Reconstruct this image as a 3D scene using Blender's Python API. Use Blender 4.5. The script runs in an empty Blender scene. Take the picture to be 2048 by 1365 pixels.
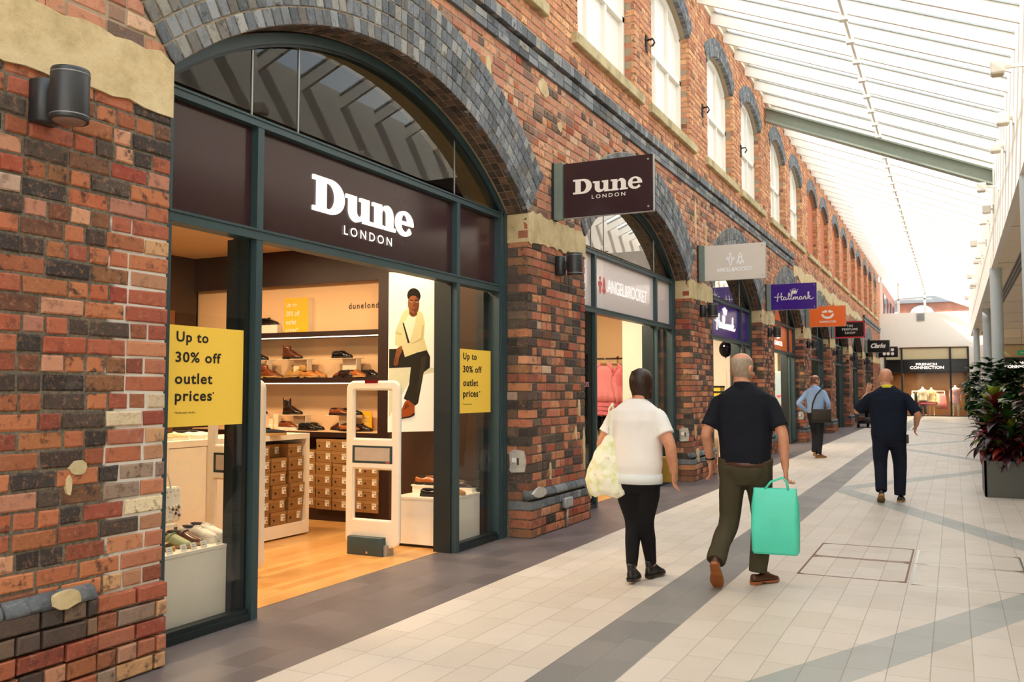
import bpy, bmesh, math, random
import numpy as np
from mathutils import Vector, Matrix, Euler

R = random.Random(7)
S = bpy.context.scene
COL = S.collection
PI = math.pi

# ------------------------------------------------------------------ camera
F, CX, CY, EYE = 1792.0, 1024.0, 682.5, 1.48
PITCH = math.atan(99.5 / F)
YAW = math.atan(884.0 / math.hypot(F, 99.5))
cd = bpy.data.cameras.new('camera')
cam = bpy.data.objects.new('camera', cd)
COL.objects.link(cam)
cam.location = (0, 0, EYE)
cam.rotation_euler = (PI / 2 + PITCH, 0, YAW)
cd.sensor_width = 36.0
cd.lens = F / 2048.0 * 36.0
cd.clip_start = 0.05
cd.clip_end = 400
cd.dof.use_dof = True
cd.dof.focus_distance = 6.5
cd.dof.aperture_fstop = 5.6
S.camera = cam

# ------------------------------------------------------------------ world: bright hazy sky with thin cloud
W = bpy.data.worlds.new('hazy_sky')
S.world = W
W.use_nodes = True
nt = W.node_tree
nt.nodes.clear()
wo = nt.nodes.new('ShaderNodeOutputWorld')
bg = nt.nodes.new('ShaderNodeBackground')
tc = nt.nodes.new('ShaderNodeTexCoord')
nz = nt.nodes.new('ShaderNodeTexNoise')
nz.inputs['Scale'].default_value = 2.2
nz.inputs['Detail'].default_value = 4
rp = nt.nodes.new('ShaderNodeValToRGB')
rp.color_ramp.elements[0].position = 0.40
rp.color_ramp.elements[0].color = (0.74, 0.84, 0.93, 1)
rp.color_ramp.elements[1].position = 0.60
rp.color_ramp.elements[1].color = (1.0, 0.94, 0.86, 1)
nt.links.new(tc.outputs['Generated'], nz.inputs['Vector'])
nt.links.new(nz.outputs['Fac'], rp.inputs['Fac'])
nt.links.new(rp.outputs['Color'], bg.inputs['Color'])
bg.inputs['Strength'].default_value = 2.7
nt.links.new(bg.outputs['Background'], wo.inputs['Surface'])

# ------------------------------------------------------------------ sun, coming over the brick range from the left
sd = bpy.data.lights.new('sun', 'SUN')
sd.energy = 4.4
sd.angle = math.radians(1.5)
sd.color = (1.0, 0.93, 0.82)
sun = bpy.data.objects.new('sun', sd)
COL.objects.link(sun)
sun.rotation_euler = Vector((1.0, 0.45, -0.9)).to_track_quat('-Z', 'Y').to_euler()

vs = S.view_settings
S.display_settings.display_device = 'sRGB'
vs.view_transform = 'Standard'
vs.look = 'None'
vs.exposure = 0.25
vs.gamma = 1.0
vs.use_curve_mapping = False
cy = S.cycles
cy.max_bounces = 7
cy.diffuse_bounces = 4
cy.glossy_bounces = 3
cy.transmission_bounces = 6
cy.transparent_max_bounces = 12
cy.caustics_reflective = False
cy.caustics_refractive = False
cy.sample_clamp_indirect = 6.0
cy.use_denoising = True
# ------------------------------------------------------------------ helpers: measuring
_fh = Vector((-math.sin(YAW), math.cos(YAW), 0))
_r = Vector((math.cos(YAW), math.sin(YAW), 0))
_f = _fh * math.cos(PITCH) + Vector((0, 0, math.sin(PITCH)))
_u = _r.cross(_f)


def ray(x, y):
    return _f + _r * ((x - CX) / F) - _u * ((y - CY) / F)


def onY(x, y, Y):          # sight line through a picture point meets the plane Y
    d = ray(x, y)
    return Vector((0, 0, EYE)) + d * (Y / d.y)


def onX(x, y, X):
    d = ray(x, y)
    return Vector((0, 0, EYE)) + d * (X / d.x)


def onZ(x, y, Z=0.0):
    d = ray(x, y)
    return Vector((0, 0, EYE)) + d * ((Z - EYE) / d.z)


# ------------------------------------------------------------------ helpers: materials
def srgb(h):
    if isinstance(h, str):
        h = h.lstrip('#')
        c = [int(h[i:i + 2], 16) / 255 for i in (0, 2, 4)]
    else:
        c = [v / 255 for v in h]
    return tuple(((v + 0.055) / 1.055) ** 2.4 if v > 0.04045 else v / 12.92 for v in c) + (1.0,)


class NB:
    def __init__(s, name):
        s.m = bpy.data.materials.new(name)
        s.m.use_nodes = True
        s.t = s.m.node_tree
        s.t.nodes.clear()
        s.out = s.n('ShaderNodeOutputMaterial')

    def n(s, typ, **kw):
        nd = s.t.nodes.new(typ)
        for k, v in kw.items():
            setattr(nd, k, v)
        return nd

    def l(s, a, b):
        s.t.links.new(a, b)

    def set(s, sock, v):
        if hasattr(v, 'is_linked') or isinstance(v, bpy.types.NodeSocket):
            s.l(v, sock)
        else:
            sock.default_value = v

    def math(s, op, a, b=None, c=None, clamp=False):
        nd = s.n('ShaderNodeMath', operation=op, use_clamp=clamp)
        s.set(nd.inputs[0], a)
        if b is not None:
            s.set(nd.inputs[1], b)
        if c is not None:
            s.set(nd.inputs[2], c)
        return nd.outputs[0]

    def mix(s, f, a, b, blend='MIX'):
        nd = s.n('ShaderNodeMix', data_type='RGBA', blend_type=blend)
        s.set(nd.inputs[0], f)
        s.set(nd.inputs[6], a)
        s.set(nd.inputs[7], b)
        return nd.outputs[2]

    def noise(s, scale, detail=3, rough=0.55, vec=None, dim='3D'):
        nd = s.n('ShaderNodeTexNoise', noise_dimensions=dim)
        nd.inputs['Scale'].default_value = scale
        nd.inputs['Detail'].default_value = detail
        nd.inputs['Roughness'].default_value = rough
        if vec is None:
            vec = s.n('ShaderNodeTexCoord').outputs['Object']
        s.l(vec, nd.inputs['Vector'])
        return nd

    def ramp(s, fac, stops, interp='LINEAR'):
        nd = s.n('ShaderNodeValToRGB')
        cr = nd.color_ramp
        cr.interpolation = interp
        while len(cr.elements) < len(stops):
            cr.elements.new(0.5)
        for e, (p, c) in zip(cr.elements, stops):
            e.position = p
            e.color = c if len(c) == 4 else tuple(c) + (1,)
        s.set(nd.inputs[0], fac)
        return nd.outputs[0]

    def step(s, x, a, b):      # smooth 0..1 between a and b
        nd = s.n('ShaderNodeMapRange', interpolation_type='SMOOTHSTEP')
        s.set(nd.inputs[0], x)
        nd.inputs[1].default_value = a
        nd.inputs[2].default_value = b
        return nd.outputs[0]

    def bsdf(s, color, rough=0.6, metal=0.0, spec=0.5, bump=None, dist=0.004, strength=0.5, emit=None, es=0.0, coat=0.0, sub=0.0):
        p = s.n('ShaderNodeBsdfPrincipled')
        s.set(p.inputs['Base Color'], color)
        s.set(p.inputs['Roughness'], rough)
        s.set(p.inputs['Metallic'], metal)
        s.set(p.inputs['Specular IOR Level'], spec)
        p.inputs['Coat Weight'].default_value = coat
        if emit is not None:
            s.set(p.inputs['Emission Color'], emit)
            p.inputs['Emission Strength'].default_value = es
        if bump is not None:
            b = s.n('ShaderNodeBump')
            b.inputs['Distance'].default_value = dist
            b.inputs['Strength'].default_value = strength
            s.l(bump, b.inputs['Height'])
            s.l(b.outputs[0], p.inputs['Normal'])
        s.l(p.outputs[0], s.out.inputs[0])
        s.p = p
        return s.m


_mats = {}


def plain(name, color, rough=0.55, metal=0.0, spec=0.5, var=0.06, scale=14.0, bump=0.0, emit=0.0, coat=0.0):
    """a simple surface with a little procedural mottling"""
    if name in _mats:
        return _mats[name]
    b = NB(name)
    c = srgb(color) if isinstance(color, str) or max(color) > 1.0 else tuple(color) + (1,)
    n = b.noise(scale, 3)
    dark = tuple(v * (1 - var) for v in c[:3]) + (1,)
    lite = tuple(min(1, v * (1 + var)) for v in c[:3]) + (1,)
    col = b.ramp(n.outputs['Fac'], [(0.3, dark), (0.7, lite)])
    m = b.bsdf(col, rough, metal, spec, bump=n.outputs['Fac'] if bump else None, dist=bump, emit=col if emit else None, es=emit, coat=coat)
    _mats[name] = m
    return m


def cloth(name, color, var=0.10, rough=0.85, weave=260.0):
    if name in _mats:
        return _mats[name]
    b = NB(name)
    c = srgb(color)
    n = b.noise(5.0, 4)
    w = b.noise(weave, 1)
    col = b.ramp(n.outputs['Fac'], [(0.25, tuple(v * (1 - var) for v in c[:3])), (0.75, tuple(min(1, v * (1 + var)) for v in c[:3]))])
    h = b.math('MULTIPLY_ADD', n.outputs['Fac'], 4.0, w.outputs['Fac'])
    m = b.bsdf(col, rough, spec=0.25, bump=h, dist=0.003, strength=0.35)
    _mats[name] = m
    return m


def glow(name, color, strength):
    if name in _mats:
        return _mats[name]
    b = NB(name)
    e = b.n('ShaderNodeEmission')
    e.inputs[0].default_value = srgb(color)
    e.inputs[1].default_value = strength
    b.l(e.outputs[0], b.out.inputs[0])
    _mats[name] = b.m
    return b.m


def glass(name, tint=(0.96, 0.97, 0.95), refl=1.0, rough=0.0):
    if name in _mats:
        return _mats[name]
    b = NB(name)
    t = b.n('ShaderNodeBsdfTransparent')
    t.inputs[0].default_value = tuple(tint) + (1,)
    g = b.n('ShaderNodeBsdfGlossy')
    g.inputs['Roughness'].default_value = rough
    fr = b.n('ShaderNodeFresnel')
    gm = b.n('ShaderNodeNewGeometry')
    b.l(b.math('MULTIPLY_ADD', gm.outputs['Backfacing'], 1 / 1.5 - 1.5, 1.5), fr.inputs[0])
    k = b.math('MULTIPLY', fr.outputs[0], refl, clamp=True)
    mx = b.n('ShaderNodeMixShader')
    b.l(k, mx.inputs[0])
    b.l(t.outputs[0], mx.inputs[1])
    b.l(g.outputs[0], mx.inputs[2])
    b.l(mx.outputs[0], b.out.inputs[0])
    _mats[name] = b.m
    return b.m


# ------------------------------------------------------------------ helpers: meshes
class MB:
    def __init__(s):
        s.v, s.f, s.mi, s.sm = [], [], [], []
        s.M = Matrix.Identity(4)
        s.cur = 0
        s.smooth = False

    def add(s, verts, faces, mi=None, smooth=None):
        o = len(s.v)
        M = s.M
        s.v.extend([tuple(M @ Vector(p)) for p in verts])
        flip = M.determinant() < 0
        for f in faces:
            f = [o + i for i in f]
            s.f.append(f[::-1] if flip else f)
            s.mi.append(s.cur if mi is None else mi)
            s.sm.append(s.smooth if smooth is None else smooth)

    def box(s, x0, x1, y0, y1, z0, z1, mi=None):
        x0, x1 = min(x0, x1), max(x0, x1)
        y0, y1 = min(y0, y1), max(y0, y1)
        z0, z1 = min(z0, z1), max(z0, z1)
        v = [(x0, y0, z0), (x1, y0, z0), (x1, y1, z0), (x0, y1, z0), (x0, y0, z1), (x1, y0, z1), (x1, y1, z1), (x0, y1, z1)]
        s.add(v, [(0, 3, 2, 1), (4, 5, 6, 7), (0, 1, 5, 4), (1, 2, 6, 5), (2, 3, 7, 6), (3, 0, 4, 7)], mi, False)

    def cbox(s, cx, cy, cz, sx, sy, sz, mi=None):
        s.box(cx - sx / 2, cx + sx / 2, cy - sy / 2, cy + sy / 2, cz - sz / 2, cz + sz / 2, mi)

    def rbox(s, x0, x1, y0, y1, z0, z1, r=0.01, seg=2, mi=None):
        """box with rounded edges"""
        bm = bmesh.new()
        bmesh.ops.create_cube(bm, size=1)
        for v in bm.verts:
            v.co = Vector(((x0 + x1) / 2 + v.co.x * (x1 - x0), (y0 + y1) / 2 + v.co.y * (y1 - y0), (z0 + z1) / 2 + v.co.z * (z1 - z0)))
        bmesh.ops.bevel(bm, geom=bm.edges[:], offset=r, segments=seg, affect='EDGES', profile=0.5)
        bm.verts.index_update()
        s.add([v.co[:] for v in bm.verts], [[v.index for v in f.verts] for f in bm.faces], mi, True if seg > 1 else False)
        bm.free()

    def prism(s, pts, axis, a, b, mi=None):
        """polygon pts (p,q) pushed along axis from a to b. axis 'x': (y,z); 'y': (x,z); 'z': (x,y)"""
        n = len(pts)

        def P(p, t):
            return {'x': (t, p[0], p[1]), 'y': (p[0], t, p[1]), 'z': (p[0], p[1], t)}[axis]
        v = [P(p, a) for p in pts] + [P(p, b) for p in pts]
        area = sum(pts[i][0] * pts[(i + 1) % n][1] - pts[(i + 1) % n][0] * pts[i][1] for i in range(n))
        up = (b > a) == (area > 0)
        if axis == 'y':
            up = not up
        fs = [list(range(n))[::-1], list(range(n, 2 * n))] + [[i, (i + 1) % n, n + (i + 1) % n, n + i] for i in range(n)]
        s.add(v, fs if up else [f[::-1] for f in fs], mi, False)

    def loft(s, rings, closed=True, cap=True, mi=None, smooth=True):
        n = len(rings[0])
        v = [p for r in rings for p in r]
        fs = []
        for i in range(len(rings) - 1):
            for j in range(n if closed else n - 1):
                a, b = i * n + j, i * n + (j + 1) % n
                fs.append((a, b, b + n, a + n))
        if cap and closed:
            fs.append(list(range(n))[::-1])
            fs.append([(len(rings) - 1) * n + j for j in range(n)])
        s.add(v, fs, mi, smooth)

    def tube(s, path, r, n=8, mi=None, cap=True):
        path = [Vector(p) for p in path]
        rs = r if isinstance(r, list) else [r] * len(path)
        rings = []
        up = None
        for i, p in enumerate(path):
            d = (path[min(i + 1, len(path) - 1)] - path[max(i - 1, 0)]).normalized()
            if up is None:
                up = Vector((0, 0, 1)) if abs(d.z) < 0.9 else Vector((1, 0, 0))
            a = d.cross(up).normalized()
            b = a.cross(d).normalized()
            up = b
            rr = rs[i] if isinstance(rs[i], (list, tuple)) else (rs[i], rs[i])
            rings.append([tuple(p + a * (math.cos(t) * rr[0]) - b * (math.sin(t) * rr[1])) for t in [2 * PI * k / n for k in range(n)]])
        s.loft(rings, cap=cap, mi=mi)

    def cyl(s, c, axis, r, a, b, n=20, mi=None, r2=None):
        r2 = r if r2 is None else r2

        def P(t, q, rr):
            ca, sa = math.cos(q) * rr, math.sin(q) * rr
            return {'x': (t, c[0] + ca, c[1] + sa), 'y': (c[0] - ca, t, c[1] + sa), 'z': (c[0] + ca, c[1] + sa, t)}[axis]
        qs = [2 * PI * k / n for k in range(n)]
        v = [P(a, q, r) for q in qs] + [P(b, q, r2) for q in qs]
        fs = [[i, (i + 1) % n, n + (i + 1) % n, n + i] for i in range(n)]
        caps = [list(range(n))[::-1], list(range(n, 2 * n))]
        if b < a:
            fs = [f[::-1] for f in fs]
            caps = [f[::-1] for f in caps]
        s.add(v, fs, mi, True)
        s.add(v, caps, mi, False)

    def lathe(s, prof, c=(0, 0), n=20, mi=None):
        rings = [[(c[0] + r * math.cos(2 * PI * k / n), c[1] + r * math.sin(2 * PI * k / n), z) for k in range(n)] for r, z in prof]
        s.loft(rings, mi=mi)

    def ball(s, c, r, n=14, m=9, mi=None):
        r = r if isinstance(r, (list, tuple)) else (r, r, r)
        rings = []
        for i in range(m + 1):
            t = -PI / 2 + PI * (0.02 + 0.96 * i / m)
            rings.append([(c[0] + r[0] * math.cos(t) * math.cos(2 * PI * k / n), c[1] + r[1] * math.cos(t) * math.sin(2 * PI * k / n), c[2] + r[2] * math.sin(t)) for k in range(n)])
        s.loft(rings, mi=mi)

    def quad(s, a, b, c, d, mi=None):
        s.add([a, b, c, d], [(0, 1, 2, 3)], mi, False)

    def build(s, name, mats, parent=None, world=False, kind=None):
        me = bpy.data.meshes.new(name)
        vv = s.v
        if world and parent is not None:
            o = wloc(parent)
            vv = [(p[0] - o[0], p[1] - o[1], p[2] - o[2]) for p in vv]
        me.from_pydata(vv, [], s.f)
        for m in (mats if isinstance(mats, (list, tuple)) else [mats]):
            me.materials.append(m)
        me.polygons.foreach_set('material_index', s.mi)
        me.polygons.foreach_set('use_smooth', s.sm)
        me.update()
        o = bpy.data.objects.new(name, me)
        COL.objects.link(o)
        if parent is not None:
            o.parent = parent
        if kind:
            o['kind'] = kind
        return o


def wloc(o):
    v = Vector((0, 0, 0))
    while o is not None:
        v += Vector(o.location)
        o = o.parent
    return v


def thing(name, label, cat, loc=(0, 0, 0), rz=0.0, group=None, kind=None):
    o = bpy.data.objects.new(name, None)
    COL.objects.link(o)
    o.location = loc
    o.rotation_euler = (0, 0, rz)
    o.empty_display_size = 0.1
    if label:
        o['label'] = label
    if cat:
        o['category'] = cat
    if group:
        o['group'] = group
    if kind:
        o['kind'] = kind
    return o


def tag(o, label=None, cat=None, group=None, kind=None):
    for k, v in (('label', label), ('category', cat), ('group', group), ('kind', kind)):
        if v:
            o[k] = v
    return o


def dup(root, loc, rz=None, label=None, group=None):
    r = root.copy()
    COL.objects.link(r)
    r.location = loc
    if rz is not None:
        r.rotation_euler = (0, 0, rz)
    if label:
        r['label'] = label
    if group:
        r['group'] = group
    for ch in list(root.children):
        c = ch.copy()
        COL.objects.link(c)
        c.parent = r
        for g in list(ch.children):
            d = g.copy()
            COL.objects.link(d)
            d.parent = c
    return r


def remeshed(mb, voxel, smooth=4, disp=None):
    """one continuous skin over everything in mb; returns a new MB with that surface"""
    me = bpy.data.meshes.new('tmp')
    me.from_pydata(mb.v, [], mb.f)
    me.update()
    o = bpy.data.objects.new('tmp', me)
    COL.objects.link(o)
    m = o.modifiers.new('r', 'REMESH')
    m.mode = 'VOXEL'
    m.voxel_size = voxel
    m.use_smooth_shade = True
    if smooth:
        k = o.modifiers.new('s', 'SMOOTH')
        k.factor = 0.5
        k.iterations = smooth
    dg = bpy.context.evaluated_depsgraph_get()
    dg.update()
    e = o.evaluated_get(dg)
    em = e.to_mesh()
    out = MB()
    out.v = [v.co[:] for v in em.vertices]
    out.f = [list(p.vertices) for p in em.polygons]
    e.to_mesh_clear()
    bpy.data.objects.remove(o)
    bpy.data.meshes.remove(me)
    if disp:
        out.v = [disp(p) for p in out.v]
    out.mi = [0] * len(out.f)
    out.sm = [True] * len(out.f)
    return out


_tcache = {}


def text_geo(txt, bold=0.0, shear=0.0, spacing=1.0, depth=0.0, align='LEFT'):
    key = (txt, bold, shear, spacing, depth, align)
    if key not in _tcache:
        c = bpy.data.curves.new('t', 'FONT')
        c.body = txt
        c.offset = bold
        c.shear = shear
        c.space_character = spacing
        c.extrude = depth
        c.align_x = align
        c.resolution_u = 4
        o = bpy.data.objects.new('t', c)
        COL.objects.link(o)
        dg = bpy.context.evaluated_depsgraph_get()
        dg.update()
        me = o.evaluated_get(dg).to_mesh()
        _tcache[key] = ([v.co[:] for v in me.vertices], [list(p.vertices) for p in me.polygons])
        o.evaluated_get(dg).to_mesh_clear()
        bpy.data.objects.remove(o)
        bpy.data.curves.remove(c)
    return _tcache[key]


def put_geo(mb, geo, box, plane, depth=0.004, mi=None):
    """fit 2D geometry into a rectangle. plane: 'x+' (reads along +Y, faces +X) or 'y-' (reads along +X, faces -Y).
    box = (a0, a1, z0, z1, p): p is the plane's own coordinate"""
    vs, fs = geo
    x0, x1 = min(v[0] for v in vs), max(v[0] for v in vs)
    y0, y1 = min(v[1] for v in vs), max(v[1] for v in vs)
    z0, z1 = min(v[2] for v in vs), max(v[2] for v in vs)
    a0, a1, b0, b1, p = box
    out = []
    for v in vs:
        a = a0 + (v[0] - x0) / (x1 - x0) * (a1 - a0)
        b = b0 + (v[1] - y0) / max(y1 - y0, 1e-6) * (b1 - b0)
        h = (v[2] - z0) / (z1 - z0) * depth if z1 - z0 > 1e-6 else depth
        out.append((p + h, a, b) if plane == 'x+' else (a, p - h, b))
    mb.add(out, fs, mi, False)


def shape_geo(contours, depth=0.01):
    """filled 2D outline(s) with holes -> geometry with thickness"""
    c = bpy.data.curves.new('t', 'CURVE')
    c.dimensions = '2D'
    c.fill_mode = 'BOTH'
    c.extrude = depth
    for ct in contours:
        sp = c.splines.new('POLY')
        sp.points.add(len(ct) - 1)
        for q, pt in zip(sp.points, ct):
            q.co = (pt[0], pt[1], 0, 1)
        sp.use_cyclic_u = True
    o = bpy.data.objects.new('t', c)
    COL.objects.link(o)
    dg = bpy.context.evaluated_depsgraph_get()
    dg.update()
    me = o.evaluated_get(dg).to_mesh()
    g = ([v.co[:] for v in me.vertices], [list(p.vertices) for p in me.polygons])
    o.evaluated_get(dg).to_mesh_clear()
    bpy.data.objects.remove(o)
    bpy.data.curves.remove(c)
    return g


def join_geo(parts):
    v, f = [], []
    for pv, pf, dx, dy, sc in parts:
        o = len(v)
        v += [(p[0] * sc + dx, p[1] * sc + dy, p[2]) for p in pv]
        f += [[i + o for i in q] for q in pf]
    return v, f


def spline(pts, n=8):
    """Catmull-Rom through points"""
    out = []
    P = [pts[0]] + list(pts) + [pts[-1]]
    for i in range(1, len(P) - 2):
        p0, p1, p2, p3 = [Vector(p) for p in P[i - 1:i + 3]]
        for k in range(n):
            t = k / n
            out.append(0.5 * ((2 * p1) + (-p0 + p2) * t + (2 * p0 - 5 * p1 + 4 * p2 - p3) * t * t + (-p0 + 3 * p1 - 3 * p2 + p3) * t ** 3))
    out.append(Vector(P[-2]))
    return out


def stroke_geo(strokes, w, depth=0.01, nib=1.0):
    """pen strokes (lists of 2D points) as raised ribbons"""
    mb = MB()
    for st in strokes:
        ps = spline([(p[0], p[1], 0) for p in st], 6)
        L, Rr = [], []
        for i, p in enumerate(ps):
            d = (ps[min(i + 1, len(ps) - 1)] - ps[max(i - 1, 0)])
            if d.length < 1e-9:
                d = Vector((1, 0, 0))
            d.normalize()
            nn = Vector((-d.y, d.x, 0)) * (w / 2) * (0.75 + 0.25 * abs(d.y) * nib)
            L.append(p + nn)
            Rr.append(p - nn)
        n = len(ps)
        v = [(q.x, q.y, 0) for q in L + Rr] + [(q.x, q.y, depth) for q in L + Rr]
        fs = []
        for i in range(n - 1):
            a, b, c, d = i, i + 1, n + i + 1, n + i
            fs.append((2 * n + d, 2 * n + c, 2 * n + b, 2 * n + a))
            fs.append((a, b, 2 * n + b, 2 * n + a)[::-1])
            fs.append((d, c, 2 * n + c, 2 * n + d))
        mb.add(v, fs)
    return mb.v, mb.f


def arc(cx, cy, rx, ry, a0, a1, n=14):
    return [(cx + rx * math.cos(math.radians(a0 + (a1 - a0) * i / n)), cy + ry * math.sin(math.radians(a0 + (a1 - a0) * i / n))) for i in range(n + 1)]
# ------------------------------------------------------------------ materials of the place
def brick_mat(name, stops, mortar_dust=(0.30, 0.27, 0.23), dust=0.25, bump=0.004, fleck=(0.50, 0.24, 0.13), burn=(0.45, 0.28)):
    b = NB(name)
    g = b.n('ShaderNodeNewGeometry')
    rnd = g.outputs['Random Per Island']
    n = len(stops)
    tot = sum(w for w, _ in stops)
    acc, st = 0.0, []
    for w, c in stops:
        st.append((acc / tot, srgb(c)))
        acc += w
    base = b.ramp(rnd, st, 'CONSTANT')
    wn = b.n('ShaderNodeTexWhiteNoise', noise_dimensions='1D')
    b.l(b.math('MULTIPLY', rnd, 731.7), wn.inputs['W'])
    hsv = b.n('ShaderNodeHueSaturation')
    b.l(base, hsv.inputs['Color'])
    b.l(b.math('MULTIPLY_ADD', wn.outputs[0], 0.022, 0.494), hsv.inputs['Hue'])
    b.l(b.math('MULTIPLY_ADD', wn.outputs[0], 0.45, 0.80), hsv.inputs['Value'])
    hsv.inputs['Saturation'].default_value = 0.94
    n1 = b.noise(16, 5, 0.65)
    n2 = b.noise(85, 3, 0.6)
    n3 = b.noise(5.5, 4, 0.6)
    burnt = b.math('MULTIPLY_ADD', b.step(wn.outputs[0], 0.55, 0.9), burn[0], burn[1])
    c1 = b.mix(b.math('MULTIPLY', b.step(n1.outputs['Fac'], 0.50, 0.66), burnt), hsv.outputs[0], (0.040, 0.030, 0.027, 1))
    n4 = b.noise(30, 4, 0.7)
    c1 = b.mix(b.math('MULTIPLY', b.step(n4.outputs['Fac'], 0.52, 0.70), 0.40), c1, tuple(fleck) + (1,))
    c2 = b.mix(b.math('MULTIPLY', b.step(n2.outputs['Fac'], 0.55, 0.75), 0.35), c1, tuple(v * .8 for v in fleck) + (1,))
    c3 = b.mix(b.math('MULTIPLY', b.step(n3.outputs['Fac'], 0.60, 0.78), dust), c2, tuple(mortar_dust) + (1,))
    h = b.math('MULTIPLY_ADD', n2.outputs['Fac'], 0.7, b.math('ADD', n1.outputs['Fac'], n4.outputs['Fac']))
    return b.bsdf(c3, 0.86, spec=0.25, bump=h, dist=bump, strength=1.0)


M = {}
M['brick_pier'] = brick_mat('mixed_red_brick', [(3, '#b4654a'), (2, '#c07250'), (2, '#9a5540'), (1.6, '#aa6748'), (1.2, '#87583f'), (1.6, '#524640'), (1.2, '#3c3634'), (1, '#b97a60'), (1.2, '#a3482f'), (0.7, '#6b4434'), (0.25, '#c9a88f')])
M['brick_near'] = brick_mat('dark_mixed_brick', [(3, '#a9583a'), (2, '#b4603f'), (2, '#8f4630'), (1.6, '#9a5434'), (1.2, '#7a4a33'), (2.0, '#4d4039'), (1.6, '#3c3634'), (1, '#b97a60'), (1.2, '#a3482f'), (0.7, '#6b4434'), (0.2, '#c9a88f')], burn=(0.45, 0.45))
M['brick_repair'] = brick_mat('pale_repair_brick', [(3, '#b9714f'), (2, '#a8553a'), (2, '#b98560'), (1.2, '#8b4a35'), (1, '#c08d6c'), (0.8, '#8d7566'), (0.5, '#d3bd9c'), (1, '#9c4c36')], (0.55, 0.5, 0.44), 0.35)
M['brick_spandrel'] = brick_mat('weathered_red_brick', [(3, '#c68264'), (2, '#ca8d70'), (2, '#b5765c'), (1.5, '#c28162'), (1.0, '#8d6a5c'), (1.0, '#6a544b'), (0.6, '#c59b80'), (1, '#a9512f')], (0.5, 0.42, 0.34), 0.35)
M['brick_upper'] = brick_mat('orange_brick', [(3, '#d08a62'), (3, '#d6946a'), (2, '#c67e58'), (1, '#b87454'), (0.5, '#8a5a48'), (0.5, '#c98a62')], (0.5, 0.36, 0.25), 0.2)
M['brick_blue'] = brick_mat('blue_engineering_brick', [(3, '#72767a'), (2, '#838688'), (2, '#5d6266'), (1, '#92918c'), (1, '#6a655f'), (0.5, '#8f8a80')], (0.50, 0.49, 0.46), 0.35, fleck=(0.30, 0.31, 0.32))
M['brick_dark'] = brick_mat('dark_brown_brick', [(3, '#5a4a42'), (2, '#6a5347'), (2, '#463d38'), (1, '#7a5a48'), (1, '#54493c')], (0.3, 0.26, 0.2), 0.3, fleck=(0.2, 0.14, 0.1))


def mortar_mat():
    b = NB('lime_mortar')
    tc = b.n('ShaderNodeTexCoord')
    sx = b.n('ShaderNodeSeparateXYZ')
    b.l(tc.outputs['Object'], sx.inputs[0])
    n = b.noise(7, 4)
    k = b.math('MULTIPLY_ADD', n.outputs['Fac'], 0.25, -0.125)
    yy = b.math('ADD', sx.outputs['Y'], k)
    rep = b.math('MULTIPLY', b.step(yy, 3.19, 3.23), b.math('SUBTRACT', 1.0, b.step(sx.outputs['Y'], 3.7, 3.72)))
    low = b.math('SUBTRACT', 1.0, b.step(sx.outputs['Z'], 2.35, 2.40))
    rep = b.math('MULTIPLY', rep, low)
    n2 = b.noise(60, 3)
    a = b.ramp(n2.outputs['Fac'], [(0.3, srgb('#595349')), (0.7, srgb('#857b6b'))])
    hi = b.step(sx.outputs['Z'], 3.2, 3.4)
    a = b.mix(hi, a, srgb('#a8977f'))
    c = b.mix(rep, a, srgb('#d6d0c6'))
    return b.bsdf(c, 0.95, spec=0.15, bump=n2.outputs['Fac'], dist=0.006, strength=0.8)


M['mortar'] = mortar_mat()


def stone_mat(name, a, c, d):
    b = NB(name)
    n = b.noise(3.5, 6, 0.65)
    n2 = b.noise(45, 3)
    col = b.ramp(n.outputs['Fac'], [(0.28, srgb(d)), (0.5, srgb(a)), (0.72, srgb(c))])
    h = b.math('MULTIPLY_ADD', n.outputs['Fac'], 3.0, n2.outputs['Fac'])
    return b.bsdf(col, 0.9, spec=0.2, bump=h, dist=0.006, strength=0.6)


M['stone'] = stone_mat('sandy_render', '#cdb78c', '#dcc9a2', '#a8946c')
M['sill'] = stone_mat('sill_stone', '#bfae86', '#d2c39c', '#8e8160')
M['putty'] = stone_mat('grey_putty', '#b9b4aa', '#cdc8bd', '#948d82')
M['frame'] = plain('dark_teal_frame', '#32474b', 0.42, spec=0.5, var=0.05)
M['frame_dark'] = plain('black_teal_frame', '#182326', 0.45, var=0.05)
M['black'] = plain('black_plastic', '#17181a', 0.45)
M['lamp_black'] = plain('charcoal_metal', '#3b3d40', 0.38, metal=0.4, var=0.03)
M['lamp_rim'] = plain('lamp_rim', '#8a8c8e', 0.35, metal=0.6)
M['white'] = plain('white_paint', '#f1ece2', 0.55, var=0.02)
M['cream'] = plain('cream_paint', '#f5ead4', 0.6, var=0.03, scale=3)
M['warm_white'] = plain('warm_white_laminate', '#efe6d6', 0.4, var=0.02)
M['steel_green'] = plain('grey_green_steel', '#9fa99c', 0.5, var=0.05)
M['galv'] = plain('galvanised_metal', '#a9acaa', 0.4, metal=0.5)
M['chrome'] = plain('polished_steel', '#c9c6c0', 0.22, metal=0.9)
M['brown_wall'] = plain('dark_brown_panel', '#3a2416', 0.55, var=0.06, scale=4)
M['dark_shelf'] = plain('dark_walnut_shelf', '#2a1410', 0.45, var=0.1)
M['peach'] = plain('peach_back_panel', '#e3bd92', 0.6, var=0.02, scale=3)
M['ceil_cream'] = plain('shop_ceiling', '#d9b98f', 0.7, var=0.02)
M['glass'] = glass('clear_glass', (0.95, 0.96, 0.94), 1.0)
M['glass_dark'] = glass('tinted_glass', (0.90, 0.90, 0.84), 3.2)
M['glass_dim'] = glass('smoked_glass', (0.72, 0.72, 0.64), 1.1)
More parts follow.
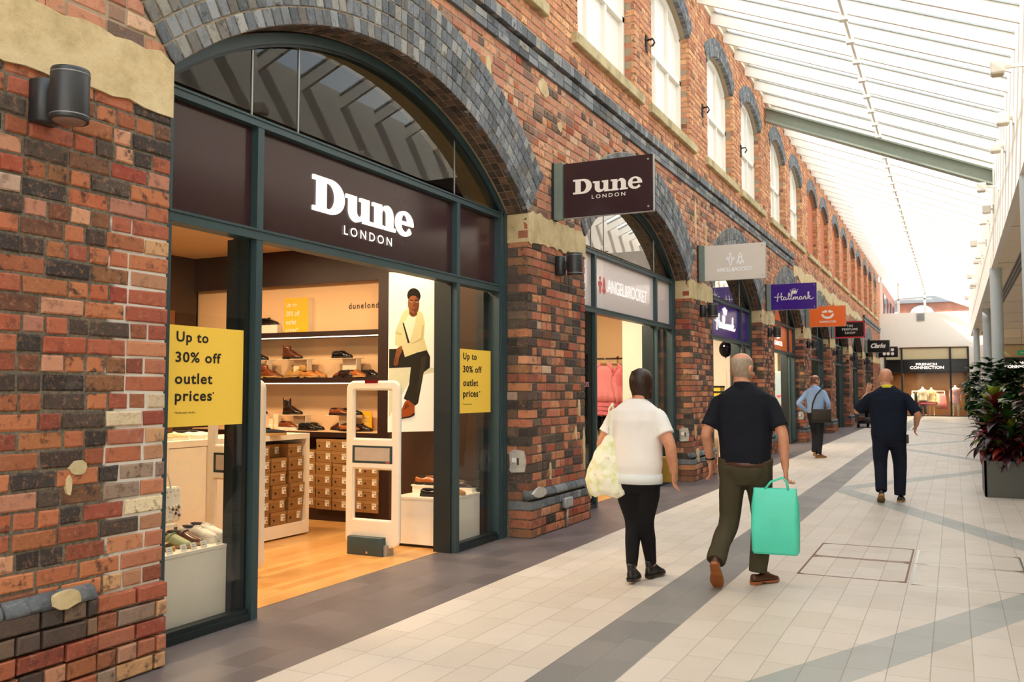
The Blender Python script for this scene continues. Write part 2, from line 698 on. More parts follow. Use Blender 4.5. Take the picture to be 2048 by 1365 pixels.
M['roof_glass'] = glass('roof_glass', (0.93, 0.96, 0.97), 0.6)


def wood_mat(name, a, c, w=0.09, along='Y', rough=0.28):
    b = NB(name)
    tc = b.n('ShaderNodeTexCoord')
    sx = b.n('ShaderNodeSeparateXYZ')
    b.l(tc.outputs['Object'], sx.inputs[0])
    u, v = (sx.outputs['Y'], sx.outputs['X']) if along == 'Y' else (sx.outputs['X'], sx.outputs['Y'])
    row = b.math('FLOOR', b.math('DIVIDE', v, w))
    wn = b.n('ShaderNodeTexWhiteNoise', noise_dimensions='1D')
    b.l(row, wn.inputs['W'])
    uu = b.math('FLOOR', b.math('MULTIPLY_ADD', u, 0.9, b.math('MULTIPLY', wn.outputs[0], 5.0)))
    cb = b.n('ShaderNodeCombineXYZ')
    b.l(row, cb.inputs[0])
    b.l(uu, cb.inputs[1])
    wn2 = b.n('ShaderNodeTexWhiteNoise', noise_dimensions='2D')
    b.l(cb.outputs[0], wn2.inputs['Vector'])
    mp = b.n('ShaderNodeMapping')
    b.l(tc.outputs['Object'], mp.inputs[0])
    mp.inputs['Scale'].default_value = (14, 1.2, 14) if along == 'Y' else (1.2, 14, 14)
    n = b.noise(1.5, 4, 0.6, vec=mp.outputs[0])
    k = b.math('MULTIPLY_ADD', n.outputs['Fac'], 0.5, b.math('MULTIPLY', wn2.outputs[0], 0.55))
    col = b.ramp(k, [(0.15, srgb(a)), (0.85, srgb(c))])
    fr = b.math('FRACT', b.math('DIVIDE', v, w))
    e = b.math('MINIMUM', fr, b.math('SUBTRACT', 1.0, fr))
    col = b.mix(b.math('MULTIPLY', b.math('SUBTRACT', 1.0, b.step(e, 0.0, 0.03)), 0.5), col, srgb('#6a4020'))
    return b.bsdf(col, rough, spec=0.5)


M['shop_floor'] = wood_mat('beech_strip_floor', '#c98d4a', '#e0ad69')
M['wood_orange'] = wood_mat('warm_timber_panel', '#7a4a1c', '#b47730', 0.3, 'X', 0.5)


def paving_mat():
    b = NB('stone_paving')
    tc = b.n('ShaderNodeTexCoord')
    sx = b.n('ShaderNodeSeparateXYZ')
    b.l(tc.outputs['Object'], sx.inputs[0])
    X, Y = sx.outputs['X'], sx.outputs['Y']
    # running rows along the mall, 0.2 m wide
    w = 0.2055
    rx = b.math('DIVIDE', b.math('ADD', X, 3.23), w)
    row = b.math('FLOOR', rx)
    wn = b.n('ShaderNodeTexWhiteNoise', noise_dimensions='1D')
    b.l(row, wn.inputs['W'])
    L = b.math('MULTIPLY_ADD', wn.outputs[0], 0.16, 0.36)
    uy = b.math('ADD', b.math('DIVIDE', Y, L), b.math('MULTIPLY', wn.outputs[0], 13.0))
    cell = b.math('FLOOR', uy)
    fx = b.math('FRACT', rx)
    fy = b.math('FRACT', uy)
    ex = b.math('MULTIPLY', b.math('MINIMUM', fx, b.math('SUBTRACT', 1.0, fx)), w)
    ey = b.math('MULTIPLY', b.math('MINIMUM', fy, b.math('SUBTRACT', 1.0, fy)), L)
    e = b.math('MINIMUM', ex, ey)
    cb = b.n('ShaderNodeCombineXYZ')
    b.l(row, cb.inputs[0])
    b.l(cell, cb.inputs[1])
    wn2 = b.n('ShaderNodeTexWhiteNoise', noise_dimensions='2D')
    b.l(cb.outputs[0], wn2.inputs['Vector'])
    g = b.noise(140, 2, 0.7)
    g2 = b.noise(2.2, 4, 0.6)
    light = b.ramp(wn2.outputs[0], [(0.0, srgb('#c8beb2')), (0.5, srgb('#cdc4b9')), (1.0, srgb('#d2c9bf'))])
    grey = b.ramp(wn2.outputs[0], [(0.0, srgb('#7a7978')), (1.0, srgb('#868583'))])
    pale = b.ramp(wn2.outputs[0], [(0.0, srgb('#9b9e9a')), (1.0, srgb('#a8aaa6'))])
    dark = b.ramp(wn2.outputs[0], [(0.0, srgb('#5f585a')), (1.0, srgb('#6e6668'))])
    # long grey band beside the shop walk
    m1 = b.math('MULTIPLY', b.math('GREATER_THAN', X, -2.0), b.math('LESS_THAN', X, -1.589))
    # zig-zag band over the middle of the mall
    ping = b.n('ShaderNodeMath', operation='PINGPONG')
    b.l(b.math('ADD', Y, -3.05 + 11.36 * 4), ping.inputs[0])
    ping.inputs[1].default_value = 5.68
    xc = b.math('MULTIPLY_ADD', ping.outputs[0], 1 / 2.07, -1.6)
    m2 = b.math('MULTIPLY', b.math('LESS_THAN', b.math('ABSOLUTE', b.math('SUBTRACT', X, xc)), 0.185), b.math('GREATER_THAN', X, -1.6))
    # second zig-zag mirrored, further along
    m3 = b.math('LESS_THAN', X, -3.228)
    col = b.mix(m2, light, pale)
    col = b.mix(m1, col, grey)
    col = b.mix(m3, col, dark)
    col = b.mix(0.10, col, b.ramp(g.outputs['Fac'], [(0.35, (0, 0, 0)), (0.65, (1, 1, 1))]), 'OVERLAY')
    col = b.mix(b.math('MULTIPLY', b.step(g2.outputs['Fac'], 0.5, 0.8), 0.12), col, srgb('#7d7468'))
    jm = b.math('SUBTRACT', 1.0, b.step(e, 0.0016, 0.0036))
    col = b.mix(b.math('MULTIPLY', jm, 0.5), col, srgb('#6d675f'))
    h = b.math('MULTIPLY_ADD', jm, -1.0, b.math('MULTIPLY', g.outputs['Fac'], 0.25))
    ro = b.math('MULTIPLY_ADD', g2.outputs['Fac'], 0.25, 0.34)
    ro = b.math('MULTIPLY_ADD', m3, -0.08, ro)
    return b.bsdf(col, ro, spec=0.45, bump=h, dist=0.0015, strength=0.5)


M['paving'] = paving_mat()

# ------------------------------------------------------------------ the brick range on the left
XW = -3.87            # brick face
XF = -4.10            # shopfront face
PER, C0, HALF = 6.22, 5.90, 2.32
NB_BAYS = 8
SPR, CROWN = 3.30, 4.16
RI = (HALF ** 2 + (CROWN - SPR) ** 2) / (2 * (CROWN - SPR))
ZC = CROWN - RI
RT = 0.60
RO = RI + RT
YEND = 57.2
CH, JT = 0.092, 0.0145


def bayc(k):
    return C0 + PER * k


def brick(mb, a0, a1, z0, z1, p, face='x+', back=0.05, fine=True, mi=0):
    """one brick with worn arrises; runs a0..a1, face plane p"""
    j = R.uniform
    pr = j(-0.006, 0.004)
    if fine:
        q = 0.007
        e = 0.0032
        pts = []
        for d, ins in ((-back, 0.0), (pr - 0.006, 0.0), (pr, q)):
            for (sa, sz) in ((0, 0), (1, 0), (1, 1), (0, 1)):
                aa = (a1 - ins if sa else a0 + ins) + j(-e, e)
                zz = (z1 - ins if sz else z0 + ins) + j(-e, e)
                pts.append((d, aa, zz))
        fs = [(8, 9, 10, 11)]
        for r in (0, 4):
            for k in range(4):
                fs.append((r + k, r + (k + 1) % 4, r + 4 + (k + 1) % 4, r + 4 + k))
    else:
        pts = [(d, aa, zz) for d in (-back, pr) for aa, zz in ((a0, z0), (a1, z0), (a1, z1), (a0, z1))]
        fs = [(4, 5, 6, 7)] + [(k, (k + 1) % 4, 4 + (k + 1) % 4, 4 + k) for k in range(4)]
    if face == 'x+':
        v = [(p + d, aa, zz) for d, aa, zz in pts]
    else:                                  # 'y-'
        v = [(aa, p - d, zz) for d, aa, zz in pts]
    mb.add(v, fs, mi, False)


def lay(mb, i, a0, a1, p, face='x+', fine=True, mi=0, alt=0, skip=0.0):
    """one course of bricks"""
    z0, z1 = i * CH + JT / 2, (i + 1) * CH - JT / 2
    hdr = (i + alt) % 2
    y = a0
    if hdr and R.random() < 0.5:
        y0 = y
    while y < a1 - 0.03:
        big = R.random() < (0.22 if hdr else 0.82)
        L = (0.226 if big else 0.108) + R.uniform(-0.006, 0.006)
        e = min(y + L, a1)
        if a1 - e < 0.05:
            e = a1
        if R.random() >= skip:
            m = mi(y, i) if callable(mi) else mi
            brick(mb, y, e, z0, z1, p, face, fine=fine, mi=m)
        y = e + JT


def arch_cut(z, half, spring, zc, ri, ro):
    """half width of opening plus arch ring at height z (0 if above)"""
    ex = half * ro / ri
    ez = zc + (spring - zc) * ro / ri
    if z < spring:
        return half
    if z < ez:
        return half + (ex - half) * (z - spring) / (ez - spring)
    if z < zc + ro:
        return math.sqrt(max(0, ro * ro - (z - zc) ** 2))
    return 0.0


wall = thing('wall_left', None, None, (XW, 0, 0), kind='structure')
Y0 = -1.0
ROW_SP = 33           # first course above the imposts
ROW_UP = 57           # first course above the string courses (z = 5.24)

# piers
piers = [(Y0, C0 - HALF - 0.01)] + [(bayc(k) + HALF, bayc(k + 1) - HALF) for k in range(NB_BAYS - 1)] + [(bayc(NB_BAYS - 1) + HALF, YEND)]
for k, (a, b) in enumerate(piers):
    core = MB()
    core.box(-4.6, XW - 0.010, a + 0.009, b - 0.009, 0, SPR)
    mb = MB()
    fine = k < 3
    rep = lambda y, i: (1 if (y > 3.2 + 0.05 * math.sin(i * 1.7) + (i - 12) * 0.006 and i < 25) else 0)
    top = 34
    for i in range(0, top):
        zc_ = (i + 0.5) * CH
        p = XW
        if zc_ < 0.37 and k > 0:
            continue
        if zc_ < 0.46 and k == 0:
            # near pier: plinth courses stand proud left of the rebuilt quoin
            lay(mb, i, max(a, 1.5), 3.13, XW + 0.05, fine=True, mi=(2 if i in (3, 4) else 0))
            lay(mb, i, 3.14, b, XW + 0.045, fine=True, mi=1)
            continue
        if k == 0:
            lay(mb, i, max(a, 1.5), b, p, fine=True, mi=rep)
        else:
            # corner brick shows on both faces
            L = 0.226 if i % 2 else 0.108
            z0, z1 = i * CH + JT / 2, (i + 1) * CH - JT / 2
            cm = 2 if R.random() < 0.3 else 0
            d = 0.108 if i % 2 else 0.226
            mb.box(XW - d, XW + R.uniform(-.002, .002), a + R.uniform(-.002, .002), a + L, z0, z1, cm)
            if d < 0.2:
                mb.box(XW - 0.235, XW - d - JT, a + R.uniform(-.002, .002), a + 0.1, z0, z1, 2 if R.random() < 0.3 else 0)
            lay(mb, i, a + L + JT, b, p, fine=fine, mi=lambda y, i: (2 if R.random() < 0.12 else 0))
    core.build('mortar_core', M['mortar'], wall, True)
    mb.build('brickwork', [M['brick_near' if k == 0 else 'brick_pier'], M['brick_repair'], M['brick_dark']], wall, True)
    if k > 0:
        # moulded plinth: two courses of brick, a band of blue brick and a rounded cap
        pl = MB()
        co = MB()
        co.box(-4.3, XW + 0.035, a - 0.01, b + 0.03, 0, 0.35)
        for i in range(0, 4):
            z0, z1 = i * CH + JT / 2, (i + 1) * CH - JT / 2
            pl.box(XW - 0.20, XW + 0.05, a - 0.02, a + (0.226 if i % 2 else 0.108), z0, z1, 1 if i == 3 else 0)
            lay(pl, i, a + (0.237 if i % 2 else 0.119), b + 0.04, XW + 0.05, fine=fine, mi=1 if i == 3 else 0)
        co.build('mortar_core', M['mortar'], wall, True)
        pl.build('plinth', [M['brick_pier'], M['brick_blue']], wall, True)
        cp = MB()
        y = a - 0.02
        while y < b + 0.03:
            e = min(y + 0.3 + R.uniform(-.05, .05), b + 0.04)
            prof = [(XW - 0.05, 0.37)] + [(XW - 0.02 + 0.07 * math.cos(t), 0.39 + 0.08 * math.sin(t)) for t in [PI / 2 * q / 6 for q in range(7)]] + [(XW - 0.05, 0.47)]
            rings = [[(px_, yy, pz_) for px_, pz_ in prof] for yy in (y, e - 0.006)]
            cp.loft(rings)
            y = e
        cp.build('plinth_cap', M['brick_blue'], wall, True)
    # rendered impost block with a ragged edge
    im = MB()
    lo, hi = [], []
    n = 26
    aa = a if k else 1.0
    for q in range(n + 1):
        y = aa + (b - aa) * q / n
        t = q / n
        lo.append((y, 3.0 + (0.05 * t if k else 0.0) + R.uniform(-.022, .022)))
        mid = min(y - a, b - y) if k else b - y
        hi.append((y, SPR - .005 + min(0.035, max(0, mid * 0.3)) + (R.uniform(-.022, .022) if 0 < q < n else 0)))
    im.prism(lo + hi[::-1], 'x', XW - 0.25, XW + 0.012)
    im.build('impost', M['stone'], wall, True)

# rounded blue cap of the near pier's plinth
cp = MB()
for (y, e) in ((1.5, 1.9), (1.9, 2.32), (2.33, 2.64), (2.65, 2.93), (2.935, 3.13)):
    prof = [(XW - 0.05, 0.44)] + [(XW - 0.02 + 0.07 * math.cos(t), 0.455 + 0.075 * math.sin(t)) for t in [PI / 2 * q / 6 for q in range(7)]] + [(XW - 0.05, 0.53)]
    cp.loft([[(px_, yy, pz_) for px_, pz_ in prof] for yy in (y, e - 0.006)])
cp.build('plinth_cap', M['brick_blue'], wall, True)

# spandrels with arch openings, one object per bay
for k in range(-1, NB_BAYS + 1):
    y0, y1 = max(Y0, bayc(k) - PER / 2), min(YEND, bayc(k) + PER / 2)
    if y1 <= y0:
        continue
    mb, mo = MB(), MB()
    op = 0 <= k < NB_BAYS
    for i in range(ROW_SP + 1, ROW_UP):
        z = (i + 0.5) * CH
        h = arch_cut(z, HALF, SPR, ZC, RI, RO) if op else 0
        iv = [(y0, y1)] if h <= 0.02 else [(y0, bayc(k) - h), (bayc(k) + h, y1)]
        for (s, e) in iv:
            if e - s > 0.03:
                lay(mb, i, s, e, XW, fine=k < 3)
                g_ = .06 if h and z > SPR + .04 else 0
                ga, gb = (g_ if s > y0 else 0), (g_ if e < y1 else 0)
                mo.quad((XW - .010, s - ga, i * CH), (XW - .010, e + gb, i * CH), (XW - .010, e + gb, (i + 1) * CH), (XW - .010, s - ga, (i + 1) * CH))
    mb.build('brickwork', M['brick_spandrel'], wall, True)
    mo.build('mortar_core', M['mortar'], wall, True)
    if not op:
        continue
    # blue brick arch of five rings
    ring, base = MB(), MB()
    ha = math.asin(HALF / RI)
    fine = k < 3
    nr = 5
    for r in range(nr):
        ra = RI + RT * r / nr
        rb = RI + RT * (r + 1) / nr - 0.010
        N = int(2 * ha * ra / 0.088)
        off = (r % 2) * 0.5
        for q in range(N):
            t0 = -ha + 2 * ha * (q + 0.0) / N
            t1 = -ha + 2 * ha * (q + 1) / N - 0.010 / ra
            j = lambda s=0.002: R.uniform(-s, s)
            pr = R.uniform(-0.002, 0.004)
            cs = []
            for d, ins in (((-0.05, 0), (pr - 0.005, 0), (pr, 0.005)) if fine else ((-0.05, 0), (pr, 0))):
                for (rr, tt) in ((ra + ins, t0 + ins / ra), (ra + ins, t1 - ins / ra), (rb - ins, t1 - ins / ra), (rb - ins, t0 + ins / ra)):
                    rr += j()
                    cs.append((XW + 0.012 + d, bayc(k) + rr * math.sin(tt), ZC + rr * math.cos(tt)))
            L = 2 if fine else 1
            fs = [tuple(4 * L + x for x in (3, 2, 1, 0))]
            for lv in range(L):
                for x in range(4):
                    fs.append((4 * lv + (x + 1) % 4, 4 * lv + x, 4 * lv + 4 + x, 4 * lv + 4 + (x + 1) % 4))
            ring.add(cs, fs, 0, False)
    n = 40
    rr = []
    for q in range(n + 1):
        t = -ha + 2 * ha * q / n
        s, c = math.sin(t), math.cos(t)
        rr.append([(x, bayc(k) + r_ * s, ZC + r_ * c) for x, r_ in ((XW + 0.002, RI + 0.004), (XW + 0.002, RO), (-4.5, RO), (-4.5, RI + 0.004))])
    base.loft(rr, smooth=False)
    ring.build('arch_ring', M['brick_blue'], wall, True)
    base.build('mortar_core', M['mortar'], wall, True)
    # darker soffit bricks
    so = MB()
    for col_ in range(3):
        x1 = XW + 0.010 - col_ * 0.079
        N = 52
        for q in range(N):
            t0 = -ha + 2 * ha * q / N
            t1 = -ha + 2 * ha * (q + 1) / N - 0.0025
            r_ = RI + R.uniform(-.003, .002)
            v = [(x, bayc(k) + r2 * math.sin(t), ZC + r2 * math.cos(t)) for r2 in (r_, r_ + 0.03) for x, t in ((x1, t0), (x1, t1), (x1 - 0.07, t1), (x1 - 0.07, t0))]
            so.add(v, [(0, 1, 2, 3), (4, 7, 6, 5), (0, 4, 5, 1), (1, 5, 6, 2), (2, 6, 7, 3), (3, 7, 4, 0)], 0, False)
    so.build('arch_soffit', M['brick_dark'], wall, True)

# string courses of blue brick, broken away in the middle of the range
for (s, e) in ((Y0, 25.2), (46.5, YEND)):
    for z0, z1, pr in ((4.87, 5.025, 0.03), (5.055, 5.17, 0.06)):
        mb = MB()
        y = s
        while y < e:
            L = 0.115 if z0 > 5 else 0.23
            if R.random() > 0.02:
                rows = 2 if z0 < 5 else 1
                for q in range(rows):
                    za = z0 + (z1 - z0) * q / rows
                    zb = z0 + (z1 - z0) * (q + 1) / rows
                    mb.box(XW - 0.05, XW + pr + R.uniform(-.003, .003), y, min(e, y + L - 0.008), za + 0.004, zb - 0.004)
            y += L
        mb.box(XW - 0.05, XW + pr - 0.008, s, e, z0 + .006, z1 - .006)
        mb.build('string_course', M['brick_blue'], wall, True)
# scar of pale render where the string course is lost
sc = MB()
y = 25.3
lo, hi = [], []
while y < 46:
    lo.append((y, 4.62 + R.uniform(-.12, .12)))
    hi.append((y, 5.0 + R.uniform(-.1, .08)))
    y += 0.7
sc.prism(lo + hi[::-1], 'x', XW - 0.02, XW + 0.012)
sc.build('render_scar', M['stone'], wall, True)
# small patches of old render on the near bays
for (yc, zc_, ry, rz_) in ((8.62, 4.72, 0.13, 0.10), (7.35, 4.55, 0.05, 0.1), (9.05, 4.42, 0.06, 0.06), (10.9, 4.35, 0.1, 0.05), (14.9, 4.4, 0.06, 0.35), (15.6, 4.2, 0.05, 0.25)):
    pts = [(yc + ry * math.cos(t) * R.uniform(.7, 1.2), zc_ + rz_ * math.sin(t) * R.uniform(.7, 1.2)) for t in [2 * PI * q / 14 for q in range(14)]]
    mb = MB()
    mb.prism(pts, 'x', XW - 0.02, XW + 0.009)
    mb.build('render_patch', M['stone'], wall, True)
# drips of mortar and putty on the second pier, patches on the near one
for (yc, zc_, ry, rz_, mm, xp) in ((8.78, 0.62, 0.022, 0.10, 'stone', 0), (9.6, 1.28, 0.03, 0.1, 'stone', 0), (9.5, 1.0, 0.03, 0.09, 'stone', 0), (9.74, 0.8, 0.035, 0.28, 'stone', 0), (9.81, 0.36, 0.06, 0.16, 'stone', 0.05),
                              (8.4, 0.44, 0.17, 0.055, 'putty', 0.055), (2.95, 0.49, 0.08, 0.05, 'stone', 0.055), (2.6, 0.62, 0.02, 0.06, 'stone', 0), (3.03, 1.1, 0.05, 0.04, 'sill', 0), (2.98, 1.02, 0.02, 0.05, 'stone', 0), (14.75, 0.8, 0.05, 0.12, 'stone', 0), (14.72, 0.42, 0.08, 0.14, 'stone', 0.05)):
    pts = [(yc + ry * math.cos(t) * R.uniform(.75, 1.15), zc_ + rz_ * math.sin(t) * R.uniform(.75, 1.15)) for t in [2 * PI * q / 12 for q in range(12)]]
    mb = MB()
    mb.prism(pts, 'x', XW + xp - 0.02, XW + xp + 0.008)
    mb.build('mortar_patch', M[mm], wall, True)

# upper storey with arched windows
WH, WS, WCR, WB, HT = 1.05, 7.42, 7.80, 5.64, 0.33
WR = (WH ** 2 + (WCR - WS) ** 2) / (2 * (WCR - WS))
WZ = WCR - WR
wins = []
for k in range(-1, NB_BAYS + 1):
    for s in (-1.45, 1.45):
        yc = bayc(k) + s
        if 0 < yc < YEND - 1.2:
            wins.append((yc, 'blank' if 28 < yc < 53 else 'white'))
seg = [Y0] + [(wins[i][0] + wins[i + 1][0]) / 2 for i in range(len(wins) - 1)] + [YEND]
ZT = 8.36
for (yc, typ), y0, y1 in zip(wins, seg[:-1], seg[1:]):
    mb, mo = MB(), MB()
    for i in range(ROW_UP, int(ZT / CH) + 1):
        z = (i + 0.5) * CH
        h = arch_cut(z, WH, WS, WZ, WR, WR + HT) if z > WB else 0
        iv = [(y0, y1)] if h <= 0.02 else [(y0, yc - h), (yc + h, y1)]
        for (s, e) in iv:
            if e - s > 0.03:
                if 2 < s < 45 or e > 2:
                    lay(mb, i, s, e, XW, fine=yc < 18)
                g0, g1 = (.05 if h and z > WS and s > y0 else 0), (.05 if h and z > WS and e < y1 else 0)
                mo.quad((XW - .010, s - g0, i * CH), (XW - .010, e + g1, i * CH), (XW - .010, e + g1, (i + 1) * CH), (XW - .010, s - g0, (i + 1) * CH))
    # window reveals
    d = 0.17
    mo.box(XW - d - .1, XW - .010, yc - WH - .05, yc - WH, WB, WS)
    mo.box(XW - d - .1, XW - .010, yc + WH + 0.008, yc + WH + .06, WB, WS)
    for i in range(int(WB / CH) + 1, int(WS / CH) + 1):
        brick(mb, XW - d, XW - 0.004, i * CH + JT / 2, (i + 1) * CH - JT / 2, yc + WH + 0.004, 'y-', back=0.03, fine=False)
    mb.build('brickwork', M['brick_upper'], wall, True)
    mo.build('mortar_core', M['mortar'], wall, True)
    # segmental hood of blue brick
    ho, hb = MB(), MB()
    ha = math.asin(WH / WR)
    for r in range(3):
        ra, rb = WR + HT * r / 3, WR + HT * (r + 1) / 3 - .010
        N = int(2 * ha * ra / 0.088)
        for q in range(N):
            t0 = -ha + 2 * ha * q / N
            t1 = -ha + 2 * ha * (q + 1) / N - 0.010 / ra
            v = [(XW + 0.012 + dd, yc + rr_ * math.sin(tt), WZ + rr_ * math.cos(tt)) for dd in (-0.08, 0.0) for rr_, tt in ((ra, t0), (ra, t1), (rb, t1), (rb, t0))]
            ho.add(v, [(7, 6, 5, 4), (1, 0, 4, 5), (2, 1, 5, 6), (3, 2, 6, 7), (0, 3, 7, 4)], 0, False)
    rr = []
    for q in range(17):
        t = -ha + 2 * ha * q / 16
        rr.append([(x, yc + r_ * math.sin(t), WZ + r_ * math.cos(t)) for x, r_ in ((XW + .002, WR + .002), (XW + .002, WR + HT), (XW - .3, WR + HT), (XW - .3, WR + .002))])
    hb.loft(rr, smooth=False)
    ho.build('window_hood', M['brick_blue'], wall, True)
    hb.build('mortar_core', M['mortar'], wall, True)
    # stone sill
    sl = MB()
    sl.rbox(XW - 0.15, XW + 0.07, yc - WH - 0.20, yc + WH + 0.24, 5.50, WB, 0.008, 1)
    sl.build('window_sill', M['sill'], wall, True)
M['blank_brick'] = plain('blind_window_brick', '#bb6a42', 0.9, var=0.15, scale=30)


def arch_pts(yc, half, spring, zc, r, z0, n=14):
    a = math.asin(min(1, half / r))
    return [(yc - half, z0), (yc + half, z0)] + [(yc + r * math.sin(t), zc + r * math.cos(t)) for t in [a - 2 * a * q / n for q in range(n + 1)]]


for n_, (yc, typ) in enumerate(wins):
    if typ == 'blank':
        mb = MB()
        mb.prism(arch_pts(yc, WH, WS, WZ, WR, WB), 'x', XW - 0.22, XW - 0.14)
        mb.build('blind_panel', M['blank_brick'], wall, True)
        continue
    w = thing('window_%d' % (n_ + 1), None, None, (XW - 0.19, yc, WB), kind='structure')
    mb = MB()
    mb.prism(arch_pts(yc, WH, WS, WZ, WR, WB), 'x', XW - 0.24, XW - 0.215)
    mb.build('blind', M['white'], w, True)
    fr = MB()
    X0, X1 = XW - 0.215, XW - 0.150
    fr.box(X0, X1, yc - WH, yc - WH + 0.07, WB, WS)
    fr.box(X0, X1, yc + WH - 0.07, yc + WH, WB, WS)
    fr.box(X0, X1, yc - WH, yc + WH, WB, WB + 0.08)
    fr.box(X0, X1, yc - WH, yc + WH, 6.62, 6.70)
    fr.box(X0, X1 - 0.01, yc - 0.36, yc - 0.31, WB, 7.72)
    fr.box(X0, X1 - 0.01, yc + 0.31, yc + 0.36, WB, 7.72)
    a_ = math.asin(WH / WR)
    rr = []
    for q in range(15):
        t = -a_ + 2 * a_ * q / 14
        rr.append([(x, yc + r_ * math.sin(t), WZ + r_ * math.cos(t)) for x, r_ in ((X0, WR - .08), (X1, WR - .08), (X1, WR), (X0, WR))])
    fr.loft(rr, smooth=False)
    fr.build('sash_frame', M['white'], w, True)

# gutter and wall head
gt = MB()
gt.box(XW - 0.3, XW + 0.04, Y0, YEND, ZT - 0.02, ZT + 0.06)
gt.box(XW - 0.1, XW + 0.13, Y0, YEND, ZT + 0.06, ZT + 0.15)
gt.build('trim_1', M['cream'], None, kind='structure')
# solid body behind the upper storey
bk = MB()
bk.box(-4.75, -4.55, Y0, YEND, 4.4, ZT)
bk.box(-4.75, XW - 0.02, Y0 - 0.2, Y0, 0, ZT)
bk.build('rear_wall', M['mortar'], wall, True)

# ------------------------------------------------------------------ floor
fl = MB()
fl.quad((-4.285, -30, 0), (9, -30, 0), (9, 62, 0), (-4.285, 62, 0))
fl.build('floor', M['paving'], None, kind='structure')

# ------------------------------------------------------------------ glazed roof
def roofz(x):
    return 8.42 - 0.42 * (x - XW)


XR = 0.90
roof = thing('ceiling', None, None, (XW, 0, 8.4), kind='structure')
gl = MB()
gl.quad((XW - .1, -4, roofz(XW - .1) + .05), (XR, -4, roofz(XR) + .05), (XR, YEND, roofz(XR) + .05), (XW - .1, YEND, roofz(XW - .1) + .05))
gl.build('roof_glazing', M['roof_glass'], roof, True)
n = 0
for q in range(-4, 58):
    y = q + 0.10
    mb = MB()
    pts = [(XW + .02, roofz(XW + .02) + .03), (XW + .02, roofz(XW + .02) - .19), (XR - .02, roofz(XR - .02) - .19), (XR - .02, roofz(XR - .02) + .03)]
    mb.prism(pts, 'y', y - .03, y + .03)
    top = [(p[0], p[1] + (.05 if i in (0, 3) else .215)) for i, p in enumerate(pts)]
    mb.prism([(pts[0][0], pts[0][1] + .03), (pts[0][0], pts[0][1]), (pts[3][0], pts[3][1]), (pts[3][0], pts[3][1] + .03)], 'y', y - .055, y + .055, 1)  # grey edge strip stands in for the shadow line along the glazing
    mb.build('rafter', [M['white'], M['galv']], roof, True)
pr = MB()
pr.box(-1.38, -1.34, -4, YEND, roofz(-1.36) - .23, roofz(-1.36) - .17)
for q in range(-4, 57):
    pr.box(-1.42, -1.30, q + .04, q + .16, roofz(-1.36) - .30, roofz(-1.36) - .10)
pr.build('purlin', M['white'], roof, True)
# deep steel beam across the roof
bm_ = MB()
for (dz0, dz1, hw) in ((-.22, -.26, .13), (-.26, -.52, .012), (-.52, -.56, .13)):
    bm_.prism([(XW + .02, roofz(XW) + dz0), (XW + .02, roofz(XW) + dz1), (XR - .05, roofz(XR) + dz1), (XR - .05, roofz(XR) + dz0)], 'y', 21.5 - hw, 21.5 + hw)
bm_.build('steel_beam', M['steel_green'], roof, True)
for y in (34.0, 42.5, 51.0):
    for dy in (-.18, .22):
        st = MB()
        st.tube([(XW + .05, y + dy, ZT + .1), (XW + .80, y + dy * .4 + .1, 9.15)], 0.035, 8)
        st.build('roof_strut', M['white'], roof, True)

# ------------------------------------------------------------------ right side: fascia, canopy, far wall
ZCAN = 4.45
rt = MB()
rt.box(0.88, 1.0, -4, 54.4, ZCAN - .02, roofz(XR) + .1)
rt.box(0.885, 0.99, 54.4, YEND, 6.0, roofz(XR) + .1)
rt.build('wall_right_fascia', M['white'], None, kind='structure')
cn = MB()
cn.box(0.90, 7.0, -4, 54.4, ZCAN, ZCAN + .15)
cn.box(1.75, 7.0, 54.4, YEND + .1, ZCAN, ZCAN + .15)  # added length of canopy that shades the top of the end wall
cn.build('ceiling_canopy', M['cream'], None, kind='structure')
cj = MB()
for y in (8.2, 13.2, 18.4, 23.6, 28.8, 34, 39, 44, 49):
    cj.box(0.95, 6.9, y - .012, y + .012, ZCAN - .004, ZCAN + .01)
cj.build('trim_2', M['black'], None, kind='structure')
wr = MB()
wr.box(7.0, 7.2, -4, 60, 0, ZCAN + .1)
wr.box(6.97, 7.0, -4, 54, 2.5, 3.2, 1)
for y in range(-3, 54, 3):
    wr.box(6.95, 7.0, y, y + .12, 0, 2.5, 1)
wr.build('wall_right', [M['cream'], M['frame_dark']], None, kind='structure')
bl = MB()
bl.box(-4.75, 7.2, -30.2, -30.0, 0, 4.2)
bl.box(-4.75, -3.9, -30, -1.2, 0, 8.3)
bl.box(7.0, 7.2, -30, -4.1, 0, 4.5)
bl.build('wall_back', M['cream'], None, kind='structure')
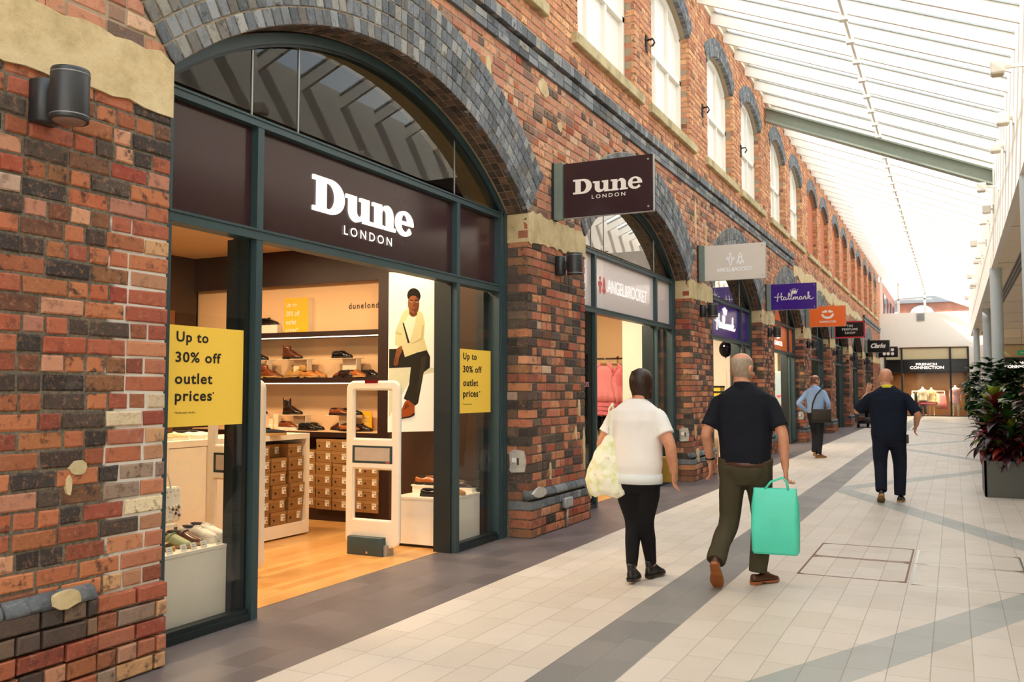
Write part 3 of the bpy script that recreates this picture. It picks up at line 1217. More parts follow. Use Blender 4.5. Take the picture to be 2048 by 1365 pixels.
# ------------------------------------------------------------------ lettering shapes
def slab_logo(depth):
    """bold slab-serif word of four letters"""
    Dg = shape_geo([[(0, 0), (150, 0)] + arc(150, 100, 122, 100, -90, 90, 18) + [(0, 200), (0, 174), (34, 174), (34, 26), (0, 26)],
                    [(112, 26), (132, 26)] + arc(132, 100, 58, 74, -90, 90, 16) + [(112, 174)]], depth)
    ug = shape_geo([[(0, 150), (0, 127), (26, 127), (26, 60)] + arc(96, 62, 70, 66, 180, 275, 10)[1:] + [(140, 8), (160, 30), (160, 0), (246, 0), (246, 23), (218, 23), (218, 150), (128, 150), (128, 127), (152, 127), (152, 66)] + arc(124, 62, 28, 30, -10, -180, 8) + [(96, 150)]], depth)
    ng = shape_geo([[(0, 0), (112, 0), (112, 23), (94, 23), (94, 90)] + arc(120, 92, 26, 32, 180, 0, 8) + [(146, 23), (128, 23), (128, 0), (238, 0), (238, 23), (214, 23), (214, 92)] + arc(150, 92, 64, 64, 0, 110, 10) + [(94, 122), (94, 150), (0, 150), (0, 127), (26, 127), (26, 23), (0, 23)]], depth)
    eg = shape_geo([[(196, 68)] + arc(98, 75, 98, 82, 0, 320, 30) + [(150, 52)] + arc(104, 66, 46, 44, -35, -175, 10) + [(60, 68)],
                    [(62, 90), (132, 90)] + arc(97, 94, 35, 40, 0, 180, 10)], depth)
    return join_geo([(Dg[0], Dg[1], 0, 0, 1), (ug[0], ug[1], 288, 0, 1), (ng[0], ng[1], 540, 0, 1), (eg[0], eg[1], 782, 0, 1)])


LOGO = slab_logo(1)


def crown_geo():
    return shape_geo([[(0, 0), (60, 0), (66, 10), (-6, 10)], [(-4, 14), (64, 14), (80, 50), (58, 30), (52, 58), (40, 30), (30, 68), (20, 30), (8, 58), (2, 30), (-20, 50)]] + [arc(x, y, 5, 5, 0, 350, 9) for x, y in ((80, 55), (52, 64), (30, 74), (8, 64), (-20, 55))], 1)


def script_geo():
    """flowing hand-written word: H a l l m a r k"""
    s = []
    s.append([(0, 62), (40, 58), (80, 60), (118, 64)])
    s.append([(62, 112), (50, 90), (48, 40), (40, 6), (52, 0)])
    s.append([(98, 116), (92, 80), (94, 30), (104, 16), (116, 24)])
    x = 118

    def a_(x):
        return [[(x + 34, 50), (x + 16, 56), (x + 4, 36), (x + 12, 18), (x + 28, 26), (x + 36, 48), (x + 36, 26), (x + 46, 18), (x + 56, 28)]]

    def l_(x):
        return [[(x, 28), (x + 18, 60), (x + 28, 100), (x + 18, 108), (x + 12, 80), (x + 14, 34), (x + 24, 18), (x + 36, 28)]]
    s += a_(118) + l_(174) + l_(206)
    s.append([(242, 28), (252, 52), (254, 18), (262, 46), (276, 52), (278, 20), (288, 46), (302, 52), (304, 26), (314, 18), (326, 30)])
    s += a_(322)
    s.append([(378, 28), (388, 56), (404, 54), (402, 24), (414, 18), (424, 30)])
    s.append([(424, 30), (442, 70), (446, 112), (436, 108), (434, 60), (434, 18)])
    s.append([(434, 40), (456, 60), (462, 50), (446, 40), (460, 20), (480, 18), (505, 36)])
    return stroke_geo(s, 9, 2)


SCRIPT = script_geo()


def smile_geo():
    cup = shape_geo([[(0, 62), (26, 62)] + arc(75, 62, 49, 34, 180, 360, 14)[1:] + [(150, 62)] + arc(75, 62, 75, 62, 360, 180, 20)[1:-1],
                     ], 1)
    l_ = shape_geo([[(18, 78), (66, 78)] + arc(52, 92, 18, 18, 0, 180, 8) + arc(22, 86, 12, 12, 60, 260, 8)], 1)
    r_ = shape_geo([[(84, 78), (132, 78)] + arc(126, 86, 12, 12, -70, 110, 8) + arc(100, 92, 18, 18, 20, 190, 8)], 1)
    return join_geo([(cup[0], cup[1], 0, 0, 1), (l_[0], l_[1], 0, 0, 1), (r_[0], r_[1], 0, 0, 1)])


SMILE = smile_geo()


def flower_rocket(depth=1):
    """two small outline emblems side by side: a winged figure and a rocket"""
    s = [[(30, 0), (20, 20), (18, 50), (30, 70), (42, 50), (40, 20), (30, 0)], [(18, 50), (4, 62), (0, 48), (18, 36)], [(42, 50), (56, 62), (60, 48), (42, 36)], [(30, 76), (22, 84), (30, 92), (38, 84), (30, 76)],
         [(110, 92), (98, 66), (98, 26), (122, 26), (122, 66), (110, 92)], [(98, 44), (84, 24), (84, 12), (98, 24)], [(122, 44), (136, 24), (136, 12), (122, 24)], [(104, 22), (110, 2), (116, 22)], [(104, 60), (110, 66), (116, 60), (110, 54), (104, 60)]]
    return stroke_geo(s, 5, depth)


EMBLEM = flower_rocket()

M['sign_white'] = plain('sign_white', '#f4ece4', 0.5, var=0.01)
M['lit_white'] = glow('lit_white_letters', '#fff1e2', 1.5)
M['aubergine'] = plain('aubergine_panel', '#3b2628', 0.16, var=0.03)
M['pinkgrey'] = plain('pale_pink_grey_panel', '#e6d8d5', 0.12, var=0.01, coat=0.8)
M['greige'] = plain('pale_greige_panel', '#dfd6cd', 0.3, var=0.01)
M['purple'] = plain('purple_panel', '#3f1a86', 0.18, var=0.02)
M['orange'] = plain('orange_panel', '#f2702a', 0.25, var=0.02)
M['blackp'] = plain('black_gloss_panel', '#101010', 0.15, var=0.02)
M['red'] = plain('red_trim', '#c4122f', 0.35, var=0.02)
M['coral'] = plain('coral_print', '#e2635a', 0.4, var=0.02)


# ------------------------------------------------------------------ shopfronts in the arches
def shopfront(k, label, panel, lunette_back, lettering=None, post_style=True, base=True, pane_note=None):
    c = bayc(k)
    t = thing('shopfront', label, 'shopfront', (XF, c, 0), group=None)
    X0, X1 = XF - 0.11, XF
    for y0, y1 in ((c - 2.31, c - 2.10), (c + 2.13, c + 2.31)):
        fr = MB()
        fr.box(X0 - .1, X1, y0, y1, 0, 3.30)
        fr.box(X0 - .1, X1 + .012, y0 + .02, y0 + .05, 0, 3.30)
        fr.box(X0 - .1, X1 + .012, y1 - .07, y1 - .04, 0, 3.30)
        fr.build('jamb', M['frame'], t, True)
    for y0, y1, d in ((c - 1.385, c - 1.325, .20), (c + 1.270, c + 1.330, .24)):
        mb = MB()
        mb.box(XF - d, X1, y0, y1, 0, 2.5)
        mb.box(XF - d + .01, X1 - .05, y0 - .018, y0, 0, 2.49, 1)
        mb.box(X0, X1, y0, y1, 2.5, 3.25)
        mb.build('mullion', [M['frame'], M['frame_dark']], t, True)
    for z0, z1, nm in ((3.232, 3.295, 'transom'), (2.478, 2.552, 'transom')):
        mb = MB()
        mb.box(X0, X1 + .004, c - 2.13, c + 2.14, z0, z1)
        mb.box(X0, X1 + .012, c - 2.13, c + 2.14, z1 - .018, z1 - .008)
        mb.build(nm, M['frame'], t, True)
    ar = MB()
    rr = []
    a = math.asin((HALF - .01) / RI)
    for q in range(41):
        th = -a + 2 * a * q / 40
        rr.append([(x, c + r_ * math.sin(th), max(3.24, ZC + r_ * math.cos(th))) for x, r_ in ((X0, RI - .085), (X1, RI - .085), (X1, RI - .012), (X0, RI - .012))])
    ar.loft(rr, smooth=False)
    rr = [[(x, c + r_ * math.sin(th), max(3.24, ZC + r_ * math.cos(th))) for x, r_ in ((XF - .03, RI - .105), (XF - .015, RI - .105), (XF - .015, RI - .08), (XF - .03, RI - .08))] for th in [-a + 2 * a * q / 40 for q in range(41)]]
    ar.loft(rr, smooth=False, mi=1)
    ar.build('arch_frame', [M['frame'], M['frame_dark']], t, True)
    # lunette glass in butted sheets with pale joints
    th = math.asin(2.18 / (RI - .06))
    gp = MB()
    xg = XF - .05
    edge = [(c + (RI - .06) * math.sin(q), ZC + (RI - .06) * math.cos(q)) for q in [th - 2 * th * i / 30 for i in range(31)]]
    gp.add([(xg, y, max(z, 3.28)) for y, z in edge], [list(range(31))[::-1]], 0, False)
    gp.build('lunette_glass', M['glass_dim' if k == 0 else 'glass_dark'], t, True)
    for dy in (-1.40, -0.93, 1.30):
        jn = MB()
        zt = ZC + math.sqrt((RI - .08) ** 2 - dy ** 2)
        jn.box(xg - .002, xg + .006, c + dy - .006, c + dy + .006, 3.29, zt)
        jn.build('glass_joint', M['galv'], t, True)
    # fascia panels
    for y0, y1 in ((c - 2.12, c - 1.385), (c - 1.325, c + 1.27), (c + 1.33, c + 2.14)):
        mb = MB()
        mb.box(XF - .075, XF - .055, y0 - .01, y1 + .01, 2.545, 3.24)
        mb.build('fascia_panel', panel, t, True)
    if lettering:
        lettering(t, c)
    # side windows: sill, pane and door-leaf edge
    for y0, y1 in ((c - 2.12, c - 1.385), (c + 1.33, c + 2.14)):
        mb = MB()
        mb.box(X0, X1 - .005, y0, y1, 0, 0.045)
        mb.box(X0 + .02, X1 - .02, y0, y1, 0.045, 0.075)
        mb.build('window_bottom_rail', M['frame_dark'], t, True)
        mb = MB()
        mb.quad((xg, y0 - .02, 0.06), (xg, y1 + .02, 0.06), (xg, y1 + .02, 2.49), (xg, y0 - .02, 2.49))
        mb.build('window_pane', M['glass'], t, True)
    for y0, y1 in ((c - 1.43, c - 1.385), (c + 2.04, c + 2.14)):
        mb = MB()
        mb.box(X0 - .10, X0 - .02, y0, y1, 0.05, 2.48)
        mb.build('door_stile', M['frame_dark'], t, True)
    return t


def shell(k, depth, wall_m, ceil_m, floor_m, back_m=None, zc=3.13, lun=None, lights=None, y0=None, y1=None):
    """the room behind a shopfront: walls, floor, ceiling and the boxed-in head of the arch"""
    c = bayc(k)
    y0 = c - 2.6 if y0 is None else y0
    y1 = c + 2.45 if y1 is None else y1
    xb = XF - depth
    for bb in ((xb - .1, xb, y0, y1), (xb, XF - .2, y1, y1 + .1), (xb, XF - .2, y0 - .1, y0)):
        mb = MB()
        mb.box(*bb, 0, 4.35)
        mb.build('wall_interior', wall_m, None, kind='structure')
    mb = MB()
    mb.box(xb, -4.284, y0, y1, -.1, 0.002)
    mb.build('floor_interior', floor_m, None, kind='structure')
    mb = MB()
    mb.box(xb, XF - .34, y0, y1, zc, zc + .05)
    mb.build('ceiling_interior', ceil_m, None, kind='structure')
    mb = MB()
    mb.box(xb, XF - .15, y0, y1, 4.35, 4.40)
    mb.box(XF - 1.0, XF - .96, y0, y1, zc + .05, 4.35)
    mb.build('wall_bulkhead', lun or wall_m, None, kind='structure')


def let_logo(t, c):
    mb = MB()
    put_geo(mb, LOGO, (c - 0.76, c + 0.59, 2.787, 3.057, XF - .055), 'x+', 0.016)
    put_geo(mb, text_geo('LONDON', 0.01, 0, 1.45), (c - 0.385, c + 0.265, 2.672, 2.742, XF - .055), 'x+', 0.01)
    mb.build('lettering', M['lit_white'], t, True)


def let_angel(t, c):
    mb = MB()
    put_geo(mb, text_geo('ANGEL&ROCKET', 0, 0, 0.92), (c - 0.80, c + 0.93, 2.80, 2.98, XF - .055), 'x+', 0.01)
    mb.build('lettering', glow('soft_glow_letters', '#fff6ee', 0.95), t, True)  # emission put in to whiten the letters; they hold no lamp
    mb = MB()
    put_geo(mb, EMBLEM, (c - 1.12, c - 0.86, 2.76, 2.99, XF - .055), 'x+', 0.008)
    mb.build('emblem', M['coral'], t, True)
    mb = MB()
    put_geo(mb, text_geo('laces', 0.0, 0, 1.0), (c - 1.75, c - 1.50, 1.53, 1.62, XF - .048), 'x+', 0.004)
    mb.build('window_lettering', plain('pink_vinyl', '#e2a0a8', 0.5), t, True)


def let_script(t, c):
    mb = MB()
    put_geo(mb, SCRIPT, (c - 0.95, c + 0.85, 2.68, 3.02, XF - .055), 'x+', 0.012)
    put_geo(mb, crown_geo(), (c - 0.28, c + 0.10, 3.02, 3.18, XF - .055), 'x+', 0.012)
    mb.build('lettering', M['lit_white'], t, True)


def let_char(t, c):
    mb = MB()
    put_geo(mb, SMILE, (c - 0.55, c + 0.15, 2.86, 3.14, XF - .055), 'x+', 0.012)
    put_geo(mb, text_geo('CHARACTER', 0.03, 0, 1.0), (c - 0.75, c + 0.45, 2.68, 2.80, XF - .055), 'x+', 0.012)
    mb.build('lettering', M['lit_white'], t, True)


def let_perf(t, c):
    mb = MB()
    put_geo(mb, text_geo('THE PERFUME SHOP', 0.0, 0, 1.3), (c - 1.0, c + 0.9, 2.86, 2.98, XF - .055), 'x+', 0.012)
    mb.build('lettering', M['sign_white'], t, True)
    mb = MB()
    for z in (2.60, 3.16):
        mb.box(XF - .055, XF - .045, c - 1.3, c + 1.25, z, z + .035)
    mb.build('red_line', M['red'], t, True)


def let_small(t, c):
    mb = MB()
    mb.box(XF - .055, XF - .048, c + 1.42, c + 1.62, 2.62, 2.86)
    mb.build('notice', M['sign_white'], t, True)


shopfront(0, 'dark teal shopfront with aubergine fascia in the nearest and widest-looking brick arch', M['aubergine'], None, let_logo)
shopfront(1, 'dark teal shopfront with pale pink grey fascia in the arch behind the woman', M['pinkgrey'], None, let_angel)
shopfront(2, 'dark teal shopfront with purple fascia in the third arch behind the man in navy', M['purple'], None, let_script)
shopfront(3, 'dark teal shopfront with bright orange fascia in the fourth arch', M['orange'], None, let_char)
shopfront(4, 'dark teal shopfront with black fascia and red lines above the man in pale blue', M['blackp'], None, let_perf)
shopfront(5, 'dark teal shopfront with black fascia and a small white notice, sixth arch along', M['blackp'], None, let_small)
shopfront(6, 'dark teal shopfront in the seventh arch, the last but one before the end wall', M['blackp'], None)
shopfront(7, 'dark teal shopfront in the farthest arch, nearest the white end wall', M['blackp'], None)

M['beige_board'] = plain('beige_board', '#d9cba4', 0.7, var=0.03)
shell(0, 4.5, M['brown_wall'], M['ceil_cream'], M['shop_floor'], lun=plain('dark_void', '#2b2119', 0.8), y0=3.2, y1=8.66)
shell(1, 3.0, M['warm_white'], M['warm_white'], M['shop_floor'], lun=M['beige_board'])
shell(2, 2.6, M['warm_white'], M['warm_white'], M['shop_floor'], lun=M['beige_board'])
shell(3, 2.6, M['warm_white'], M['warm_white'], M['shop_floor'], lun=M['beige_board'])
for k in (4, 5, 6, 7):
    shell(k, 2.2, M['brown_wall'], M['warm_white'], M['shop_floor'], lun=M['beige_board'])

# ------------------------------------------------------------------ hanging signs, square to the wall
M['sign_bracket'] = plain('sign_bracket', '#7f8f88', 0.4, metal=0.3)


def blade(Y, label, panel, marks, edge=None, rim=None):
    t = thing('blade_sign', label, 'sign', (XW, Y, 3.34), group=None)
    x0, x1, z0, z1 = XW + 0.13, XW + 1.13, 3.34, 3.935
    b = MB()
    b.box(XW, XW + .125, Y - .05, Y + .05, z0 - .01, z1 + .01)
    for q in range(4):
        b.box(XW + .05 + q * .018, XW + .058 + q * .018, Y - .053, Y - .05, z0, z1)
    b.box(XW, XW + .03, Y - .055, Y + .055, z0 - .015, z1 + .015, 1)
    b.build('bracket', [M['sign_bracket'], M['frame_dark']], t, True)
    p = MB()
    p.box(x0 - .02, x1, Y - .018, Y + .018, z0, z1)
    p.box(x1, x1 + .008, Y - .02, Y + .02, z0 - .003, z1 + .003, 1)
    p.box(x0, x1 + .008, Y - .02, Y + .02, z0 - .006, z0, 1)
    if rim:
        for (a, b_, c_, d) in ((x0 - .02, x1, z0, z0 + .045), (x0 - .02, x1, z1 - .045, z1), (x0 - .02, x0 + .02, z0, z1), (x1 - .045, x1, z0, z1)):
            p.box(a, b_, Y - .022, Y - .018, c_, d, 2)
    for z in (z0 + .05, z1 - .05):
        p.cyl((x1 - .05, z), 'y', .011, Y - .018, Y - .024, 10, 1)
    p.build('panel', [panel, M['galv'], rim or panel], t, True)
    mb = MB()
    marks(mb, x0, x1, z0, z1, Y - .018)
    mb.build('lettering', edge or M['sign_white'], t, True)
    return t


def mk_logo(mb, x0, x1, z0, z1, p):
    put_geo(mb, LOGO, (x0 + .11, x0 + .885, z0 + .245, z0 + .41, p), 'y-', .004)
    put_geo(mb, text_geo('LONDON', 0.01, 0, 1.45), (x0 + .325, x0 + .70, z0 + .185, z0 + .225, p), 'y-', .004)


def mk_angel(mb, x0, x1, z0, z1, p):
    put_geo(mb, EMBLEM, (x0 + .36, x0 + .65, z0 + .24, z0 + .45, p), 'y-', .004)
    put_geo(mb, text_geo('ANGEL&ROCKET', 0, 0, 1.0), (x0 + .2, x0 + .79, z0 + .14, z0 + .205, p), 'y-', .004)


def mk_script(mb, x0, x1, z0, z1, p):
    put_geo(mb, SCRIPT, (x0 + .06, x0 + .94, z0 + .19, z0 + .40, p), 'y-', .004)
    put_geo(mb, crown_geo(), (x0 + .42, x0 + .60, z0 + .36, z0 + .49, p), 'y-', .004)


def mk_char(mb, x0, x1, z0, z1, p):
    put_geo(mb, SMILE, (x0 + .33, x0 + .68, z0 + .22, z0 + .48, p), 'y-', .004)
    put_geo(mb, text_geo('CHARACTER', 0.03, 0, 1.0), (x0 + .27, x0 + .74, z0 + .11, z0 + .17, p), 'y-', .004)


def mk_perf(mb, x0, x1, z0, z1, p):
    for i, (s, w) in enumerate((('THE', .2), ('PERFUME', .52), ('SHOP', .34))):
        put_geo(mb, text_geo(s, 0.01, 0, 1.25), (x0 + .5 - w / 2, x0 + .5 + w / 2, z0 + .39 - .125 * i, z0 + .465 - .125 * i, p), 'y-', .004)


def mk_clarks(mb, x0, x1, z0, z1, p):
    put_geo(mb, text_geo('Clarks', 0.03, 0.35, 0.92), (x0 + .15, x0 + .83, z0 + .22, z0 + .44, p), 'y-', .004)


def mk_dots(mb, x0, x1, z0, z1, p):
    for (a, b) in ((.30, .20), (.50, .20), (.72, .20), (.72, .42)):
        mb.cyl((x0 + a, z0 + b), 'y', .085, p, p - .004, 18)


blade(8.88, 'dark aubergine hanging sign with bold white slab lettering, nearest on the wall', M['aubergine'], mk_logo)
blade(15.04, 'pale greige hanging sign with faint white emblems, second along the wall', M['greige'], mk_angel, glow('faint_white_glow', '#fbf5ee', 0.62))  # letters given a weak emission to look brighter, not a lit sign
blade(21.2, 'purple hanging sign with white script and a crown', M['purple'], mk_script)
blade(27.3, 'orange hanging sign with a white smiling emblem', M['orange'], mk_char)
blade(33.57, 'black hanging sign with a red border and three lines of white capitals', M['blackp'], mk_perf, rim=M['red'])
blade(46.94, 'small black hanging sign with white slanted script far along the wall', M['blackp'], mk_clarks)
blade(54.08, 'farthest black hanging sign with four white discs', M['blackp'], mk_dots)

# ------------------------------------------------------------------ wall lights on the piers
M['lens'] = plain('frosted_lens', '#8c6f60', 0.3)


def wall_light():
    t = thing('wall_light', None, 'wall light', (XW, 0, 2.715))
    b = MB()
    rings = []
    for z in (2.742, 2.748, 2.945, 2.951):
        sh = 0.006 if z in (2.742, 2.951) else 0
        rings.append([(XW + .0, -.062 + sh, z), (XW + .0, .062 - sh, z)] + [(XW + .045 + (.05 - sh) * math.sin(q), (.062 - sh) * math.cos(q), z) for q in [PI * i / 10 for i in range(11)]])
    b.loft(rings)
    b.cyl((XW + .10, 2.84), 'y', .001, 0, .001)
    b.box(XW + .07, XW + .13, -.03, .03, 2.80, 2.89)
    b.build('backplate', M['lamp_black'], t, True)
    cx = XW + 0.205
    c = MB()
    c.lathe([(.078, 2.735), (.0835, 2.732), (.0855, 2.742), (.0855, 2.965), (.0835, 2.975), (.076, 2.977), (.074, 2.965), (.002, 2.96)], (cx, 0), 32)
    c.lathe([(.0868, 2.948), (.0868, 2.953), (.085, 2.955)], (cx, 0), 32, 1)
    c.lathe([(.0868, 2.752), (.0868, 2.757), (.085, 2.759)], (cx, 0), 32, 1)
    c.build('barrel', [M['lamp_black'], M['lamp_rim']], t, True)
    g = MB()
    g.lathe([(.001, 2.722), (.04, 2.723), (.066, 2.728), (.078, 2.738)], (cx, 0), 32)
    g.build('lens', M['lens'], t, True)
    return t


wl = wall_light()
LP = ['charcoal cylinder wall light on the near pier at the left', 'charcoal cylinder wall light on the pier below the aubergine hanging sign', 'charcoal cylinder wall light on the pier below the greige hanging sign',
      'charcoal cylinder wall light on the pier below the purple hanging sign', 'charcoal cylinder wall light on the pier below the orange hanging sign', 'charcoal cylinder wall light on the pier below the red-bordered sign',
      'charcoal cylinder wall light on the third pier from the far end wall', 'charcoal cylinder wall light on the second pier from the far end wall']
for i, lb in enumerate(LP):
    y = 2.775 if i == 0 else bayc(i) - PER / 2 - .02
    if i == 0:
        wl.location = (XW, y, 2.715)
        tag(wl, lb, group='cylinder wall lights on the brick piers')
    else:
        dup(wl, (XW, y, 2.715), None, lb)
# square patches of pale filler with a socket, low on the piers
for i, (Y, lb) in enumerate(((8.235, 'square of pale filler with a socket on the second pier return'), (14.46, 'square of pale filler with a socket on the third pier return'), (26.9, 'square of pale filler with a socket on the pier behind the man in pale blue'))):
    if i == 0:
        X0, X1, yy = -4.07, -3.90, 8.215
    else:
        X0, X1, yy = -4.05, -3.90, bayc(i if i < 2 else 3) + HALF - .004
    t = thing('socket_plate', lb, 'socket', ((X0 + X1) / 2, yy, .68), group='sockets let into the piers')
    mb = MB()
    pts = [(X0, .67), (X0 + .02, .65), (X1, .66), (X1 + .015, .76), (X1 - .01, .87), (X0 + .05, .885), (X0 - .005, .85), (X0 + .005, .74)]
    mb.prism(pts, 'y', yy - .012, yy + .01)
    mb.build('filler', M['putty'], t, True)
    mb = MB()
    mb.box(X0 + .03, X0 + .075, yy - .018, yy - .01, .755, .80)
    mb.build('plate', M['sign_white'], t, True)
    mb = MB()
    mb.box(X0 + .09, X0 + .105, yy - .016, yy - .01, .73, .80)
    mb.build('slot', M['black'], t, True)
# junction box and conduit on the second pier's plinth
t = thing('junction_box', 'small galvanised junction box with conduit on the second pier plinth', 'junction box', (XW + .05, 9.06, 0))
mb = MB()
mb.rbox(XW + .05, XW + .105, 8.97, 9.17, .215, .325, .012, 2)
mb.build('box', M['galv'], t, True)
mb = MB()
mb.box(XW + .104, XW + .108, 9.00, 9.14, .235, .305)
mb.build('lid', M['galv'], t, True)
mb = MB()
mb.tube([(XW + .075, 9.06, .0), (XW + .075, 9.06, .225)], .014, 10)
mb.build('conduit', M['galv'], t, True)
# ------------------------------------------------------------------ inside the shoe shop
SY0, SYB = 8.27, 8.62
SX0, SX1 = -8.55, -5.70
TS2, TS3, TS1 = 1.63, 1.02, 2.165
M['led'] = glow('shelf_led_strip', '#ffe6c0', 5.0)
M['yellow'] = plain('yellow_card', '#fcd04c', 0.5, var=0.01)
M['yellow_lit'] = plain('orange_yellow_card', '#f0b424', 0.5, var=0.01)
M['ink'] = plain('black_ink', '#16140f', 0.6)
M['acrylic'] = plain('frosted_acrylic', '#f0dcc0', 0.3, var=0.01)

t = thing('wall_shelving', 'tall dark walnut shelving with peach back panels full of shoes along the shop side wall', 'shelving', ((SX0 + SX1) / 2, SY0 + .2, 0))
mb = MB()
mb.box(SX0, SX1, SYB - .02, SYB + .03, 1.0, 3.13)
mb.build('back_panel', M['peach'], t, True)
for z0, z1, ov in ((TS1 - .06, TS1, 0), (TS2 - .06, TS2, 0), (TS3 - .02, TS3, .0)):
    mb = MB()
    mb.box(SX0, SX1, SY0 - ov, SYB, z0, z1, 0 if z1 > 1.1 else 1)
    mb.box(SX0, SX1, SY0 - .004, SY0 + .01, z0 - (.05 if z1 < 1.1 else 0), z1 - (.012 if z1 < 1.1 else 0))
    mb.build('shelf', [M['dark_shelf'], M['peach']], t, True)
    if z1 > 1.1:
        mb = MB()
        mb.box(SX0, SX1, SY0 + .01, SY0 + .022, z0 - .010, z0 - .001)
        mb.build('shelf_light', M['led'], t, True)
mb = MB()
mb.box(SX0, SX1, SY0 - .01, SY0 + .02, 2.72, 3.13)
mb.build('top_fascia', M['dark_shelf'], t, True)
mb = MB()
mb.box(SX0, SX1, SY0 + .10, SY0 + .14, 2.17, 2.73)
mb.build('header_panel', M['peach'], t, True)
mb = MB()
pa, pb = onY(698, 615, SY0 + .10), onY(762, 608, SY0 + .10)
put_geo(mb, text_geo('dunelondon', 0.012, 0, 1.3), (pa.x, pa.x + (pb.x - pa.x) * 1.2, 2.415, 2.485, SY0 + .10), 'y-', .004)
mb.build('lettering', M['ink'], t, True)
mb = MB()
mb.box(SX1 - .02, -5.53, SY0 - .02, SYB, 0, 3.13)
mb.build('end_upright', M['dark_shelf'], t, True)
mb = MB()
mb.box(SX0, SX1, SY0 + .03, SYB, 0, .13)
mb.box(SX0, SX1, SYB - .04, SYB, .13, 1.0)
mb.build('base', M['dark_shelf'], t, True)

# brown return wall beside the window
mb = MB()
mb.box(-5.54, -4.30, 8.215, 8.66, 0, 3.13)
mb.build('wall_interior', M['brown_wall'], None, kind='structure')
mb = MB()
mb.box(-8.6, -8.5, 5.9, 8.3, 0, 3.13)
mb.box(-8.5, -8.47, 6.55, 7.35, 0.9, 2.35, 1)
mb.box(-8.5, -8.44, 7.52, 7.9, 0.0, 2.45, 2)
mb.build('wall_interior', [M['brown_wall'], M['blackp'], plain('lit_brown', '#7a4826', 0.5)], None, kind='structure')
sh = MB()
sh.prism([(7.35, 1.98), (6.75, 2.02), (6.75, 1.93), (7.35, 1.78)], 'x', -8.44, -8.30)
t = tag(sh.build('display_ledge', M['wood_orange']), 'small timber ledge on the dark back wall seen through the left window', 'shelf')


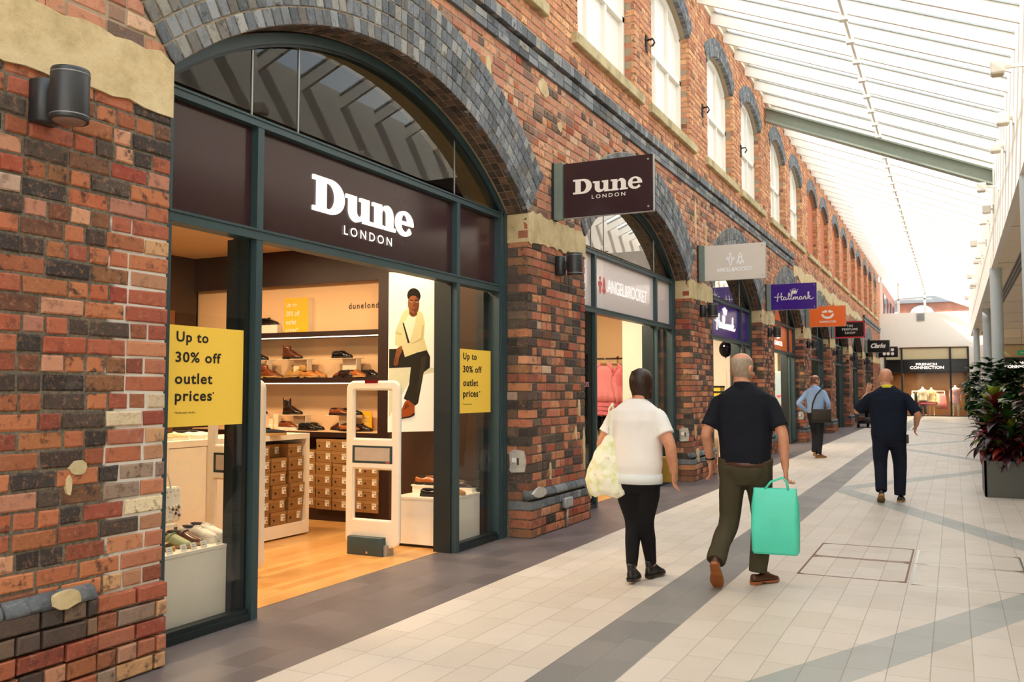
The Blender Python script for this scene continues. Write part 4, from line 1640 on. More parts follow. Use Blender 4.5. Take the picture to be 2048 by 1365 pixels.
# ------------------------------------------------------------------ shoes
def shoe_mb(kind):
    """toe towards +X, heel at x = 0, length 0.29"""
    L = 0.29
    T = [0, .03, .08, .16, .26, .36, .46, .56, .66, .76, .86, .93, .98, 1.0]
    Wd = [.012, .024, .031, .034, .033, .033, .037, .043, .047, .046, .039, .029, .017, .006]
    if kind in ('derby', 'oxford', 'loafer'):
        top = [.070, .078, .080, .076, .072, .078, .088, .084, .072, .060, .050, .044, .038, .030]
        s = 0.022
    elif kind == 'sneaker':
        top = [.085, .095, .098, .092, .088, .096, .104, .100, .088, .076, .068, .060, .052, .045]
        s = 0.034
        Wd = [w + .004 for w in Wd]
    elif kind == 'slip':
        top = [.062, .070, .072, .066, .060, .062, .068, .066, .060, .056, .052, .048, .044, .038]
        s = 0.026
        Wd = [w + .003 for w in Wd]
    elif kind == 'sandal':
        top = [.030] * 14
        s = 0.024
    else:                                              # boots
        top = [.095, .105, .110, .112, .112, .112, .108, .094, .078, .064, .053, .046, .040, .032]
        s = 0.026
    up, so, la, li = MB(), MB(), MB(), MB()
    so.smooth = True
    rings = []
    for tt, w in zip(T, Wd):
        e = w + .004
        x = -.004 + tt * (L + .006)
        z0 = 0.0 if (tt < .3 or kind in ('sneaker', 'slip', 'sandal')) else min(.006, (tt - .3) * .1)
        rings.append([(x, -e, z0), (x, e, z0), (x, e, s), (x, -e, s)])
    so.loft(rings, smooth=False)
    if kind in ('derby', 'oxford', 'loafer', 'boot', 'chelsea'):
        so.box(.09, .15, -.05, .05, .0, .0065)
        so = MB()
        rings = []
        for tt, w in zip(T, Wd):
            e = w + .004
            x = -.004 + tt * (L + .006)
            rings.append([(x, -e, s - .009 - (.0 if tt < .45 else .009)), (x, e, s - .009 - (.0 if tt < .45 else .009)), (x, e, s), (x, -e, s)])
        so.loft(rings, smooth=False)
        so.loft([[(x, -w, 0), (x, w, 0), (x, w, s - .008), (x, -w, s - .008)] for x, w in ((-.002, .016), (.01, .028), (.03, .034), (.075, .035))], smooth=False)
    n = 13
    rings = []
    for tt, w, z in zip(T, Wd, top):
        x = tt * L
        pw = 2.4 if tt > .3 else 2.8
        r = []
        for q in range(n):
            a = PI * q / (n - 1)
            cx, sx = math.cos(a), math.sin(a)
            r.append((x, w * math.copysign(abs(cx) ** (2 / pw), cx), s - .002 + (z - s) * abs(sx) ** (2 / pw)))
        rings.append(r)
    if kind != 'sandal':
        up.loft(rings, closed=True)
    else:
        for x0, x1, h in ((.17, .25, .05), (.0, .03, .07)):
            rr = []
            for x in (x0, (x0 + x1) / 2, x1):
                w = .044 if x > .1 else .033
                rr.append([(x, w * math.cos(a), s + (h - s) * math.sin(a)) for a in [PI * q / 12 for q in range(13)]])
            up.loft(rr, closed=False)
        up.tube([(.02, .034, .045), (.09, .036, .055), (.17, .040, .04)], .006, 6)
        up.tube([(.02, -.034, .045), (.09, -.036, .055), (.17, -.040, .04)], .006, 6)
    if kind in ('boot', 'chelsea'):
        hgt = .15 if kind == 'boot' else .175
        rr = []
        for z, x0, x1, w in ((.085, .002, .125, .034), (.11, .000, .115, .036), (hgt - .02, -.002, .112, .038), (hgt, -.004, .113, .039)):
            rr.append([((x0 + x1) / 2 + (x1 - x0) / 2 * math.cos(a), w * math.sin(a), z + (.008 * math.cos(a) if z > .13 else 0)) for a in [2 * PI * q / 16 for q in range(16)]])
        up.loft(rr)
        if kind == 'chelsea':
            for x in (-.004, .108):
                li.tube([(x, 0, hgt - .03), (x, .0, hgt + .025)], (.008, .003), 6)
            li.box(.04, .078, -.0395, .0395, .09, hgt - .004)
        else:
            li.tube([(-.004, 0, hgt - .01), (-.008, 0, hgt + .02)], .004, 6)
    elif kind != 'sandal':
        # dark opening for the foot
        li.ball((.075, 0, top[2] - .003), (.066, .024, .010), 14, 6)
    if kind in ('derby', 'sneaker', 'boot', 'oxford'):
        for q in range(4 if kind != 'oxford' else 5):
            x = .125 + q * .019
            i = min(12, int(x / L * 14))
            z = np.interp(x / L, T, top)
            la.tube([(x - .004, -.020, z - .006), (x, 0, z + .003), (x + .004, .020, z - .006)], .0028, 5)
    if kind == 'loafer':
        la.tube([(.14, -.036, .05), (.15, -.02, .083), (.152, 0, .088), (.15, .02, .083), (.14, .036, .05)], (.010, .003), 6)
    return up, so, la, li


M['lining'] = plain('dark_shoe_lining', '#1c120d', 0.8)
SHC = {'cognac': ('#a35a22', .3), 'tan': ('#b87433', .35), 'suede': ('#b68a4a', .9), 'brown': ('#5a2a17', .3), 'dark': ('#2a1712', .25), 'black': ('#0f0d0d', .18), 'ox': ('#5a1d17', .25), 'navy': ('#151821', .85), 'white': ('#ece3d4', .55), 'green': ('#a3ad80', .6), 'sand': ('#c9ad80', .7), 'mid': ('#7a3d1c', .3)}
for k_, (c_, r_) in SHC.items():
    M['sh_' + k_] = plain(k_ + '_shoe_leather', c_, r_, var=.10, scale=30, coat=.3 if r_ < .4 else 0)
M['sole_dark'] = plain('dark_sole', '#20150f', .6)
M['sole_white'] = plain('white_sole', '#efe8da', .6)
M['sole_tan'] = plain('tan_sole', '#b08a55', .7)
_sp = {}
NAMES = {'derby': 'derby_shoe', 'oxford': 'oxford_shoe', 'boot': 'ankle_boot', 'chelsea': 'chelsea_boot', 'sneaker': 'sneaker', 'loafer': 'loafer', 'slip': 'slip_on_shoe', 'sandal': 'sandal'}


def shoe(kind, color, loc, rz, label, sole='sole_dark', lace=None, scale=1.0, group=None):
    key = (kind, color, sole, lace)
    if key in _sp:
        o = dup(_sp[key], loc, rz, label, group)
    else:
        o = thing(NAMES[kind], label, 'shoe' if 'boot' not in NAMES[kind] else 'boot', loc, rz, group)
        up, so, la, li = shoe_mb(kind)
        so.build('sole', M[sole], o)
        up.build('upper', M['sh_' + color], o)
        if la.v:
            la.build('strap' if kind == 'loafer' else 'laces', M[lace or ('sh_' + color)], o)
        if li.v:
            li.build('lining', M['lining'], o)
        _sp[key] = o
    if group is None and 'group' in o:
        del o['group']
    o.scale = (scale,) * 3
    return o


def riser(px0, px1, pyt, z0, label, Y=8.42):
    a, b = onY(px0, pyt, Y), onY(px1, pyt, Y)
    z = a.z * .5 + b.z * .5
    t = thing('display_riser', label, 'riser', ((a.x + b.x) / 2, Y, z0))
    m = MB()
    m.box(a.x, b.x, Y - .07, Y + .09, z - .006, z)
    m.build('top', M['acrylic'], t, True)
    m = MB()
    m.box(a.x + (b.x - a.x) * .38, b.x - .004, Y + .03, Y + .036, z0, z - .006)
    m.box(b.x - .006, b.x, Y - .06, Y + .03, z0, z - .006)
    m.build('leg', M['acrylic'], t, True)
    return z


def sx(px_, py_, Y):
    return onY(px_, py_, Y).x


FR, BK = 8.345, 8.48       # front and back rows on a shelf
# top shelf
x = sx(545, 640, 8.36)
t = tag(MB(), None) if False else None
mb = MB()
a, b = onY(522, 665, 8.33), onY(559, 650, 8.33)
mb.box(a.x - .25, b.x, 8.29, 8.365, TS1, b.z)
tag(mb.build('display_block', M['warm_white']), 'white display block under the black shoe on the top shelf', 'block')
shoe('loafer', 'black', (b.x - .31, 8.325, b.z), 0.0, 'black loafer on a white block on the top shelf')
t = thing('sale_block', 'yellow sale block with white lettering standing on the top shoe shelf', 'sign', (onY(593, 650, 8.33).x, 8.33, TS1))
a, b = onY(568, 660, 8.29), onY(618, 595, 8.29)
mb = MB()
mb.box(a.x, b.x, 8.29, 8.366, TS1, b.z)
mb.build('block', M['warm_white'], t, True)
mb = MB()
mb.box(a.x, b.x, 8.286, 8.29, TS1, b.z)
mb.build('front_card', M['yellow_lit'], t, True)
mb = MB()
for i, s in enumerate(('Up to', '30% off', 'outlet', 'prices*')):
    w = (b.x - a.x) * (.42, .55, .42, .5)[i]
    zz = b.z - .115 - i * .098
    put_geo(mb, text_geo(s, .01, 0, 1.1), (a.x + .035, a.x + .035 + w, zz, zz + .06, 8.286), 'y-', .003)
mb.build('lettering', M['sign_white'], t, True)
# second shelf
z = riser(520, 541, 721, TS2, 'clear riser at the left end of the second shelf')
shoe('derby', 'black', (sx(536, 718, 8.42) - .29, 8.42, z), 0, 'black shoe on the riser at the left end of the second shelf')
z = riser(562, 621, 719, TS2, 'clear riser under the brown ankle boot on the second shelf')
shoe('boot', 'brown', (sx(567, 718, 8.42), 8.42, z), -.05, 'reddish brown ankle boot on a riser on the second shelf')
z = riser(660, 719, 717, TS2, 'clear riser under the black brogues on the second shelf')
shoe('derby', 'black', (sx(667, 716, 8.42), 8.40, z), -.05, 'glossy black derby shoe on a riser on the second shelf')
SH2 = [(522, 'boot', 'mid', FR, 'nearer brown boot at the left end of the second shelf', 'sole_tan'), (531, 'derby', 'brown', BK, 'farther brown shoe at the left end of the second shelf', 'sole_tan'),
       (560, 'boot', 'suede', BK, 'farther tan suede boot on the second shelf', 'sole_tan'), (574, 'boot', 'suede', FR, 'nearer tan suede boot on the second shelf', 'sole_tan'),
       (602, 'oxford', 'tan', FR, 'nearer tan oxford shoe on the second shelf', 'sole_tan'), (617, 'oxford', 'tan', BK, 'farther tan oxford shoe on the second shelf', 'sole_tan'),
       (660, 'derby', 'mid', BK, 'dark toed tan shoe under the black brogues on the second shelf', 'sole_dark'), (678, 'derby', 'dark', FR, 'dark brown shoe in the middle of the right group on the second shelf', 'sole_dark'),
       (694, 'oxford', 'cognac', FR - .02, 'cognac oxford shoe at the right of the second shelf', 'sole_tan'), (713, 'loafer', 'dark', BK, 'dark loafer behind the cognac oxford on the second shelf', 'sole_dark'),
       (756, 'derby', 'black', FR, 'black shoe at the far right end of the second shelf', 'sole_dark')]
for p_, kd, cl, yy, lb, so_ in SH2:
    flip = p_ in (560, 574, 660)
    xx = sx(p_, 755, yy)
    if p_ == 756:
        xx = min(xx, SX1 - .31)
    shoe(kd, cl, (xx + (.28 if flip else 0), yy, TS2), PI - .25 if flip else -.12, lb, so_)
# third shelf
z = riser(520, 535, 829, TS3, 'clear riser at the left end of the third shelf')
shoe('derby', 'dark', (sx(534, 826, 8.42) - .29, 8.42, z), 0, 'dark shoe on the riser at the left end of the third shelf')
z = riser(563, 618, 830, TS3, 'clear riser under the chelsea boot on the third shelf')
shoe('chelsea', 'dark', (sx(567, 829, 8.42), 8.42, z), -.05, 'dark brown chelsea boot on a riser on the third shelf')
z = riser(657, 704, 831, TS3, 'clear riser under the brown derby pair on the third shelf')
shoe('derby', 'mid', (sx(661, 830, 8.40), 8.39, z), -.05, 'brown derby shoe on a riser on the third shelf')
shoe('derby', 'black', (sx(683, 830, 8.47), 8.48, z), -.05, 'black shoe behind the brown derby on the third shelf riser')
SH3 = [(559, 'sneaker', 'mid', FR, 'brown sneaker with a white sole on the third shelf', 'sole_white'), (598, 'derby', 'black', FR, 'nearer black patent shoe on the third shelf', 'sole_dark'),
       (612, 'derby', 'black', BK, 'farther black patent shoe on the third shelf', 'sole_dark'), (655, 'derby', 'ox', BK, 'oxblood shoe under the brown derby on the third shelf', 'sole_dark'), (668, 'derby', 'dark', FR + .03, 'dark brown shoe in the right group of the third shelf', 'sole_dark'),
       (681, 'oxford', 'cognac', FR - .02, 'cognac oxford shoe behind the security gate on the third shelf', 'sole_dark'), (705, 'loafer', 'dark', FR + .06, 'dark loafer beside the small orange card on the third shelf', 'sole_dark')]
for p_, kd, cl, yy, lb, so_ in SH3:
    flip = p_ in (655, 668)
    xx = sx(p_, 860, yy)
    shoe(kd, cl, (xx + (.28 if flip else 0), yy, TS3), PI - .25 if flip else -.12, lb, so_)
t = thing('sale_card', 'small orange yellow sale card standing on the third shelf', 'sign', (sx(734, 858, 8.52), 8.52, TS3))
a, b = onY(725, 858, 8.52), onY(744, 823, 8.52)
mb = MB()
mb.box(a.x, b.x, 8.515, 8.525, TS3, b.z)
mb.build('card', M['yellow_lit'], t, True)
mb = MB()
for i, s in enumerate(('Up to', '30% off', 'outlet', 'prices*')):
    put_geo(mb, text_geo(s, .01, 0, 1.1), (a.x + .02, a.x + .09, b.z - .075 - i * .04, b.z - .05 - i * .04, 8.515), 'y-', .002)
mb.build('lettering', M['sign_white'], t, True)
# small pale cartons and care products behind the shoes at the left of the third shelf
for i, (p0, p1, p2, dy) in enumerate(((531, 539, 836, 0), (540, 549, 838, .02), (550, 560, 828, .05))):
    a, b = onY(p0, p2, 8.46 + dy), onY(p1, p2, 8.46 + dy)
    t = thing('care_carton', ('small pale care carton, leftmost of three on the third shelf', 'small pale care carton, middle of three on the third shelf', 'small pale care carton beside the chelsea boot riser')[i], 'carton', (a.x, 8.46 + dy, TS3), group='care cartons on the third shelf')
    mb = MB()
    mb.box(a.x, b.x, 8.43 + dy, 8.49 + dy, TS3, a.z)
    mb.build('carton', M['acrylic'], t, True)
    mb = MB()
    mb.box(a.x + .01, b.x - .01, 8.428 + dy, 8.43 + dy, TS3 + .03, TS3 + .06)
    mb.build('label', M['sign_white'], t, True)

# ------------------------------------------------------------------ white floor unit (gondola) with shoe boxes
GX, GY1 = -6.04, 7.47
t = thing('floor_unit', 'low white display unit with open bays of shoe boxes inside the doorway', 'display unit', (GX - .3, 6.2, 0))
mb = MB()
mb.box(GX - .6, GX, 4.7, GY1 + .02, .985, 1.04)
mb.build('top', M['warm_white'], t, True)
for y in (GY1 - .03, 6.50, 5.57, 4.72):
    mb = MB()
    mb.box(GX - .6, GX - .001, y, y + .05, .14, .985)
    mb.build('upright', M['warm_white'], t, True)
mb = MB()
mb.box(GX - .6, GX, 4.7, GY1 + .02, .02, .14)
mb.build('base', M['warm_white'], t, True)
mb = MB()
mb.box(GX - .6, GX - .57, 4.7, GY1, .14, .985)
mb.build('back_panel', M['warm_white'], t, True)
for y0, y1 in ((5.625, 6.055), (6.065, 6.495)):
    mb = MB()
    mb.box(GX - .02, GX - .004, y0, y1, .15, .98)
    mb.build('door', M['warm_white'], t, True)

M['kraft'] = plain('kraft_card', '#8f6636', .75, var=.07, scale=20)
M['kraft2'] = plain('kraft_lid', '#987040', .75, var=.07, scale=20)
M['label'] = plain('white_label', '#efe6d6', .6, var=.01)
M['print'] = plain('label_print', '#8d8378', .6)


def make_box(w, h, d):
    """end of the box faces -Y; origin at the bottom middle of that face"""
    t = thing('shoe_box', None, 'shoe box')
    m = MB()
    m.box(-w / 2 + .002, w / 2 - .002, .002, d, .001, h - .002)
    m.build('carton', M['kraft'], t)
    m = MB()
    m.box(-w / 2, w / 2, -.001, d + .002, h - .036, h)
    m.build('lid', M['kraft2'], t)
    m = MB()
    m.box(w * .13, w * .38, -.004, 0, h * .30, h * .80)
    m.box(w * .15, w * .36, -.005, -.004, h * .68, h * .73, 1)
    m.box(w * .15, w * .36, -.005, -.004, h * .60, h * .64, 1)
    m.box(w * .26, w * .36, -.005, -.004, h * .36, h * .52, 1)
    m.build('label', [M['label'], M['print']], t)
    m = MB()
    m.cyl((-w * .30, h * .42), 'y', .011, -.003, .004, 12)
    m.build('finger_hole', M['ink'], t)
    return t


bxA = make_box(.222, .131, .33)
first = [True]


def put_box(loc, rz, label, group):
    if first[0]:
        bxA.location = loc
        bxA.rotation_euler = (0, 0, rz)
        tag(bxA, label, group=group)
        first[0] = False
        return bxA
    return dup(bxA, loc, rz, label, group)


ORD = ('bottom', 'second', 'third', 'fourth', 'fifth', 'top')
COLN = ('left', 'middle', 'right')
for c_, y in enumerate((6.80, 7.05, 7.30)):
    n_ = (6, 5, 6)[c_] if c_ != 1 else 6
    for r_ in range(n_):
        back = (c_ == 1 and r_ == 5)
        put_box((GX - .02 - (.10 if back else 0) + R.uniform(-.012, .006), y + R.uniform(-.012, .012) + (0.015 if r_ < 4 and c_ == 2 else 0), .14 + r_ * .1335), PI / 2 + R.uniform(-.03, .03),
                'brown shoe box in the white unit, %s column, %s of six' % (COLN[c_], ORD[r_]), 'shoe boxes in the white unit')
for r_ in range(4):
    put_box((GX - .02, 5.42, .14 + r_ * .1335), PI / 2 + R.uniform(-.02, .02), 'brown shoe box in the far left bay of the white unit, %s of four' % ('bottom', 'second', 'third', 'top')[r_], 'shoe boxes in the white unit')
xs = [-6.45, -6.22, -5.99, -5.815]
cn = ['first', 'second', 'third', 'fourth']
for c_, (xx, n_, yy) in enumerate(((-6.45, 6, 8.25), (-6.222, 6, 8.25), (-5.995, 4, 8.24))):
    for r_ in range(n_):
        put_box((xx + R.uniform(-.006, .006), yy + R.uniform(-.008, .01), .135 + r_ * .1325), R.uniform(-.025, .025), 'brown shoe box under the wall shelves, %s column from the left, %s one' % (cn[c_], ('bottom', 'second', 'third', 'fourth', 'fifth', 'sixth')[r_]), 'shoe boxes under the wall shelves')
for r_ in range(5):
    put_box((-6.72, 8.30, .135 + r_ * .1325), 0.0, 'brown shoe box under the wall shelves beside the white unit, %s one' % ('bottom', 'second', 'third', 'fourth', 'fifth')[r_], 'shoe boxes under the wall shelves')
for r_ in range(4):
    put_box((-5.80 + .0, 8.235, .135 + r_ * .1325), 0.0, 'brown shoe box under the wall shelves next to the dark upright, %s one' % ('bottom', 'second', 'third', 'top')[r_], 'shoe boxes under the wall shelves')
# shoes on top of the white unit
p = onX(523, 862, GX - .12)
shoe('slip', 'navy', (GX - .10, 6.80, 1.04), .95, 'dark navy slip-on with a rope sole on the white unit', 'sole_tan')
shoe('slip', 'navy', (GX - .24, 6.62, 1.04), .95, 'dark navy slip-on behind the other on the white unit', 'sole_tan')
for i, (yy, cl) in enumerate(((5.62, 'sand'), (5.78, 'sand'), (5.98, 'white'), (6.12, 'white'))):
    shoe('slip', cl, (GX - .35, yy, 1.04), .5, 'pale slip-on shoe on the white unit under the yellow poster, %s from the left' % ('first', 'second', 'third', 'fourth')[i], 'sole_white')


# ------------------------------------------------------------------ security gates
def gate(name_label, Y, x0, x1):
    t = thing('security_gate', name_label, 'security gate', ((x0 + x1) / 2, Y, 0))
    z0, z1 = .09, 1.55
    w = .055

    def rrect(a0, a1, b0, b1, r, n=6):
        pts = []
        for cx, cz, s in ((a1 - r, b0 + r, -90), (a1 - r, b1 - r, 0), (a0 + r, b1 - r, 90), (a0 + r, b0 + r, 180)):
            pts += arc(cx, cz, r, r, s, s + 90, n)
        return pts
    o_ = rrect(x0, x1, z0, z1, .06)
    h1 = rrect(x0 + w, x1 - w, .30, .78, .02)
    h2 = rrect(x0 + w, x1 - w, 1.03, 1.50, .02)
    h3 = rrect(x0 + w, x1 - w, .82, .98, .004)
    g = shape_geo([o_, h1, h2, h3], .022)
    m = MB()
    m.add([(v[0], Y - v[2], v[1]) for v in g[0]], g[1], 0, False)
    for h in (o_,):
        pts = [(q[0], Y, q[1]) for q in h]
        m.tube(pts + [pts[0]], .022, 8)
    for h in (h1, h2):
        pts = [(q[0], Y, q[1]) for q in h]
        m.tube(pts + [pts[0]], .018, 8)
    m.build('frame', M['warm_white'], t, True)
    m = MB()
    m.box(x0 + w, x1 - w, Y - .018, Y + .018, .82, .98)
    m.box(x0 + w + .03, x1 - w - .03, Y - .024, Y - .018, .842, .962, 1)
    m.box(x1 - w - .07, x1 - w - .03, Y - .022, Y - .018, .826, .836, 2)
    m.build('advert_panel', [M['frame'], plain('panel_grey', '#b9aca0', .4), M['coral']], t, True)
    m = MB()
    m.rbox(x0 + .05, x1 - .12, Y - .085, Y + .085, 0, .165, .008, 2)
    m.cyl((x0 + .27, .03), 'y', .012, Y - .09, Y - .085, 10, 1)
    m.build('foot', [M['frame'], M['chrome']], t, True)
    m = MB()
    m.box(x1 - .12, x1 - .09, Y - .06, Y + .06, 0, .10)
    m.build('cable_cover', M['galv'], t, True)
    m = MB()
    m.box(x0 + .19, x0 + .33, Y - .025, Y + .025, z1 - .002, z1 + .024)
    m.build('alarm_light', plain('dark_red_lens', '#7d1220', .2), t, True)


gate('white security gate standing in the shoe shop doorway', 6.80, -5.03, -4.48)
gate('white security gate behind the left window under the yellow poster', 5.50, -5.45, -4.90)

# ------------------------------------------------------------------ window plinths
for lb, x0, x1, y0, y1, z in (('white window plinth carrying sandals and sneakers at the left', -5.06, -4.275, 3.3, 4.50, .485), ('white window plinth carrying lace-ups at the right of the doorway', -4.85, -4.27, 7.27, 8.17, .47)):
    t = thing('window_plinth', lb, 'plinth', ((x0 + x1) / 2, (y0 + y1) / 2, 0))
    m = MB()
    m.box(x0, x1, y0, y1, .03, z - .02)
    m.build('body', M['warm_white'], t, True)
    m = MB()
    m.box(x0 - .004, x1 + .004, y0 - .004, y1 + .004, z - .02, z)
    m.build('top', M['warm_white'], t, True)
    m = MB()
    m.box(x0 + .03, x1 - .03, y0 + .03, y1 - .03, 0, .03)
    m.build('toe_kick', M['black'], t, True)


def price_tag(loc, label):
    t = thing('price_tag', label, 'price tag', loc, R.uniform(-.1, .1), 'price tags in the windows')
    m = MB()
    m.M = Matrix.Rotation(-.35, 4, 'Y')
    m.box(-.003, 0, -.024, .024, 0.001, .046)
    m.build('card', M['label'], t)
    m = MB()
    m.M = Matrix.Rotation(-.35, 4, 'Y')
    m.box(0, .001, -.016, .016, .018, .022)
    m.box(0, .001, -.012, .012, .030, .033)
    m.build('print', M['print'], t)


ZL = .485
shoe('sandal', 'sand', (-4.65, 4.08, ZL), .10, 'tan cut-out sandal on the left window plinth', 'sole_tan')
shoe('sandal', 'sand', (-4.65, 3.94, ZL), .10, 'second tan sandal at the pier edge of the left window', 'sole_tan')
shoe('loafer', 'green', (-4.64, 4.205, ZL), .12, 'sage green sandal style loafer on the left window plinth', 'sole_tan')
shoe('loafer', 'brown', (-4.66, 4.325, ZL), .12, 'dark brown loafer on the left window plinth', 'sole_tan')
shoe('sneaker', 'white', (-4.655, 4.445, ZL), .08, 'nearer white sneaker on the left window plinth', 'sole_white')
shoe('sneaker', 'white', (-4.70, 4.56, ZL), .08, 'farther white sneaker on the left window plinth', 'sole_white')
for px_, py_, lb in ((340, 1103, 'tan sandal'), (368, 1097, 'sage green loafer'), (388, 1093, 'gap between the loafers'), (408, 1088, 'brown loafer'), (438, 1080, 'white sneakers')):
    q = onX(px_, py_, -4.30)
    price_tag((-4.295, q.y, ZL), 'white price tag in front of the %s in the left window' % lb)
# handbag on a low stand
t = thing('bag_stand', 'low metal stand under the white handbag in the left window', 'stand', (-4.86, 4.3, ZL))
m = MB()
m.box(-5.04, -4.74, 3.95, 4.50, ZL + .075, ZL + .095)
m.build('top', M['warm_white'], t, True)
for x_, y_ in ((-4.75, 4.49), (-5.03, 4.49), (-4.75, 3.96), (-5.03, 3.96)):
    m = MB()
    m.box(x_ - .008, x_ + .008, y_ - .008, y_ + .008, ZL, ZL + .075)
    m.build('leg', M['frame'], t, True)
zb = ZL + .095
t = thing('handbag', 'white patterned handbag with flower charms in the left window', 'handbag', (-4.88, 4.45, zb))
M['bag'] = None


def bag_mat():
    b = NB('monogram_leather')
    v = b.n('ShaderNodeTexVoronoi')
    v.inputs['Scale'].default_value = 30
    v.inputs['Randomness'].default_value = .4
    b.l(b.n('ShaderNodeTexCoord').outputs['Object'], v.inputs['Vector'])
    r_ = b.math('MULTIPLY', b.math('GREATER_THAN', v.outputs['Distance'], .22), b.math('LESS_THAN', v.outputs['Distance'], .30))
    col = b.mix(b.math('MULTIPLY', r_, .7), srgb('#f0e8d6'), srgb('#57503f'))
    return b.bsdf(col, .45)


M['bag'] = bag_mat()
m = MB()
m.loft([[(-4.88 + a * dx, 4.45 + b_ * dy, zb + z_) for a, b_ in ((-1, -1), (1, -1), (1.08, 0), (1, 1), (-1, 1), (-1.08, 0))] for z_, dx, dy in ((0, .06, .125), (.02, .07, .14), (.12, .06, .145), (.225, .035, .155), (.235, .028, .155))], smooth=False)
m.build('body', M['bag'], t, True)
m = MB()
for dx in (-.03, .03):
    m.tube([(-4.88 + dx, 4.45 + .085 * math.cos(a), zb + .20 + .16 * math.sin(a)) for a in [PI * q / 12 for q in range(13)]], .007, 6)
m.build('handle', M['sh_white'], t, True)
m = MB()
for (dy, dz) in ((.09, .06), (.115, .10), (.065, .09), (.12, .045), (.095, .085)):
    for q in range(5):
        a = 2 * PI * q / 5
        m.ball((-4.81, 4.45 + dy + .018 * math.cos(a), zb + dz + .018 * math.sin(a)), (.006, .012, .012), 8, 5, 0)
    m.ball((-4.803, 4.45 + dy, zb + dz), (.006, .010, .010), 8, 5, 1)
m.build('flower_charm', [M['sh_white'], M['sh_brown']], t, True)

ZR = .47
t = thing('shoe_stand', 'low white stand under the cognac brogue in the right window', 'stand', (-4.72, 7.72, ZR))
m = MB()
m.box(-4.83, -4.55, 7.55, 7.95, ZR + .07, ZR + .085)
m.build('top', M['warm_white'], t, True)
for y_ in (7.56, 7.93):
    m = MB()
    m.box(-4.82, -4.56, y_, y_ + .01, ZR, ZR + .07)
    m.build('side', M['warm_white'], t, True)
shoe('oxford', 'cognac', (-4.81, 7.60, ZR + .085), .15, 'cognac brogue on the white stand in the right window', 'sole_dark')
shoe('loafer', 'black', (-4.80, 7.84, ZR + .085), .3, 'black loafer on the white stand in the right window', 'sole_dark')
shoe('slip', 'black', (-4.62, 7.40, ZR), .10, 'black suede slip-on at the front of the right window plinth', 'sole_dark')
shoe('loafer', 'tan', (-4.54, 7.55, ZR), .3, 'tan loafer half hidden by the door post in the right window', 'sole_tan')
shoe('sneaker', 'dark', (-4.63, 7.93, ZR), .32, 'black and tan sneaker beside the door post in the right window', 'sole_white', 'sh_sand')
shoe('sneaker', 'sand', (-4.74, 8.02, ZR), .32, 'sand coloured sneaker in the right window', 'sole_white', 'sh_white')
for px_, py_, lb in ((947, 983, 'black and tan sneaker'), (965, 978, 'sand coloured sneaker')):
    q = onX(px_, py_, -4.30)
    price_tag((-4.295, q.y, ZR), 'white price tag in front of the %s in the right window' % lb)
price_tag((-4.545, 7.63, ZR + .085), 'white price tag beside the cognac brogue in the right window')

# ------------------------------------------------------------------ sale posters on the glass
for lb, px_ in (('large yellow sale poster in the left window of the shoe shop', 'L'), ('yellow sale poster in the right window of the shoe shop', 'R')):
    xp = XF - .044
    if px_ == 'L':
        y0, y1, z0, z1 = 3.66, 4.455, 1.265, 1.872
        tx = [('Up to', 352, 416, 688, 710), ('30% off', 350, 441, 722, 744), ('outlet', 349, 424, 760, 781), ('prices', 349, 423, 792, 812), ('*Selected styles', 348, 390, 826, 832)]
    else:
        y0, y1, z0, z1 = 7.245, 7.93, 1.268, 1.875
        tx = [('Up to', 926, 953, 721, 733), ('30% off', 926, 963, 744, 757), ('outlet', 926, 956, 767, 779), ('prices', 926, 956, 788, 799), ('*Selected styles', 926, 943, 810, 813)]
    t = thing('sale_poster', lb, 'poster', (xp, (y0 + y1) / 2, z0))
    m = MB()
    m.box(xp - .003, xp, y0, y1, z0, z1)
    m.build('sheet', M['yellow'], t, True)
    m = MB()
    zz = [z0 + .505, z0 + .385, z0 + .255, z0 + .15, z0 + .075]
    for i, (s, a, b, c, d) in enumerate(tx):
        pa, pb = onX(a, d, xp), onX(b, d, xp)
        h = (.066, .064, .066, .064, .016)[i]
        if s == 'prices':
            zz_, hh = zz[i] - .018, h + .018
        else:
            zz_, hh = zz[i], h
        if s == 'Up to':
            zz_, hh = zz[i] - .016, h + .016
        put_geo(m, text_geo(s, .022 if i < 4 else .01, 0, 1.12), (pa.y, pb.y, zz_, zz_ + hh, xp), 'x+', .002)
    m.box(xp, xp + .002, pb.y + (onX(tx[3][2] + 2, 800, xp).y - pb.y), onX(tx[3][2] + 4, 800, xp).y, zz[3] + .045, zz[3] + .056)
    m.build('lettering', M['ink'], t, True)

# ------------------------------------------------------------------ tall fashion poster
PA, PB = Vector((onY(778, 700, 7.75).x, 7.75, 0)), Vector((onY(868, 700, 8.17).x, 8.17, 0))
zt, zbm = onY(778, 545, 7.75).z, onY(776, 865, 7.75).z
pd = (PB - PA)
pw = pd.length
pd.normalize()
t = thing('fashion_poster', 'tall bright poster of a seated model in a cream blazer beside the doorway', 'poster', (PA.x, PA.y, zbm))
t.rotation_euler = (0, 0, math.atan2(pd.y, pd.x))
ph = zt - zbm
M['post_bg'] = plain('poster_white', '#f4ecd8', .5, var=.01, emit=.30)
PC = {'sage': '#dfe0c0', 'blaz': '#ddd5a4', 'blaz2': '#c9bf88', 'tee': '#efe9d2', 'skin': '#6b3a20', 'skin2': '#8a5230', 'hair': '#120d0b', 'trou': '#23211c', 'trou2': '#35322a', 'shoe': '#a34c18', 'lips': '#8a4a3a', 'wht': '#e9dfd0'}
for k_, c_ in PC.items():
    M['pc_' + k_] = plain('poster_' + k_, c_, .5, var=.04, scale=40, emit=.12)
m = MB()
m.box(0, pw, 0, .02, 0, ph)
